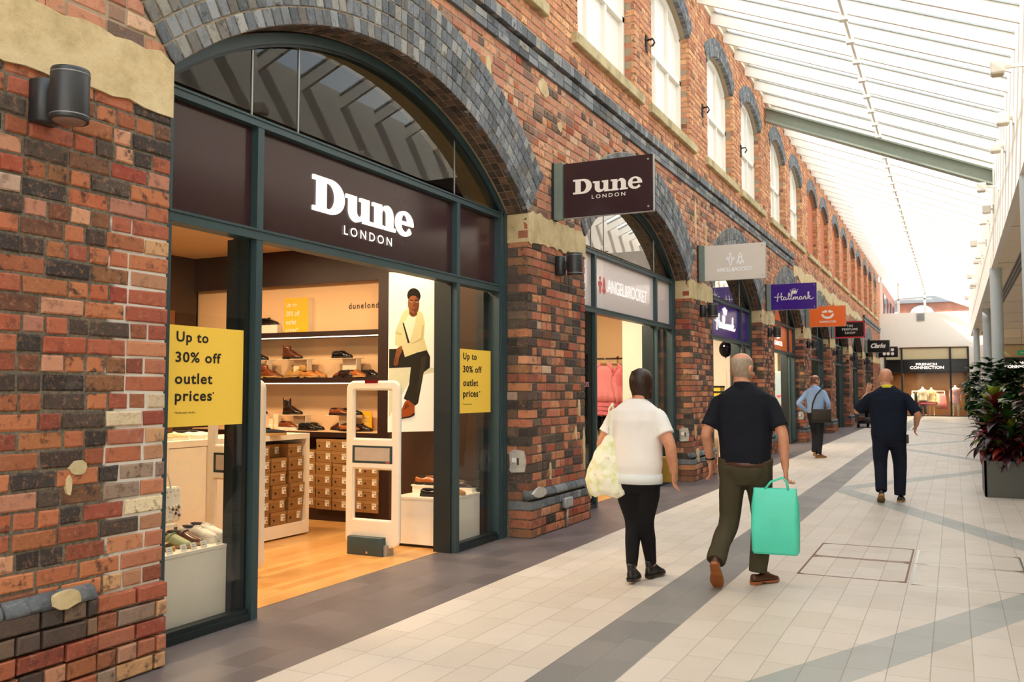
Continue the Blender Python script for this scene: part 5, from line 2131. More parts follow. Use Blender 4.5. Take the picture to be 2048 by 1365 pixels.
m.build('sheet', M['post_bg'], t)


def pp(pts):
    return [((x - 62) / 368 * pw, (1 - (y - 20) / 1295) * ph) for x, y in pts]


def ell(cx, cy, rx, ry, n=20, a0=0, a1=360):
    return [(cx + rx * math.cos(math.radians(a0 + (a1 - a0) * i / n)), cy - ry * math.sin(math.radians(a0 + (a1 - a0) * i / n))) for i in range(n)]


LAY = [('sage', [(62, 800), (430, 790), (430, 830), (250, 870), (62, 1200)]), ('trou', [(62, 645), (170, 640), (270, 650), (300, 700), (245, 790), (62, 800)]),
       ('trou', [(250, 660), (300, 635), (370, 645), (397, 700), (396, 790), (345, 830), (300, 1085), (272, 1106), (182, 1045), (225, 930), (240, 780)]),
       ('trou2', [(330, 700), (370, 700), (350, 800), (300, 1000), (290, 1000), (315, 800)]),
       ('blaz', [(215, 312), (175, 335), (140, 420), (112, 500), (108, 610), (150, 632), (165, 625), (190, 708), (290, 668), (375, 645), (360, 600), (345, 540), (352, 420), (335, 345), (300, 320)]),
       ('blaz2', [(112, 500), (165, 515), (160, 530), (110, 520)]), ('blaz2', [(330, 440), (345, 440), (335, 560), (250, 590), (240, 600), (320, 545)]),
       ('tee', [(215, 365), (285, 365), (275, 450), (230, 590), (200, 520), (172, 440)]), ('trou', [(168, 430), (178, 428), (228, 590), (212, 592)]),
       ('blaz', [(280, 340), (300, 330), (280, 480), (235, 590), (228, 585), (270, 430)]),
       ('skin', [(222, 320), (292, 310), (285, 360), (262, 374), (238, 372), (222, 350)]), ('skin2', ell(257, 270, 47, 76)), ('skin', ell(276, 275, 26, 68)),
       ('hair', ell(259, 200, 55, 62, 20, 0, 360)), ('skin2', ell(256, 252, 44, 52, 20)), ('skin', ell(282, 258, 18, 48)),
       ('hair', [(226, 236), (252, 240), (252, 246), (228, 242)]), ('hair', [(268, 240), (296, 234), (294, 241), (270, 246)]),
       ('wht', ell(238, 253, 9, 4, 10)), ('wht', ell(282, 252, 9, 4, 10)), ('hair', ell(239, 253, 4, 4, 10)), ('hair', ell(282, 252, 4, 4, 10)),
       ('skin', [(256, 250), (266, 285), (250, 290), (254, 270)]), ('lips', ell(257, 310, 18, 7, 12)), ('hair', [(240, 309), (274, 309), (274, 311), (240, 311)]),
       ('skin2', [(120, 640), (160, 615), (166, 655), (140, 712), (132, 770), (112, 782), (95, 770), (108, 700)]), ('skin', [(110, 705), (118, 705), (112, 770), (104, 770)]),
       ('skin', [(126, 712), (132, 712), (124, 775), (118, 775)]), ('shoe', [(160, 1140), (188, 1072), (215, 1055), (268, 1100), (268, 1160), (230, 1190), (160, 1205)]), ('hair', [(158, 1200), (230, 1188), (268, 1158), (270, 1180), (240, 1198), (160, 1212)]),
       ('trou', [(185, 1110), (212, 1085), (216, 1090), (190, 1116)]), ('trou', [(183, 1125), (222, 1100), (225, 1105), (186, 1131)])]
m = MB()
mats_ = list(PC)
for i, (cl, pts) in enumerate(LAY):
    q = pp(pts)
    d0 = -.0004 * (i + 1)
    g = shape_geo([q], .0001)
    m.add([(v[0], d0 - v[2], v[1]) for v in g[0]], g[1], mats_.index(cl), False)
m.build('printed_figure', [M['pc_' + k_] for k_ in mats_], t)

# ------------------------------------------------------------------ shop ceiling lights
M['spot_glow'] = glow('downlight_lamp', '#ffe0b0', 12)


def downlight(x, y, zc, label, power, size, color=(1, .72, .42)):
    t = thing('ceiling_downlight', label, 'ceiling light', (x, y, zc), 0, 'downlights in the shop ceilings')
    m = MB()
    m.lathe([(.085, 0), (.085, -.006), (.06, -.008), (.055, 0)], (0, 0), 20)
    m.build('rim', M['galv'], t)
    m = MB()
    m.lathe([(.001, -.003), (.05, -.003), (.055, -.001)], (0, 0), 20)
    m.build('lamp', M['spot_glow'], t)
    ld = bpy.data.lights.new('downlight', 'AREA')
    ld.shape = 'DISK'
    ld.size = size
    ld.energy = power
    ld.color = color
    lo = bpy.data.objects.new('downlight_beam', ld)
    COL.objects.link(lo)
    lo.parent = t
    lo.location = (0, 0, -.03)


k_ = 0
for x, y, pw_ in ((-5.1, 6.6, 34), (-6.5, 6.7, 40), (-7.6, 6.6, 40), (-5.2, 4.6, 36), (-6.6, 5.0, 36), (-4.75, 7.75, 14)):
    downlight(x, y, 3.13, 'recessed downlight in the shoe shop ceiling, %s' % ('above the doorway gate', 'in front of the wall shelves', 'near the back wall', 'above the left window', 'above the left end of the white unit', 'above the right window plinth')[k_], pw_, .35)
    k_ += 1
# ------------------------------------------------------------------ second shop: pink dresses on a rail
M['pink'] = cloth('pink_cotton', '#dd8688', .12)
M['pink2'] = cloth('rose_cotton', '#cf7078', .12)
M['black_cloth'] = cloth('black_cloth', '#16151a')
M['cream_cloth'] = cloth('cream_cloth', '#e0d2b4')
M['lightwood'] = plain('pale_timber', '#d2b48a', .5, var=.08)
c1 = bayc(1)
mb = MB()
mb.box(-4.88, -4.32, 14.02, 14.5, 0, 3.13)
mb.build('wall_interior', M['warm_white'], None, kind='structure')
mb = MB()
mb.box(-7.0, -4.88, 14.44, 14.57, 0, 3.13)
mb.build('wall_interior', plain('tan_wall', '#c9a77c', .6, var=.02), None, kind='structure')
t = thing('clothes_rail', 'dark wall rail holding the pink dresses in the second shop', 'clothes rail', (-5.3, 14.3, 2.0))
m = MB()
m.tube([(-6.2, 14.28, 2.02), (-4.89, 14.28, 2.02)], .014, 8)
m.build('bar', M['dark_shelf'], t, True)
for x in (-6.1, -5.1):
    m = MB()
    m.tube([(x, 14.28, 2.02), (x, 14.44, 2.06)], .01, 6)
    m.build('bracket', M['dark_shelf'], t, True)


def dress(loc, rz, label, mat, s=1.0):
    t = thing('dress', label, 'dress', loc, rz, 'pink dresses on the rail')

    def ring(z, rx, ry, pl=0, n=40):
        return [((rx * (1 + pl * math.cos(9 * a))) * math.cos(a), (ry * (1 + 2 * pl * math.cos(9 * a))) * math.sin(a), z) for a in [2 * PI * q / n for q in range(n)]]
    m = MB()
    m.loft([ring(-.03, .11, .035), ring(-.10, .145, .05), ring(-.20, .14, .05), ring(-.33, .135, .05), ring(-.36, .15, .06, .04), ring(-.5, .20, .085, .06), ring(-.62, .235, .10, .08)])
    m.build('bodice', mat, t)
    for i, z in enumerate((-.60, -.67, -.74)):
        m = MB()
        m.loft([ring(z, .20, .075, .05), ring(z - .05, .225 + .006 * i, .09, .09), ring(z - .10, .24 + .006 * i, .10, .11)], cap=False)
        m.build('frill', M['pink2'], t)
    for sx_ in (-1, 1):
        m = MB()
        m.tube([(sx_ * .06, 0, .02), (sx_ * .12, 0, -.03), (sx_ * .15, 0, -.12)], [(.035, .03), (.045, .035), (.03, .02)], 8)
        m.build('shoulder_frill', mat, t)
    m = MB()
    m.tube([(0, 0, .11), (.02, 0, .10), (.015, 0, .07), (0, 0, .05)], .004, 6)
    m.tube([(-.15, 0, -.03), (-.08, 0, .03), (0, 0, .05), (.08, 0, .03), (.15, 0, -.03)], .009, 6)
    m.build('hanger', M['lightwood'], t)
    t.scale = (s, s, s)
    return t


dress((-5.27, 14.20, 1.92), .15, 'nearest pink tiered dress on the rail of the second shop', M['pink'])
dress((-5.12, 14.28, 1.90), .5, 'middle pink tiered dress on the rail of the second shop', M['pink'])
dress((-5.03, 14.34, 1.84), .75, 'rearmost pink dress on the rail of the second shop', M['pink2'])
t = thing('clothes_rail', 'pale lower rail with white hangers below the pink dresses', 'clothes rail', (-5.3, 14.25, 1.15))
m = MB()
m.tube([(-6.2, 14.25, 1.17), (-4.89, 14.25, 1.17)], .012, 8)
m.build('bar', M['lightwood'], t, True)
for i in range(5):
    x = -5.44 + i * .085
    t = thing('hanging_skirt', 'black child skirt on a white hanger, %s on the lower rail' % ('leftmost', 'second', 'third', 'fourth', 'rightmost')[i], 'skirt', (x, 14.25, 1.17), 1.2, 'skirts on the lower rail')
    m = MB()
    m.loft([[(w * math.cos(a), .03 * math.sin(a), z) for a in [2 * PI * q / 14 for q in range(14)]] for w, z in ((.09, -.12), (.10, -.16), (.13, -.34))])
    m.build('skirt', M['black_cloth'], t)
    m = MB()
    m.tube([(0, 0, .015), (.012, 0, .0), (0, 0, -.05)], .004, 6)
    m.tube([(-.09, 0, -.12), (-.03, 0, -.06), (.03, 0, -.06), (.09, 0, -.12)], .007, 6)
    m.build('hanger', M['sign_white'], t)
for i in range(4):
    x = -5.42 + i * .10
    t = thing('hanging_trousers', 'cream child trousers, %s under the black skirts' % ('leftmost', 'second', 'third', 'rightmost')[i], 'trousers', (x, 14.30, .80), 1.2, 'cream trousers under the skirts')
    m = MB()
    for sx_ in (-1, 1):
        m.tube([(sx_ * .045, 0, 0), (sx_ * .05, 0, -.2), (sx_ * .055, 0, -.45)], [(.05, .03), (.045, .03), (.04, .03)], 8)
    m.tube([(-.08, 0, 0), (.08, 0, 0)], .02, 6)
    m.build('trousers', M['cream_cloth'], t)
    m = MB()
    m.tube([(0, 0, .0), (0, 0, .09)], .004, 6)
    m.build('hanger', M['sign_white'], t)

# ------------------------------------------------------------------ third shop: balloons and gifts
M['foil_black'] = plain('black_foil', '#121014', .08, metal=.6)
M['foil_green'] = plain('green_foil', '#1d3a24', .1, metal=.5)
c2 = bayc(2)
for px_, py_, s_, mt, lb in ((1451, 699, .145, 'foil_black', 'black foil balloon floating in the third shop doorway'), (1476, 727, .22, 'foil_green', 'dark green foil balloon beside the black one, behind the grey-haired man')):
    q = onX(px_, py_, -4.5)
    t = thing('balloon', lb, 'balloon', (q.x, q.y, 0.9))
    m = MB()
    m.ball((q.x, q.y, q.z), (s_, s_ * .8, s_ * 1.25), 20, 12)
    m.tube([(q.x, q.y, q.z - s_ * 1.22), (q.x, q.y, q.z - s_ * 1.36)], .015, 6)
    m.build('foil', M[mt], t, True)
    m = MB()
    m.tube([(q.x, q.y, q.z - s_ * 1.1), (q.x + .02, q.y, q.z - .6), (q.x, q.y, .93)], .003, 5)
    m.build('ribbon', M['galv'], t, True)
    m = MB()
    m.lathe([(.001, .9), (.04, .9), (.03, .94), (.001, .95)], (q.x, q.y), 10)
    m.build('weight', M['chrome'], t, True)
q0 = onX(1440, 780, -4.62)
t = thing('gift_table', 'pale gift table just inside the third shop doorway', 'table', (-4.8, q0.y + .5, 0))
m = MB()
m.box(-5.2, -4.45, q0.y - .6, q0.y + .62, .86, .9)
m.build('top', M['warm_white'], t, True)
for x_, y_ in ((-5.15, q0.y - .55), (-4.5, q0.y - .55), (-5.15, q0.y + .57), (-4.5, q0.y + .57)):
    m = MB()
    m.box(x_ - .025, x_ + .025, y_ - .025, y_ + .025, 0, .86)
    m.build('leg', M['warm_white'], t, True)
M['stripe'] = plain('yellow_stripe_card', '#e0b23a', .5)
for i in range(6):
    t = thing('gift_box', 'flat yellow and black gift box, %s of the pile in the third shop' % ('bottom', 'second', 'third', 'fourth', 'fifth', 'topmost')[i], 'gift box', (-4.68, q0.y - .2, .9 + i * .115), R.uniform(-.1, .1), 'gift boxes on the table')
    m = MB()
    m.box(-.16, .16, -.2, .2, 0, .075)
    m.build('tray', M['stripe'], t)
    m = MB()
    m.box(-.165, .165, -.205, .205, .075, .112)
    m.build('lid', M['black_cloth'], t)
for i in range(3):
    t = thing('foil_globe', 'silver foil globe, %s on the gift table' % ('left', 'middle', 'right')[i], 'ornament', (-4.62, q0.y + .12 + i * .30 - .05, .9), 0, 'foil globes on the gift table')
    m = MB()
    m.ball((0, 0, .30), (.15, .15, .16), 16, 10)
    m.build('globe', M['chrome'], t)
    m = MB()
    m.lathe([(.07, 0), (.07, .02), (.02, .04), (.02, .16)], (0, 0), 12)
    m.build('base', M['lightwood'], t)

# ------------------------------------------------------------------ fourth shop: printed board and bags
c3 = bayc(3)


def mural():
    b = NB('mural_print')
    tc = b.n('ShaderNodeTexCoord')
    sx_ = b.n('ShaderNodeSeparateXYZ')
    b.l(tc.outputs['Object'], sx_.inputs[0])
    z = sx_.outputs['Z']
    base = b.ramp(b.math('DIVIDE', z, 2.2), [(0.0, srgb('#e8dcc8')), (.30, srgb('#e6d8c8')), (.42, srgb('#b8d0d8')), (.8, srgb('#a8c8dc')), (1.0, srgb('#c8d8e0'))])
    n = b.noise(5, 2)
    mk = b.math('MULTIPLY', b.step(n.outputs['Fac'], .55, .58), b.math('LESS_THAN', b.math('ABSOLUTE', b.math('SUBTRACT', z, .95)), .4))
    col = b.mix(mk, base, srgb('#d8507c'))
    n2 = b.noise(7, 2)
    mk2 = b.math('MULTIPLY', b.step(n2.outputs['Fac'], .6, .63), b.math('LESS_THAN', b.math('ABSOLUTE', b.math('SUBTRACT', z, 1.2)), .25))
    col = b.mix(mk2, col, srgb('#8fae4a'))
    return b.bsdf(col, .5)


t = thing('printed_board', 'tall printed board with pale blue sky and pink blooms in the fourth shop', 'display board', (-5.0, c3 + 2.2, 0))
m = MB()
m.box(-6.2, -4.35, c3 + 2.2, c3 + 2.25, .25, 2.0)
m.build('print', mural(), t, True)
m = MB()
m.box(-6.25, -4.32, c3 + 2.25, c3 + 2.30, 0, 2.05)
m.build('frame', M['warm_white'], t, True)
for i in range(3):
    t = thing('gift_bag', 'turquoise gift bag, %s on the floor of the fourth shop' % ('left', 'middle', 'right')[i], 'bag', (-5.0 + i * .28, c3 + 1.9 - .12 * i, 0), .2 * i, 'turquoise bags in the fourth shop')
    m = MB()
    m.loft([[(a * .12, b_ * .07, z) for a, b_ in ((-1, -1), (1, -1), (1, 1), (-1, 1))] for z in (0, .3)], smooth=False)
    m.build('bag', plain('turquoise_paper', '#35a8b4', .5, var=.15, scale=9), t)
    m = MB()
    m.tube([(-.05, 0, .3), (-.03, 0, .4), (.03, 0, .4), (.05, 0, .3)], .006, 6)
    m.build('handle', M['sign_white'], t)

# lights inside the other shops
for k, pw_, lb in ((1, 72, 'second shop'), (2, 90, 'third shop'), (3, 110, 'fourth shop'), (4, 25, 'fifth shop'), (5, 18, 'sixth shop'), (6, 18, 'seventh shop'), (7, 18, 'eighth shop')):
    downlight(-4.9, bayc(k) + .3, 3.13, 'recessed downlight in the ceiling of the %s' % lb, pw_, .6, (1, .84, .60) if k < 4 else (1, .72, .45))

# ------------------------------------------------------------------ white end wall with its own shopfronts
YE = YEND


def ex(x):
    return onY(x, 740, YE).x


def ez(y, x=1850):
    return onY(x, y, YE).z


mb = MB()
zw0, zw1 = ez(694), ez(625)
mb.box(XW, ex(1962), YE, YE + .3, zw0, zw1)
mb.box(ex(1938), ex(1975), YE - .05, YE + .3, 0, zw0)
mb.box(ex(1962), 7.2, YE, YE + .3, ez(690, 2000), 4.6)
mb.box(XW, ex(1771), YE, YE + .3, 0, zw0)
mb.build('wall_end', M['white'], None, kind='structure')
t = thing('air_grille', 'small grey louvred grille high on the white end wall', 'grille', (ex(1844), YE, ez(633)))
m = MB()
m.box(ex(1836), ex(1852), YE - .04, YE - .005, ez(642), ez(627))
m.build('frame', M['galv'], t, True)
for q in range(4):
    z = ez(640.5 - q * 3.4)
    m = MB()
    m.box(ex(1837.5), ex(1850.5), YE - .06, YE - .04, z, z + .05)
    m.build('louvre', M['lamp_rim'], t, True)


def wide_text(m, lines, x0, x1, p):
    for s, a, b, z0, z1 in lines:
        put_geo(m, text_geo(s, .03, 0, 1.05), (a, b, z0, z1, p), 'y-', .02)


M['fc_back'] = plain('amber_timber_wall', '#8a5a20', .5, var=.25, scale=1.2)


def end_shop(label, x0, x1, mull, ztop, zb1, zb0, texts, depth=3.0):
    t = thing('shopfront', label, 'shopfront', ((x0 + x1) / 2, YE, 0))
    m = MB()
    for x in [x0] + mull + [x1]:
        m = MB()
        m.box(x - .05, x + .05, YE - .06, YE + .06, 0, ztop)
        m.build('mullion', M['frame_dark'], t, True)
    for z, h in ((ztop - .04, .04), (zb1, .04), (zb0 - .04, .04), (0, .06)):
        m = MB()
        m.box(x0, x1, YE - .04, YE + .05, z, z + h)
        m.build('transom', M['frame_dark'], t, True)
    m = MB()
    m.box(x0, x1, YE + .0, YE + .03, zb0, zb1)
    m.build('fascia_panel', M['blackp'], t, True)
    m = MB()
    m.box(x0, x1, YE + .03, YE + .05, zb1, ztop)
    m.build('upper_panel', M['beige_board'], t, True)
    m = MB()
    m.quad((x0, YE + .02, .05), (x1, YE + .02, .05), (x1, YE + .02, zb0), (x0, YE + .02, zb0))
    m.build('window_pane', M['glass'], t, True)
    m = MB()
    for s, a, b, z0, z1 in texts:
        put_geo(m, text_geo(s, .028, 0, 1.05), (a, b, z0, z1, YE), 'y-', .02)
    m.build('lettering', M['lit_white'], t, True)
    m = MB()
    m.box(x0 - .1, x1 + .1, YE + depth, YE + depth + .1, 0, zb0 + .1)
    m.box(x0 - .1, x0, YE + .1, YE + depth, 0, zb0 + .1)
    m.box(x1, x1 + .1, YE + .1, YE + depth, 0, zb0 + .1)
    m.box(x0, x1, YE + .1, YE + depth, zb0 + .0, zb0 + .1)
    m.build('wall_interior', M['fc_back'], None, kind='structure')
    m = MB()
    m.box(x0, x1, YE + .06, YE + depth, 0.003, .012)
    m.build('floor_interior', plain('brown_floor', '#7a5236', .4), None, kind='structure')


end_shop('shopfront with black fascia in the white end wall, three mannequins in its window', ex(1771), ex(1937), [ex(1804), ex(1901)], ez(695), ez(720.5), ez(744.5),
         [('FRENCH', ex(1832), ex(1874), ez(731.5), ez(726.5)), ('CONNECTION', ex(1820), ex(1888), ez(738.5), ez(732.8))])
end_shop('second shopfront with black fascia under the canopy beyond the pale blue columns', ex(1976), 6.9, [ex(2085)], ez(690, 2000), ez(717, 2000), ez(742, 2000),
         [('FRENCH', ex(2021), ex(2063), ez(729, 2000), ez(724, 2000)), ('CONNECTION', ex(2009), ex(2076), ez(737, 2000), ez(731, 2000))])
downlight((ex(1771) + ex(1937)) / 2 - .8, YE + .55, ez(744.5) - .01, 'recessed downlight over the mannequins at the end wall', 120, .6, (1, .84, .58))
downlight((ex(1771) + ex(1937)) / 2 + 1.2, YE + .45, ez(744.5) - .01, 'recessed downlight over the pink-topped mannequin at the end wall', 90, .6, (1, .84, .58))
downlight(4.3, YE + 1.2, ez(742, 2000) - .01, 'recessed downlight in the second end wall shop', 110, .8, (1, .74, .38))

M['manikin'] = plain('mannequin_cream', '#eddcc0', .4, var=.02)


def mannequin(x, y, h, label, top, bottom, long=False, skirt=False):
    s = h / 1.55
    t = thing('mannequin', label, 'mannequin', (x, y, 0.012))

    def V(*p):
        return (p[0] * s, p[1] * s, p[2] * s)
    b = MB()
    for sx_ in (-1, 1):
        b.tube([V(sx_ * .09, 0, .86), V(sx_ * .10, -.01, .48), V(sx_ * .11, .02, .07)], [.08 * s, .055 * s, .038 * s], 10)
        b.tube([V(sx_ * .11, .03, .03), V(sx_ * .12, -.14, .025)], [.045 * s, .035 * s], 8)
        b.tube([V(sx_ * .19, 0, 1.36), V(sx_ * .23, .02, 1.10), V(sx_ * .24, -.02, .86), V(sx_ * .24, -.03, .74)], [.048 * s, .04 * s, .028 * s, .03 * s], 8)
    b.loft([[(rx * s * math.cos(a), ry * s * math.sin(a), z * s) for a in [2 * PI * q / 20 for q in range(20)]] for rx, ry, z in ((.16, .10, .80), (.17, .11, .90), (.13, .09, 1.05), (.17, .11, 1.25), (.19, .09, 1.38), (.06, .055, 1.44), (.05, .05, 1.55))])
    remeshed(b, .02 * s, 3).build('body', M['manikin'], t)
    c = MB()
    zl = .62 if long else .82
    c.loft([[(rx * s * math.cos(a), ry * s * math.sin(a), z * s) for a in [2 * PI * q / 24 for q in range(24)]] for rx, ry, z in ((.21, .14, zl), (.19, .125, .95), (.165, .115, 1.07), (.195, .13, 1.25), (.21, .11, 1.37), (.08, .07, 1.44))])
    for sx_ in (-1, 1):
        c.tube([V(sx_ * .17, 0, 1.37), V(sx_ * .235, .02, 1.10), V(sx_ * .245, -.02, .92 if long else 1.05)], [.065 * s, .055 * s, .045 * s], 8)
    remeshed(c, .02 * s, 2).build('top', top, t)
    d = MB()
    if skirt:
        d.loft([[(rx * s * math.cos(a), ry * s * math.sin(a), z * s) for a in [2 * PI * q / 24 for q in range(24)]] for rx, ry, z in ((.25, .19, .52), (.21, .15, .75), (.17, .12, .93))])
        d.build('skirt', bottom, t)
    else:
        for sx_ in (-1, 1):
            d.tube([V(sx_ * .09, 0, .88), V(sx_ * .10, -.01, .48), V(sx_ * .11, .02, .10)], [.105 * s, .085 * s, .075 * s], 10)
        remeshed(d, .02 * s, 2).build('trousers', bottom, t)


def mz(py_):
    return onY(1850, py_, YE + .8).z


mannequin(onY(1846, 800, YE + .7).x, YE + .7, mz(775), 'headless mannequin in a cream top and jeans, left of the pair in the end window', M['cream_cloth'], cloth('denim', '#3c4656'))
mannequin(onY(1863, 800, YE + .9).x, YE + .9, mz(776), 'headless mannequin in a beige jacket and shorts, right of the pair in the end window', cloth('beige_cloth', '#d2b98c'), cloth('beige_cloth', '#d2b98c'), True, True)
mannequin(onY(1911, 800, YE + .5).x, YE + .5, mz(772), 'headless mannequin in a pink top and pale trousers beside the window mullion', cloth('pale_pink_cloth', '#d8a8a8'), M['cream_cloth'], True)
t = thing('clothes_rail', 'white clothes rail behind the mannequins in the end window', 'clothes rail', (onY(1860, 800, YE + 1.5).x, YE + 1.5, 0.012))
xa, xb = onY(1824, 783, YE + 1.5), onY(1889, 783, YE + 1.5)
m = MB()
m.tube([(xa.x, YE + 1.5, xa.z), (xb.x, YE + 1.5, xa.z)], .03, 8)
m.build('bar', M['sign_white'], t, True)
for x in (xa.x, xb.x):
    m = MB()
    m.tube([(x, YE + 1.5, 0.012), (x, YE + 1.5, xa.z)], .02, 8)
    m.build('post', M['sign_white'], t, True)
for i, (px_, w, L, cl) in enumerate(((1826, .12, .9, 'cream_cloth'), (1831, .12, 1.0, 'black_cloth'), (1875, .14, .9, 'cream_cloth'), (1884, .2, 1.0, 'pink'))):
    q = onY(px_, 785, YE + 1.5)
    t = thing('hanging_garment', ('cream garment at the left end of the end window rail', 'black garment on the end window rail', 'cream garment right of the mannequin pair', 'pink tiered skirt on the end window rail')[i], 'garment', (q.x, YE + 1.5, q.z))
    m = MB()
    m.loft([[(rx * math.cos(a), .07 * math.sin(a), z) for a in [2 * PI * q_ / 16 for q_ in range(16)]] for rx, z in ((w * .5, -.08), (w, -.2), (w * 1.2, -L * .6), (w * 1.45, -L))])
    m.build('cloth', M[cl], t)
    m = MB()
    m.tube([(0, 0, .03), (0, 0, -.09)], .008, 6)
    m.build('hook', M['galv'], t)
t = tag(MB() and None, 0) if False else None
m = MB()
xa, xb = ex(1837), ex(1873)
m.box(xa, xb, YE - .005, YE + .012, ez(809.5), ez(804.5))
t = thing('window_strip', 'thin red sale strip stuck across the end window', 'sticker', ((xa + xb) / 2, YE, ez(807)))
m.build('strip', M['red'], t, True)
m = MB()
m.box(xa + .08, xb - .08, YE - .008, YE - .006, ez(807.6), ez(806.4))
m.build('white_line', M['sign_white'], t, True)

# glazed gable over the end wall
g = thing('window_gable', None, None, (XW, YE, zw1), kind='structure')
m = MB()
m.add([(XW, YE + .1, zw1), (XR, YE + .1, zw1), (XR, YE + .1, roofz(XR)), (XW, YE + .1, roofz(XW))], [(0, 1, 2, 3)])
m.build('gable_glass', M['roof_glass'], g, True)
for x in (XW + .12, ex(1800), ex(1853)):
    m = MB()
    m.box(x - .06, x + .06, YE, YE + .12, zw1, roofz(x) - .05)
    m.build('gable_post', M['white'], g, True)
m = MB()
m.prism([(XW, roofz(XW) - .02), (XW, roofz(XW) - .16), (XR, roofz(XR) - .16), (XR, roofz(XR) - .02)], 'y', YE, YE + .14)
m.build('gable_rail', M['white'], g, True)
m = MB()
m.box(ex(1798), ex(1868), YE, YE + .1, ez(599), ez(597))
m.build('gable_rail', M['white'], g, True)
# buildings seen through the gable
far = thing('brick_building', 'grey roofed brick building seen through the end gable glass', 'building', (1.5, 74, 0))
m = MB()


def fx(x, Y):
    return onY(x, 600, Y).x


def fz(y, Y):
    return onY(1850, y, Y).z


m.box(fx(1795, 74), fx(1990, 74), 74, 82, 0, fz(606, 74))
m.build('wall', plain('far_brick', '#a06a54', .9, var=.2, scale=2), far, True)
m = MB()
m.prism([(fx(1770, 74), fz(606, 74)), (fx(2000, 74), fz(606, 74)), (fx(1990, 74), fz(588, 74)), (fx(1800, 74), fz(596, 74))], 'y', 73.7, 82)
m.build('roof', plain('slate_roof', '#7f8488', .8, var=.1), far, True)
m = MB()
xc = (fx(1822, 74) + fx(1865, 74)) / 2
hw = (fx(1868, 74) - fx(1820, 74)) / 2
zz = fz(628, 74)
pts = [(xc - hw, zz - 2), (xc + hw, zz - 2)] + [(xc + hw * math.cos(a), zz + .65 * math.sin(a)) for a in [PI * q / 12 for q in range(13)]]
m.prism(pts, 'y', 73.9, 74)
m.build('arched_window', plain('far_glazing', '#b9c4c8', .3), far, True)
far2 = thing('brick_building', 'taller dark windowed brick range continuing beyond the end gable glass', 'building', (XW, 66, 0))
m = MB()
m.box(-8, XW, YE + 3.2, 73.4, 0, 8.3)
m.build('wall', plain('far_brick', '#a06a54', .9, var=.2, scale=2), far2, True)
for q in range(4):
    m = MB()
    m.box(XW, XW + .05, 61 + q * 3.2, 62.6 + q * 3.2, 5.2, 7.6)
    m.build('window', plain('far_dark_glass', '#3b3f4c', .2), far2, True)

# ------------------------------------------------------------------ canopy columns, slot diffuser, exit sign, spotlights
M['col_blue'] = plain('pale_blue_paint', '#d6e5ee', .4, var=.02)
CLB = ['pale blue round column at the right edge of the view, nearest', 'pale blue round column standing behind the red-leaved planter', 'slender pale blue column third along the canopy edge', 'farthest pale blue column near the white end wall']
for i, px_ in enumerate((2060, 1997, 1975, 1953.5)):
    yy = (14.0, 24.6, 36.6, 48.2)[i]
    x = onY(px_, 345, yy).x if i == 0 else onY(px_, 700, yy).x
    if i == 1:
        x = onY(1996, 700, yy).x
    t = thing('column', CLB[i], 'column', (x, yy, 0))
    m = MB()
    m.cyl((x, yy), 'z', .135, 0.02, ZCAN - .001, 28)
    m.build('shaft', M['col_blue'], t, True)
    m = MB()
    m.cyl((x, yy), 'z', .19, 0, .02, 28)
    m.build('base_plate', M['galv'], t, True)
t = thing('slot_diffuser', 'long dark slotted air diffuser let into the canopy ceiling', 'air diffuser', (1.45, 34, ZCAN))
for q in range(3):
    m = MB()
    m.box(1.36 + q * .075, 1.41 + q * .075, 9, 53, ZCAN - .006, ZCAN + .01)
    m.build('slot', M['black'], t, True)
m = MB()
m.box(1.34, 1.58, 9, 53, ZCAN - .003, ZCAN + .008)
m.build('frame', M['galv'], t, True)
q = onY(2044, 706, 50)
t = thing('exit_sign', 'small green illuminated exit sign hanging under the canopy at the right edge', 'exit sign', (q.x, 50, q.z))
m = MB()
m.box(q.x - .2, q.x + .3, 49.98, 50.04, q.z - .11, q.z + .11)
m.build('box', glow('exit_green', '#1d7a45', .7), t, True)
m = MB()
m.prism([(q.x - .12, q.z), (q.x - .03, q.z + .07), (q.x - .03, q.z + .025), (q.x + .12, q.z + .025), (q.x + .12, q.z - .025), (q.x - .03, q.z - .025), (q.x - .03, q.z - .07)], 'y', 49.976, 49.98)
m.build('arrow', M['sign_white'], t, True)
m = MB()
m.tube([(q.x, 50, q.z + .11), (q.x, 50, ZCAN)], .01, 6)
m.build('rod', M['galv'], t, True)


def spotlight(x, y, z, long, label):
    t = thing('spotlight', label, 'spotlight', (x, y, z), 0, 'spotlights along the white fascia')
    a = .26 if long else .10
    m = MB()
    m.box(-a, 0, -.02, .02, -.02, .02)
    m.box(-.02, 0, -.06, .06, -.09, .09)
    m.build('arm', M['white'], t)
    m = MB()
    m.rbox(-a - .12, -a + .04, -.09, .09, -.08, .08, .012, 1)
    m.build('housing', M['white'], t)
    m = MB()
    m.box(-a - .10, -a + .02, -.075, .075, -.09, -.08)
    m.build('lens', plain('spot_lens', '#c9b79a', .2), t)


OR = ('nearest', 'second', 'third', 'fourth', 'fifth', 'sixth', 'seventh', 'eighth', 'ninth', 'tenth', 'eleventh', 'twelfth', 'thirteenth', 'farthest')
for i in range(14):
    yy = 10.0 + i * 2.35 + (.012 * i * i)
    spotlight(.878, yy, 5.45 if i % 3 else 5.62, i % 3 == 1, 'white box spotlight on the white fascia, %s from the camera' % OR[i])

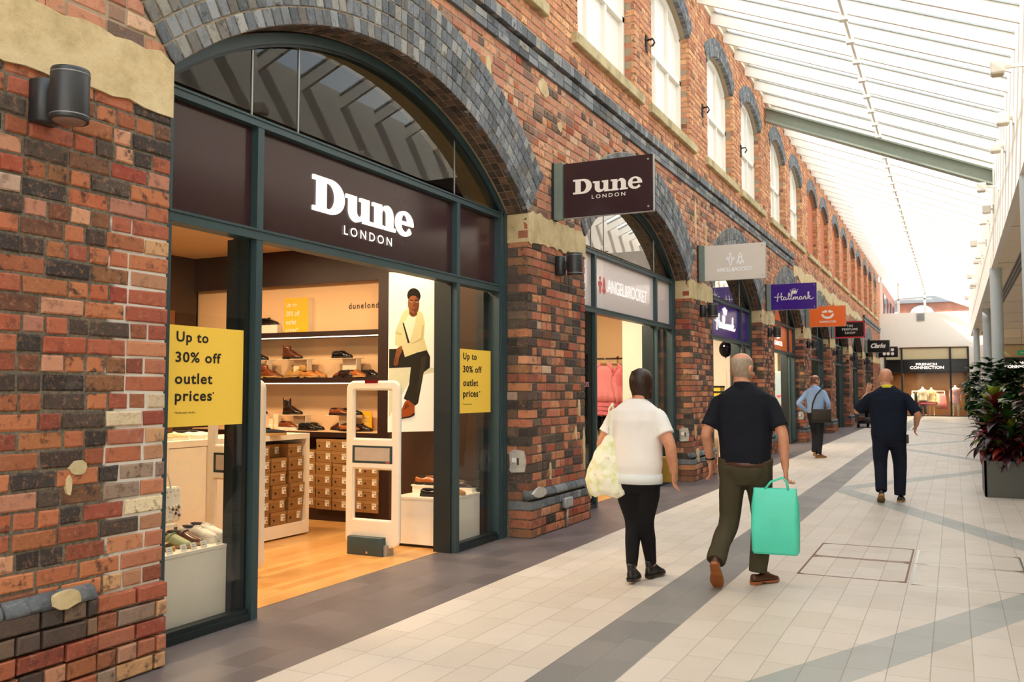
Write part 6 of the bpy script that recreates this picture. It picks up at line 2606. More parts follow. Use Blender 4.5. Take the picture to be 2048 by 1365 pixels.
# hooks and small ironwork on the upper wall
for i, (px_, py_, lb) in enumerate(((1292, 88, 'rusty iron hook between the first two upper windows'), (1481, 302, 'rusty iron hook between the third and fourth upper windows'), (1404, 222, 'small rusty iron stub beside the third upper window'))):
    q = onX(px_, py_, XW)
    t = thing('iron_hook', lb, 'hook', (XW, q.y, q.z))
    m = MB()
    m.box(0, .02, -.04, .04, -.12, .12)
    m.build('plate', M['sole_dark'], t)
    m = MB()
    m.tube([(.01, 0, .05), (.10, 0, .06), (.13, 0, 0), (.09, 0, -.05)], .014, 6)
    m.build('hook', M['sole_dark'], t)
q = onX(1545, 225, XW)
t = thing('flood_lamp', 'dark bracket lamp on the wall head under the steel roof beam', 'lamp', (XW, q.y, q.z))
m = MB()
m.box(0, .25, -.03, .03, -.03, .03)
m.box(0, .03, -.1, .1, -.2, .2)
m.build('bracket', M['sole_dark'], t)
m = MB()
m.loft([[(x, w * a, z0 + w * b_) for a, b_ in ((-1, -1), (1, -1), (1, 1), (-1, 1))] for x, w, z0 in ((.22, .09, -.05), (.42, .15, .02))], smooth=False)
m.build('hood', M['galv'], t)

# ------------------------------------------------------------------ recessed inspection covers in the paving
M['rust'] = plain('rust_edge', '#7a5344', .5, metal=.4, var=.2, scale=60)
CV = [(-1.18, -.365, 8.52, 9.24, 'tile filled inspection cover, left of the pair and farther away'), (-1.18, -.365, 7.62, 8.49, 'tile filled inspection cover, left of the pair and nearer'),
      (-.335, .49, 8.50, 9.20, 'tile filled inspection cover, right of the pair and farther away'), (-.335, .49, 7.58, 8.47, 'tile filled inspection cover, right of the pair and nearer')]
for i, (x0, x1, y0, y1, lb) in enumerate(CV):
    t = thing('inspection_cover', lb, 'manhole cover', ((x0 + x1) / 2, (y0 + y1) / 2, 0), 0, 'inspection covers in the paving')
    m = MB()
    e = .011
    m.box(x0, x1, y0, y0 + e, -.01, .0025)
    m.box(x0, x1, y1 - e, y1, -.01, .0025)
    m.box(x0, x0 + e * 1.4, y0, y1, -.01, .0025)
    m.box(x1 - e * 1.4, x1, y0, y1, -.01, .0025)
    m.build('frame', M['rust'] if i < 2 else M['chrome'], t, True)
    m = MB()
    for cx, cy_, ax, ay in ((x0, y0, 1, 1), (x1, y0, -1, 1), (x0, y1, 1, -1), (x1, y1, -1, -1)):
        m.prism([(cx, cy_), (cx + ax * .09, cy_), (cx, cy_ + ay * .05)], 'z', .0, .003)
    m.build('corner', M['rust'] if i < 2 else M['chrome'], t, True)

# ------------------------------------------------------------------ parked mobility scooter
sc_ = thing('mobility_scooter', 'dark mobility scooter parked by the brick wall ahead of the bald man', 'mobility scooter', (-3.2, 38.9, 0))
m = MB()
m.rbox(-.27, .27, -.45, .75, .16, .30, .05, 2)
m.rbox(-.28, .28, -.55, -.05, .22, .42, .06, 2)
m.build('chassis', M['black'], sc_)
for x in (-.28, .28):
    m = MB()
    m.cyl((-.3, .15), 'x', .15, x - .05, x + .05, 20)
    m.build('wheel', M['black'], sc_)
m = MB()
m.cyl((.7, .12), 'x', .12, -.05, .05, 20)
m.build('wheel', M['black'], sc_)
m = MB()
m.rbox(-.26, .26, -.30, .15, .58, .68, .04, 2)
m.tube([(0, -.1, .4), (0, -.1, .6)], .05, 10)
m.build('seat', M['black_cloth'], sc_)
m = MB()
m.rbox(-.25, .25, -.38, -.27, .64, 1.12, .05, 2)
m.build('backrest', M['black_cloth'], sc_)
m = MB()
m.tube([(0, .72, .28), (0, .60, .75), (0, .52, .98)], .035, 8)
m.tube([(-.28, .48, 1.0), (0, .54, .98), (.28, .48, 1.0)], .02, 8)
m.build('tiller', M['black'], sc_)
for x in (-.2, .2):
    m = MB()
    m.box(x - .05, x + .05, -.565, -.54, .30, .34)
    m.build('rear_light', M['red'], sc_)
# ------------------------------------------------------------------ planters
M['planter'] = plain('dark_grey_planter', '#54554f', .45, var=.03)
M['soil'] = plain('soil', '#2a2019', .95, var=.3)


def leaf_mat(name, a, c, vein, rough=.3):
    b = NB(name)
    g = b.n('ShaderNodeNewGeometry')
    n = b.noise(9, 3)
    k = b.math('MULTIPLY_ADD', g.outputs['Random Per Island'], .7, b.math('MULTIPLY', n.outputs['Fac'], .3))
    col = b.ramp(k, [(.1, srgb(a)), (.65, srgb(c)), (.95, srgb(vein))])
    return b.bsdf(col, rough, spec=.5)


M['croton_dark'] = leaf_mat('croton_dark_leaf', '#1d0c10', '#34131a', '#6a1c22')
M['croton_red'] = leaf_mat('croton_red_leaf', '#571218', '#7d1f1c', '#a8452c')
M['croton_green'] = leaf_mat('croton_green_leaf', '#1d3a12', '#3c6a1e', '#9aa62c')
M['leaf_green'] = leaf_mat('fatsia_leaf', '#1c3a1c', '#35602a', '#6c8f3c')


def leaf(m, base, yaw, pitch, L, w, droop, mi=0, n=6):
    """lance-shaped arching blade with a folded midrib"""
    p = Vector(base)
    v = []
    pt = pitch
    d = L / n
    for i in range(n + 1):
        t_ = i / n
        ww = w * math.sin(PI * min(1, .06 + .94 * t_) ** .8) if t_ < 1 else 0.001
        dirv = Vector((math.cos(yaw) * math.cos(pt), math.sin(yaw) * math.cos(pt), math.sin(pt)))
        side = Vector((-math.sin(yaw), math.cos(yaw), 0))
        up = side.cross(dirv) * -1
        v += [tuple(p + side * ww + up * ww * .35), tuple(p), tuple(p - side * ww + up * ww * .35)]
        p = p + dirv * d
        pt -= droop / n
    fs = []
    for i in range(n):
        a = i * 3
        fs += [(a, a + 1, a + 4, a + 3), (a + 1, a + 2, a + 5, a + 4)]
    m.add(v, fs, mi, True)


def planter_box(name_label, x0, x1, y0, y1, h):
    t = thing('planter', name_label, 'planter', ((x0 + x1) / 2, (y0 + y1) / 2, 0))
    m = MB()
    th_ = .03
    m.box(x0, x1, y0, y0 + th_, 0.01, h)
    m.box(x0, x1, y1 - th_, y1, 0.01, h)
    m.box(x0, x0 + th_, y0, y1, 0.01, h)
    m.box(x1 - th_, x1, y0, y1, 0.01, h)
    m.box(x0 + .01, x1 - .01, y0 + .01, y1 - .01, 0, .06)
    m.build('box', M['planter'], t, True)
    m = MB()
    m.box(x0 + th_, x1 - th_, y0 + th_, y1 - th_, h - .12, h - .05)
    m.build('soil', M['soil'], t, True)


planter_box('large dark grey square planter in the right foreground', .352, 1.62, 14.19, 15.45, .505)
planter_box('dark grey planter farther along behind the red-leaved one', .50, 1.7, 23.4, 24.35, .50)
RR = random.Random(3)


def croton(x, y, zs, hts, label, lean=0, nl=30, L0=.36):
    t = thing('croton', label, 'plant', (x, y, zs), 0, 'crotons in the near planter')
    st = MB()
    tops = []
    for (dx, dy, h) in hts:
        st.tube([(x, y, zs), (x + dx * .5, y + dy * .5, zs + h * .5), (x + dx, y + dy, zs + h)], [.02, .016, .010], 6)
        tops.append((x + dx, y + dy, zs + h, h))
    st.build('stem', plain('plant_stem', '#4a3524', .8), t, True)
    m = MB()
    for (tx, ty, tz, h) in tops:
        for i in range(nl):
            f = i / nl
            z = tz - f * min(.62, h * .75)
            bx = tx - (tx - x) * f * .4
            by = ty - (ty - y) * f * .4
            a = i * 2.4 + RR.uniform(-.3, .3)
            if f < .28:
                mi = 2 if RR.random() < .85 else 1
            else:
                mi = 1 if RR.random() < .28 else (2 if RR.random() < .10 else 0)
            leaf(m, (bx, by, z), a, 1.15 - 1.2 * f + RR.uniform(-.15, .15), L0 * RR.uniform(.75, 1.1) * (.75 + .5 * f), .064 * RR.uniform(.8, 1.2), .9 + .6 * f, mi)
    m.build('foliage', [M['croton_dark'], M['croton_red'], M['croton_green']], t, True)


ZS = .44
croton(.62, 14.45, ZS, [(-.12, -.05, .98), (.05, .05, .75), (-.18, .1, .62), (.05, -.15, .40)], 'croton at the left corner of the near planter, green tips over dark red leaves')
croton(1.02, 14.62, ZS, [(0, -.12, 1.20), (.15, .0, .9), (-.10, -.2, .6), (.1, -.25, .35)], 'tallest croton in the middle of the near planter, bright green crown')
croton(1.38, 14.55, ZS, [(.05, -.1, 1.05), (.1, .05, .8), (-.05, -.2, .5), (0, -.25, .3)], 'croton at the right side of the near planter, cut by the picture edge')
croton(.75, 14.35, ZS, [(-.05, 0, .55), (.15, -.05, .45), (-.2, 0, .25)], 'low dark croton at the front of the near planter', L0=.28)
croton(.58, 15.0, ZS, [(-.12, .1, .85), (-.2, 0, .55), (0, .1, .95)], 'croton behind the left corner of the near planter')
croton(1.15, 15.1, ZS, [(0, .05, 1.1), (.15, 0, .8), (-.1, 0, .6)], 'croton at the back of the near planter')
croton(1.15, 14.34, ZS, [(0, -.02, .5), (.15, 0, .38), (-.12, 0, .3)], 'small dark croton low in the middle of the near planter', L0=.28)


def fatsia(x, y, zs, h, r, label, n=260):
    t = thing('fatsia', label, 'plant', (x, y, zs), 0, 'leafy green plants in the far planter')
    st = MB()
    for q in range(5):
        a = q * 1.3
        st.tube([(x, y, zs), (x + .2 * math.cos(a), y + .2 * math.sin(a), zs + h * .6)], [.025, .012], 6)
    st.build('stem', plain('plant_stem', '#4a3524', .8), t, True)
    m = MB()
    for i in range(n):
        u_, v_ = RR.uniform(-1, 1), RR.uniform(0, 2 * PI)
        rr_ = RR.uniform(.55, 1.0)
        c_ = math.sqrt(1 - u_ * u_)
        px_ = x + r * rr_ * c_ * math.cos(v_)
        py_ = y + r * .8 * rr_ * c_ * math.sin(v_)
        pz_ = zs + h * .58 + h * .42 * rr_ * u_
        yaw = v_ + RR.uniform(-.5, .5)
        for k in (-1.1, -.4, .4, 1.1):
            leaf(m, (px_, py_, pz_), yaw + k, .1 + .5 * u_ + RR.uniform(-.2, .2), RR.uniform(.18, .28), .05, .8, 0, 4)
    m.build('foliage', M['leaf_green'], t, True)


fatsia(.78, 23.8, .44, 1.75, .58, 'bushy green fatsia rising behind the crotons at the left')
fatsia(1.42, 23.85, .44, 1.72, .50, 'bushy green fatsia behind the tall column')
# ------------------------------------------------------------------ people
from mathutils import noise as mnoise


def skin_mat(name, a, c):
    b = NB(name)
    n = b.noise(12, 4)
    col = b.ramp(n.outputs['Fac'], [(.3, srgb(a)), (.7, srgb(c))])
    m = b.bsdf(col, .5, spec=.35)
    b.p.inputs['Subsurface Weight'].default_value = .08
    b.p.inputs['Subsurface Radius'].default_value = (.012, .005, .003)
    return m


M['skin_a'] = skin_mat('fair_skin', '#c98f72', '#d9a488')
M['skin_b'] = skin_mat('ruddy_skin', '#c48566', '#d59a7c')


def hair_mat(name, a, c):
    b = NB(name)
    tc = b.n('ShaderNodeTexCoord')
    mp = b.n('ShaderNodeMapping')
    mp.inputs['Scale'].default_value = (110, 110, 9)
    b.l(tc.outputs['Object'], mp.inputs[0])
    n = b.noise(1.0, 3, .6, vec=mp.outputs[0])
    col = b.ramp(n.outputs['Fac'], [(.3, srgb(a)), (.75, srgb(c))])
    return b.bsdf(col, .42, spec=.4, bump=n.outputs['Fac'], dist=.004, strength=.7)


M['hair_brown'] = hair_mat('dark_brown_hair', '#1d100a', '#3d2417')
M['hair_grey'] = hair_mat('cropped_grey_hair', '#8d7a68', '#b5a592')
M['hair_short'] = hair_mat('cropped_brown_hair', '#6a4a36', '#8a6650')
M['eye'] = plain('eye_white', '#e8e0d8', .2, var=0)
M['iris'] = plain('iris', '#35261c', .2, var=0)
M['navy'] = cloth('navy_polo', '#12151f', .18)
M['navy2'] = cloth('navy_work_shirt', '#10192b', .18)
M['olive'] = cloth('olive_trousers', '#46402f', .14)
M['trs_navy'] = cloth('navy_trousers', '#141a2a', .15)
M['trs_char'] = cloth('charcoal_trousers', '#23242a', .15)
M['legging'] = cloth('black_leggings', '#121114', .15)
M['tee'] = cloth('white_tee', '#eeeae6', .04)
M['vest'] = cloth('pale_under_vest', '#dfe3e4', .03)
M['blue_shirt'] = cloth('pale_blue_shirt', '#9db8dd', .08)
M['leather_brown'] = plain('brown_leather', '#4a2a18', .4, var=.12)
M['leather_tan'] = plain('tan_leather', '#9a5a2c', .45, var=.1)
M['shoe_black'] = plain('black_boot_leather', '#1b1918', .4, var=.1)
M['lanyard'] = plain('yellow_lanyard', '#d8c32a', .6, var=.05)


def V3(*p):
    return Vector(p)


def limb(m, pts, rad, n=12):
    """smoothly tapering limb through the joints"""
    ps, rs = [], []
    sp = spline(pts, 5)
    k = len(sp)
    rx = [r if not isinstance(r, tuple) else r[0] for r in rad]
    ry = [r if not isinstance(r, tuple) else r[1] for r in rad]
    tt = np.linspace(0, len(pts) - 1, k)
    for i, p in enumerate(sp):
        a = np.interp(tt[i], range(len(pts)), rx)
        b = np.interp(tt[i], range(len(pts)), ry)
        rs.append((float(a), float(b)))
    m.tube(sp, rs, n)


def hand_mb(m, wrist, direc, palm_n, thumb, curl, s=1.0):
    """palm and five separate fingers; direc = pointing direction, palm_n = palm facing, thumb = side the thumb is on"""
    d = Vector(direc).normalized()
    nrm = (Vector(palm_n) - d * Vector(palm_n).dot(d)).normalized()
    side = d.cross(nrm).normalized()
    if side.dot(Vector(thumb)) < 0:
        side = -side
    w = Vector(wrist)
    m.tube([w - d * .03, w + d * .01 * s], [(.026 * s, .026 * s), (.030 * s, .024 * s)], 10)
    # palm
    rings = []
    for t_, hw, hd in ((-.005, .026, .018), (.02, .034, .018), (.055, .042, .016), (.085, .043, .013), (.095, .040, .010)):
        c = w + d * t_ * s
        rings.append([tuple(c + side * (hw * s * math.cos(a)) + nrm * (hd * s * math.sin(a))) for a in [2 * PI * q / 14 for q in range(14)]])
    m.loft(rings)
    fing = MB()
    for i, (off, L) in enumerate(((.031, .070), (.0105, .080), (-.0105, .075), (-.031, .058))):
        p = w + d * .085 * s + side * off * s * 1.05
        pts = [p - d * .02 * s]
        dirv = (d + side * off * 1.2).normalized()
        ang = curl * (.5 + .12 * i)
        seg_ = [L * .45 * s, L * .32 * s, L * .25 * s]
        pts.append(p)
        for sg in seg_:
            dirv = (Matrix.Rotation(ang, 3, nrm.cross(d) * 1.0) @ dirv) if ang else dirv
            p = p + dirv * sg
            pts.append(p)
        m.tube(pts, [.0088 * s, .0088 * s, .0082 * s, .0074 * s, .0058 * s], 8)
    p = w + d * .022 * s + side * .030 * s
    pts = [p - side * .012 * s, p, p + (d * .55 + side * .62 + nrm * .25).normalized() * .034 * s]
    pts.append(pts[-1] + (d * .85 + side * .28 + nrm * .35).normalized() * .032 * s)
    pts.append(pts[-1] + (d * .95 + side * .05 + nrm * .30).normalized() * .022 * s)
    m.tube(pts, [.013 * s, .012 * s, .0105 * s, .0095 * s, .007 * s], 8)


def folds(amp, sc, z0=None, seed=0.0):
    def f(p):
        q = Vector((p[0] * sc + seed, p[1] * sc, p[2] * sc * .6))
        k = mnoise.noise(q) + .5 * mnoise.noise(q * 2.3)
        r = Vector((p[0], p[1], 0))
        L = r.length
        if L < 1e-5:
            return p
        return (p[0] + p[0] / L * k * amp, p[1] + p[1] / L * k * amp, p[2] + .3 * k * amp)
    return f


def head_mb(m, c, yaw, s=1.0, neck_to=None, fat=1.0):
    """head with brow, nose, mouth, chin and ears, facing +Y turned by yaw; c = centre of the skull"""
    Rz = Matrix.Rotation(yaw, 3, 'Z')
    c = Vector(c)

    def P(x, y, z):
        return c + Rz @ Vector((x * s, y * s, z * s))
    rings = []
    for z, hw, fr, bk in ((-.118, .024, .062, -.018), (-.112, .038, .080, .0), (-.095, .050, .088, -.030), (-.07, .060, .088, -.055), (-.04, .068, .088, -.078), (-.01, .073, .087, -.092), (.02, .076, .090, -.100), (.05, .076, .088, -.102), (.08, .070, .078, -.094), (.105, .053, .056, -.072), (.12, .030, .028, -.042), (.124, .010, .006, -.016)):
        yc, hy = (fr + bk) / 2, (fr - bk) / 2
        rings.append([tuple(P(hw * fat * math.cos(a), yc + hy * math.sin(a), z)) for a in [2 * PI * q / 24 for q in range(24)]])
    m.loft(rings)
    m.tube([P(0, .080, .02), P(0, .092, -.005), P(0, .104, -.030), P(0, .090, -.042)], [.010 * s, .011 * s, .014 * s, .010 * s], 8)
    m.ball(P(0, .080, -.068), (.022 * s, .012 * s, .006 * s), 10, 6)
    m.ball(P(0, .079, -.078), (.020 * s, .012 * s, .007 * s), 10, 6)
    for e in (-1, 1):
        m.ball(P(e * .032, .080, .024), (.022 * s, .010 * s, .006 * s), 10, 6)
        m.ball(P(e * .045, .070, -.035), (.020 * s, .016 * s, .018 * s), 10, 6)
        # ear: rim and lobe
        q = [P(e * (.072 * fat + .010), -.010 + .018 * math.cos(a), -.008 + .030 * math.sin(a)) for a in [PI * .1 + 2 * PI * .85 * k / 12 for k in range(13)]]
        m.tube(q, .006 * s, 6)
        m.ball(P(e * (.074 * fat), -.010, -.008), (.008 * s, .016 * s, .028 * s), 10, 6)
        m.ball(P(e * (.078 * fat), -.002, -.036), (.008 * s, .008 * s, .009 * s), 8, 5)
    if neck_to is not None:
        b = Vector(neck_to)
        limb(m, [b + Vector((0, -.01, -.06)), b, P(0, -.018, -.085), P(0, -.005, -.03)], [.075 * s * fat, .060 * s * fat, .056 * s * fat, .05 * s], 16)
    return P


def person(spec):
    s = spec
    for sd in ('L', 'R'):
        a = s['j']['arm' + sd]
        s['j']['arm' + sd] = ((a[0][0] + (.028 if sd == 'L' else -.028), a[0][1], a[0][2] - .038), a[1], a[2])
    t = thing('person', s['label'], 'person', s['loc'], s.get('rz', 0))
    J = s['j']
    # body: one continuous skin
    b = MB()
    P = head_mb(b, J['head'], s.get('head_yaw', 0), s.get('hs', 1.0), J['neck'], s.get('fat', 1.0))
    tr = s['torso']
    b.loft([[(cx + rx * .86 * math.cos(a), cy_ + ry * .86 * math.sin(a), z) for a in [2 * PI * q / 24 for q in range(24)]] for z, rx, ry, cx, cy_ in tr])
    for sd in ('L', 'R'):
        sh, el, wr = [Vector(p) for p in J['arm' + sd]]
        k = s.get('armk', 1.0)
        limb(b, [sh, sh.lerp(el, .5), el, el.lerp(wr, .35), wr], [.046 * k, .049 * k, .040 * k, .040 * k, .0265 * k], 12)
        h = s['hand' + sd]
        hand_mb(b, wr, h[0], h[1], h[2], h[3], s.get('hand_s', 1.0))
        hp, kn, an = [Vector(p) for p in J['leg' + sd]]
        limb(b, [hp, kn, an], [.08, .05, .036], 10)
    remeshed(b, .0052, 3).build('body', s['skin'], t)
    ey = MB()
    ir = MB()
    for e in (-1, 1):
        ey.ball(P(e * .032, .079, .006), (.012, .010, .0085), 10, 7)
        ir.ball(P(e * .032, .0865, .006), (.0055, .004, .0055), 8, 5)
    ey.build('eyes', M['eye'], t)
    ir.build('irises', M['iris'], t)
    # trousers
    g = MB()
    lk = s.get('legk', 1.0)
    for sd in ('L', 'R'):
        hp, kn, an = [Vector(p) for p in J['leg' + sd]]
        r = s.get('legr', (.104, .088, .068, .066, .060))
        limb(g, [hp + Vector((0, 0, .06)), hp.lerp(kn, .45), kn, kn.lerp(an, .45), an + (an - kn).normalized() * s.get('cuff', .02)], [x * lk for x in r], 14)
    hz = s['hips']
    g.loft([[(cx + rx * math.cos(a), cy_ + ry * math.sin(a), z) for a in [2 * PI * q / 28 for q in range(28)]] for z, rx, ry, cx, cy_ in hz])
    remeshed(g, .009, s.get('lsm', 3), folds(s.get('lfold', .006), 7, seed=3.1)).build(s.get('leg_name', 'trousers'), s['leg_mat'], t)
    # shirt
    g = MB()
    g.loft([[(cx + (abs(math.cos(a)) ** .85) * math.copysign(rx, math.cos(a)), cy_ + ry * math.sin(a), z) for a in [2 * PI * q / 32 for q in range(32)]] for z, rx, ry, cx, cy_ in tr])
    for sd in ('L', 'R'):
        sh, el, wr = [Vector(p) for p in J['arm' + sd]]
        k = s.get('armk', 1.0)
        inn = Vector((0, 0, 0)) + (Vector((J['neck'][0], J['neck'][1], sh.z)) - sh) * .28
        if s.get('long'):
            limb(g, [sh + inn, sh, sh.lerp(el, .5), el, el.lerp(wr, .5), wr], [.05, .060 * k, .060 * k, .054 * k, .048 * k, .038 * k], 14)
        else:
            e_ = sh.lerp(el, s.get('sleeve', .72))
            limb(g, [sh + inn, sh, sh.lerp(el, .45), e_], [.05, .060 * k, .064 * k, .069 * k], 14)
    remeshed(g, .008, 3, folds(s.get('sfold', .005), 6.5, seed=1.7)).build(s.get('top_name', 'polo_shirt'), s['top_mat'], t)
    if s.get('collar'):
        nk = Vector(J['neck'])
        c = MB()
        rr = []
        for dz, rx, ry in ((-.02, .082, .078), (.012, .074, .070), (.03, .070, .066), (.03, .062, .058), (.0, .066, .062)):
            rr.append([(nk.x + rx * math.cos(a), nk.y - .004 + ry * math.sin(a), nk.z + dz + .012 * -math.sin(a)) for a in [2 * PI * q / 24 for q in range(24)]])
        c.loft(rr, cap=False)
        c.build('collar', s['collar'], t)
    # shoes
    for sd in ('L', 'R'):
        an = Vector(J['leg' + sd][2])
        yaw, pitch = s['foot' + sd]
        up, so, la, li = shoe_mb(s.get('shoe_kind', 'derby'))
        sc_ = s.get('shoe_s', 1.0)
        Mt = Matrix.Translation(an) @ Matrix.Rotation(yaw, 4, 'Z') @ Matrix.Rotation(pitch, 4, 'X') @ Matrix.Rotation(PI / 2, 4, 'Z') @ Matrix.Translation((-.075 * sc_, 0, -.105 * sc_)) @ Matrix.Scale(sc_, 4)

        def emit(src, nm, mat, par):
            q = MB()
            q.v = [tuple(Mt @ Vector(p)) for p in src.v]
            q.f, q.mi, q.sm = src.f, src.mi, src.sm
            return q.build(nm, mat, par)
        sh_ = emit(up, 'shoe', s['shoe_mat'], t)
        emit(so, 'sole', s['sole_mat'], sh_)
        if la.v:
            emit(la, 'laces', s['shoe_mat'], sh_)
    return t, P


def cap_hair(t, P, mat, z_low_back, z_low_front, thick, name='hair', z_top=.128):
    """hair over the skull; P maps head space to person space"""
    m = MB()
    prof = ((-.07, .060, .088, -.055), (-.04, .068, .088, -.078), (-.01, .073, .087, -.092), (.02, .076, .090, -.100), (.05, .076, .088, -.102), (.08, .070, .078, -.094), (.105, .053, .056, -.072), (.12, .030, .028, -.042), (.126, .006, .002, -.012))
    zs = [z_low_back + (z_top - z_low_back) * q / 9 for q in range(10)]
    rings = []
    N = 28
    for z in zs:
        r = []
        for q in range(N):
            a = 2 * PI * q / N
            fr_ = max(0, math.sin(a))
            low = z_low_back + (z_low_front - z_low_back) * (fr_ ** .5)
            zz = max(z, low) if z < .12 else z
            hw = np.interp(zz, [p[0] for p in prof], [p[1] for p in prof]) + thick
            fr = np.interp(zz, [p[0] for p in prof], [p[2] for p in prof]) + thick * .6
            bk = np.interp(zz, [p[0] for p in prof], [p[3] for p in prof]) - thick
            yc, hy = (fr + bk) / 2, (fr - bk) / 2
            r.append(tuple(P(hw * math.cos(a), yc + hy * math.sin(a), zz + (thick if zz > .09 else 0))))
        rings.append(r)
    m.loft(rings)
    m.build(name, mat, t)


# --- woman in the white tee
wt = [(.80, .185, .135, .0, .0), (.90, .20, .15, .0, .0), (1.02, .195, .15, .0, .005), (1.14, .195, .15, 0, .01), (1.25, .205, .14, 0, 0), (1.33, .185, .115, 0, -.005), (1.385, .12, .08, 0, -.01), (1.42, .07, .065, 0, -.005)]
wj = {'head': (.03, .035, 1.515), 'neck': (.02, -.005, 1.395),
      'armL': ((-.195, 0, 1.315), (-.275, -.03, 1.06), (-.245, .14, .90)), 'armR': ((.195, 0, 1.315), (.275, -.05, 1.06), (.285, .02, .855)),
      'legL': ((-.085, 0, .82), (-.055, .06, .47), (-.035, -.045, .115)), 'legR': ((.085, 0, .82), (.05, .05, .47), (.05, .20, .105))}
woman, Pw = person(dict(label='woman in a white tee and black leggings walking away with a floral bag', loc=(-2.225, 6.72, 0), rz=.03, j=wj, torso=wt, skin=M['skin_b'], head_yaw=-.1, hs=.95, fat=1.03,
                        handL=((.15, .5, -.85), (1, 0, .2), (0, 1, 0), .55), handR=((.02, .05, -1), (-1, .1, 0), (0, 1, 0), .45), hand_s=.94, armk=1.12,
                        lsm=9, hips=[(.69, .10, .09, 0, 0), (.73, .16, .12, 0, -.005), (.78, .18, .135, 0, -.005), (.82, .165, .12, 0, 0), (.85, .14, .10, 0, 0)], legr=(.106, .100, .066, .060, .042), leg_name='leggings', leg_mat=M['legging'], lfold=.003, cuff=-.01,
                        top_name='tee_shirt', top_mat=M['tee'], sleeve=.62, sfold=.006, footL=(.05, -.05), footR=(-.25, 0), shoe_kind='boot', shoe_s=.90, shoe_mat=M['shoe_black'], sole_mat=M['sole_dark']))
cap_hair(woman, Pw, M['hair_brown'], -.105, .045, .020)
m = MB()
m.loft([[(rx * math.cos(a), ry * math.sin(a), z) for a in [2 * PI * q / 30 for q in range(30)]] for z, rx, ry in ((.765, .197, .152), (.80, .199, .154), (.84, .196, .15))])
m.build('under_vest', M['vest'], woman)


def floral():
    b = NB('floral_cotton')
    v = b.n('ShaderNodeTexVoronoi')
    v.inputs['Scale'].default_value = 15
    b.l(b.n('ShaderNodeTexCoord').outputs['Object'], v.inputs['Vector'])
    n = b.noise(11, 3)
    col = b.ramp(n.outputs['Fac'], [(.35, srgb('#d9dca0')), (.5, srgb('#eef0d0')), (.62, srgb('#f6f2e2')), (.75, srgb('#b9bf70'))])
    col = b.mix(b.math('MULTIPLY', b.math('LESS_THAN', v.outputs['Distance'], .28), .8), col, srgb('#f7f1ea'))
    return b.bsdf(col, .85, bump=n.outputs['Fac'], dist=.01)


# floral tote hanging from her left shoulder
tt = thing('tote_bag', 'pale green and cream floral tote bag hanging at the woman’s left side', 'bag', (-2.47, 6.66, .66))
m = MB()
rings = []
for z, rx, ry, ox in ((.0, .10, .05, .02), (.03, .155, .085, .02), (.12, .175, .10, .01), (.24, .15, .085, .02), (.34, .115, .06, .03), (.42, .075, .045, .04), (.47, .05, .03, .045)):
    rings.append([(ox + rx * math.cos(a), ry * math.sin(a), z + .02 * math.sin(3 * a)) for a in [2 * PI * q / 28 for q in range(28)]])
m.loft(rings)
q_ = remeshed(m, .010, 2, folds(.010, 14, seed=6))
q_.build('bag', floral(), tt)
m = MB()
m.tube([(.045, .02, .45), (.05, .05, .56), (.055, .045, .68), (.065, .01, .715), (.06, -.06, .68), (.05, -.05, .56), (.045, -.02, .45)], (.012, .006), 8)
m.build('strap', floral(), tt)
# mustard bag on her far side
tt = thing('shoulder_bag', 'small mustard bag just showing beyond the woman’s right hip', 'bag', (-2.02, 6.93, .76))
m = MB()
m.rbox(-.10, .055, -.04, .04, 0, .20, .02, 2)
m.build('bag', plain('mustard_leather', '#a8862a', .5), tt)
m = MB()
m.tube([(-.09, 0, .18), (-.09, .0, .40), (-.07, -.05, .58)], .008, 6)
m.tube([(.04, 0, .18), (-.02, .0, .40), (-.07, -.05, .58)], .008, 6)
m.build('strap', plain('mustard_leather', '#a8862a', .5), tt)

# --- grey-haired man in the navy polo
mt = [(.92, .185, .135, 0, 0), (1.00, .195, .145, 0, 0), (1.12, .20, .145, 0, .005), (1.26, .22, .14, 0, .005), (1.38, .225, .125, 0, 0), (1.45, .195, .10, 0, -.01), (1.50, .12, .075, 0, -.01), (1.54, .07, .065, 0, 0)]
mj = {'head': (-.02, .03, 1.645), 'neck': (-.005, -.005, 1.51),
      'armL': ((-.225, 0, 1.425), (-.285, -.06, 1.15), (-.285, .06, .92)), 'armR': ((.225, 0, 1.425), (.295, -.07, 1.15), (.305, -.04, .90)),
      'legL': ((-.095, 0, .90), (-.13, .02, .50), (-.17, -.26, .22)), 'legR': ((.095, 0, .90), (.10, .10, .50), (.075, .06, .108))}
man, Pm = person(dict(label='grey-haired man in a navy polo and olive trousers carrying a turquoise bag', loc=(-1.455, 7.02, 0), rz=0, j=mj, torso=mt, skin=M['skin_b'], head_yaw=-.35, hs=1.02, fat=1.06,
                      handL=((.05, .12, -1), (1, 0, 0), (0, 1, 0), .5), handR=((.05, .10, -1), (-1, 0, 0), (0, 1, 0), 1.05),
                      lsm=8, hips=[(.76, .10, .10, 0, 0), (.82, .165, .13, 0, 0), (.88, .182, .14, 0, -.008), (.93, .180, .135, 0, 0), (.96, .17, .125, 0, 0)], legr=(.112, .098, .080, .076, .072), leg_mat=M['olive'], lfold=.010,
                      top_mat=M['navy'], collar=M['navy'], sleeve=.78, footL=(.1, -.85), footR=(-.55, 0), shoe_mat=M['leather_brown'], sole_mat=M['leather_tan']))
cap_hair(man, Pm, M['hair_grey'], -.075, .05, .005, z_top=.082)
m = MB()
m.loft([[(rx * math.cos(a), ry * math.sin(a), z) for a in [2 * PI * q / 30 for q in range(30)]] for z, rx, ry in ((.903, .187, .141), (.935, .187, .141))])
m.build('belt', M['leather_brown'], man)
m = MB()
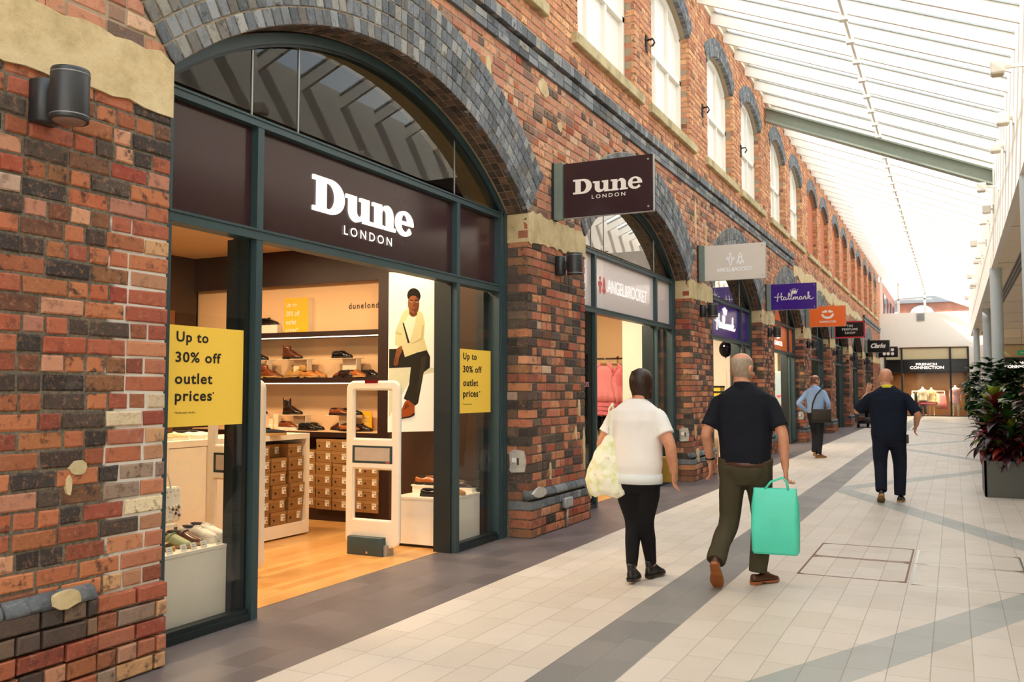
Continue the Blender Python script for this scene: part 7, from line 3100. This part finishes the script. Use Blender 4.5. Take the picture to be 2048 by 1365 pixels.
m.tube([(-.285 + .033 * math.cos(a), .05 + .033 * math.sin(a), .945) for a in [2 * PI * q / 14 for q in range(15)]], (.006, .012), 6)
m.build('watch', M['black'], man)
# turquoise carrier bag in his right hand
tb = thing('carrier_bag', 'bright turquoise carrier bag held in the grey-haired man’s right hand', 'bag', (-1.215, 6.90, .27), .10)
m = MB()
N_ = 36
rings = []
for z, hw, hd in ((0, .155, .045), (.02, .165, .055), (.18, .17, .06), (.36, .165, .045), (.46, .16, .028), (.485, .155, .02)):
    r = []
    for q in range(N_):
        a = 2 * PI * q / N_
        cx, sx_ = math.cos(a), math.sin(a)
        w_ = .006 * math.sin(z * 38 + a * 3)
        r.append((hw * math.copysign(abs(cx) ** .35, cx) + w_, hd * math.copysign(abs(sx_) ** .5, sx_) + w_, z))
    rings.append(r)
m.loft(rings)
m.build('bag', plain('turquoise_plastic', '#4fd8bd', .35, var=.06, scale=6), tb)
for dy in (-.018, .018):
    m = MB()
    m.tube([(-.075, dy, .47), (-.03, dy * .7, .53), (.055, dy * .4, .565), (.085, dy * .7, .53), (.095, dy, .47)], (.004, .009), 6)
    m.build('handle', plain('turquoise_plastic', '#4fd8bd', .35), tb)

# --- bald man with the yellow lanyard
bt = [(.82, .215, .15, 0, 0), (.92, .22, .16, 0, 0), (1.05, .225, .17, 0, .015), (1.20, .235, .165, 0, .02), (1.36, .245, .14, 0, 0), (1.45, .215, .105, 0, -.01), (1.51, .13, .08, 0, -.01), (1.55, .075, .068, 0, 0)]
bj = {'head': (-.02, .03, 1.655), 'neck': (-.005, -.005, 1.52),
      'armL': ((-.245, 0, 1.43), (-.40, .08, 1.20), (-.27, .26, 1.44)), 'armR': ((.245, 0, 1.43), (.36, -.06, 1.17), (.335, .16, 1.01)),
      'legL': ((-.10, 0, .90), (-.11, .0, .50), (-.10, -.18, .17)), 'legR': ((.10, 0, .90), (.125, .10, .50), (.12, .02, .108))}
bald, Pb = person(dict(label='bald man in navy work clothes with a yellow lanyard, one hand raised', loc=(-.80, 13.06, 0), rz=.02, j=bj, torso=bt, skin=M['skin_a'], head_yaw=-.1, hs=1.0, fat=1.06, armk=1.08,
                       handL=((.25, .1, 1), (.6, -.8, 0), (1, 0, 0), .15), handR=((-.2, .35, -.9), (-1, 0, 0), (0, 1, 0), .7),
                       lsm=8, hips=[(.74, .12, .10, 0, 0), (.80, .19, .145, 0, 0), (.88, .21, .155, 0, -.01), (.95, .21, .15, 0, 0), (1.0, .20, .14, 0, 0)], legr=(.122, .108, .086, .080, .074), leg_mat=M['trs_navy'], lfold=.008,
                       top_mat=M['navy2'], sleeve=.92, footL=(.1, -.45), footR=(-.1, 0), shoe_mat=M['shoe_black'], sole_mat=M['sole_tan']))
m = MB()
nk = Vector(bj['neck'])
rr = []
for dz, rx, ry in ((.0, .086, .084), (.022, .080, .078), (.040, .074, .072), (.038, .066, .064), (.0, .074, .072)):
    rr.append([(nk.x + rx * math.cos(a), nk.y - .002 + ry * math.sin(a), nk.z - .01 + dz + .014 * -math.sin(a)) for a in [2 * PI * q / 26 for q in range(26)]])
m.loft(rr, cap=False)
m.build('lanyard', M['lanyard'], bald)
m = MB()
m.rbox(.205, .245, -.06, .02, .78, .90, .01, 1)
m.build('radio', M['black'], bald)

# --- man in the pale blue shirt
st_ = [(.96, .165, .12, 0, 0), (1.04, .17, .125, 0, 0), (1.16, .18, .125, 0, .005), (1.30, .20, .125, 0, .005), (1.42, .21, .115, 0, 0), (1.49, .18, .095, 0, -.01), (1.545, .11, .075, 0, -.01), (1.585, .062, .06, 0, 0)]
sj = {'head': (.0, .03, 1.70), 'neck': (-.005, -.005, 1.555),
      'armL': ((-.21, 0, 1.47), (-.34, -.10, 1.20), (-.20, .02, 1.02)), 'armR': ((.21, 0, 1.47), (.275, -.03, 1.20), (.25, .14, .98)),
      'legL': ((-.09, 0, .94), (-.03, .12, .53), (-.03, -.02, .16)), 'legR': ((.09, 0, .94), (.07, .06, .53), (.04, .02, .108))}
shm, Ps = person(dict(label='man in a pale blue shirt with a black shoulder bag walking near the wall', loc=(-2.745, 20.7, 0), rz=-.05, j=sj, torso=st_, skin=M['skin_a'], head_yaw=-.75, hs=1.0,
                      handL=((.6, .4, -.6), (0, 1, 0), (0, 0, 1), .5), handR=((.0, .2, -1), (-1, 0, 0), (0, 1, 0), .5),
                      hips=[(.84, .15, .12, 0, 0), (.94, .17, .13, 0, -.005), (1.0, .168, .125, 0, 0), (1.04, .16, .12, 0, 0)], legr=(.10, .09, .075, .072, .068), leg_mat=M['trs_char'], lfold=.007,
                      top_name='shirt', top_mat=M['blue_shirt'], long=True, collar=M['blue_shirt'], footL=(.1, -.15), footR=(-.7, 0), shoe_mat=M['leather_tan'], sole_mat=M['sole_tan']))
cap_hair(shm, Ps, M['hair_short'], -.07, .05, .004, z_top=.088)
sb = thing('messenger_bag', 'black messenger bag slung at the hip of the man in pale blue', 'bag', (-2.61, 20.53, .78), .25)
m = MB()
m.rbox(-.20, .20, -.06, .06, 0, .28, .03, 2)
m.build('body', plain('black_nylon', '#1d1a17', .6, var=.1), sb)
m = MB()
m.rbox(-.205, .205, -.075, -.05, .06, .30, .012, 2)
m.build('flap', plain('brown_black_nylon', '#2c241b', .6, var=.1), sb)
m = MB()
m.tube([(-.19, .0, .25), (-.17, -.0, .42), (-.10, -.01, .60), (.02, .0, .74), (.06, .10, .83), (.06, .22, .80)], (.006, .018), 6)
m.build('strap', M['black'], sb)
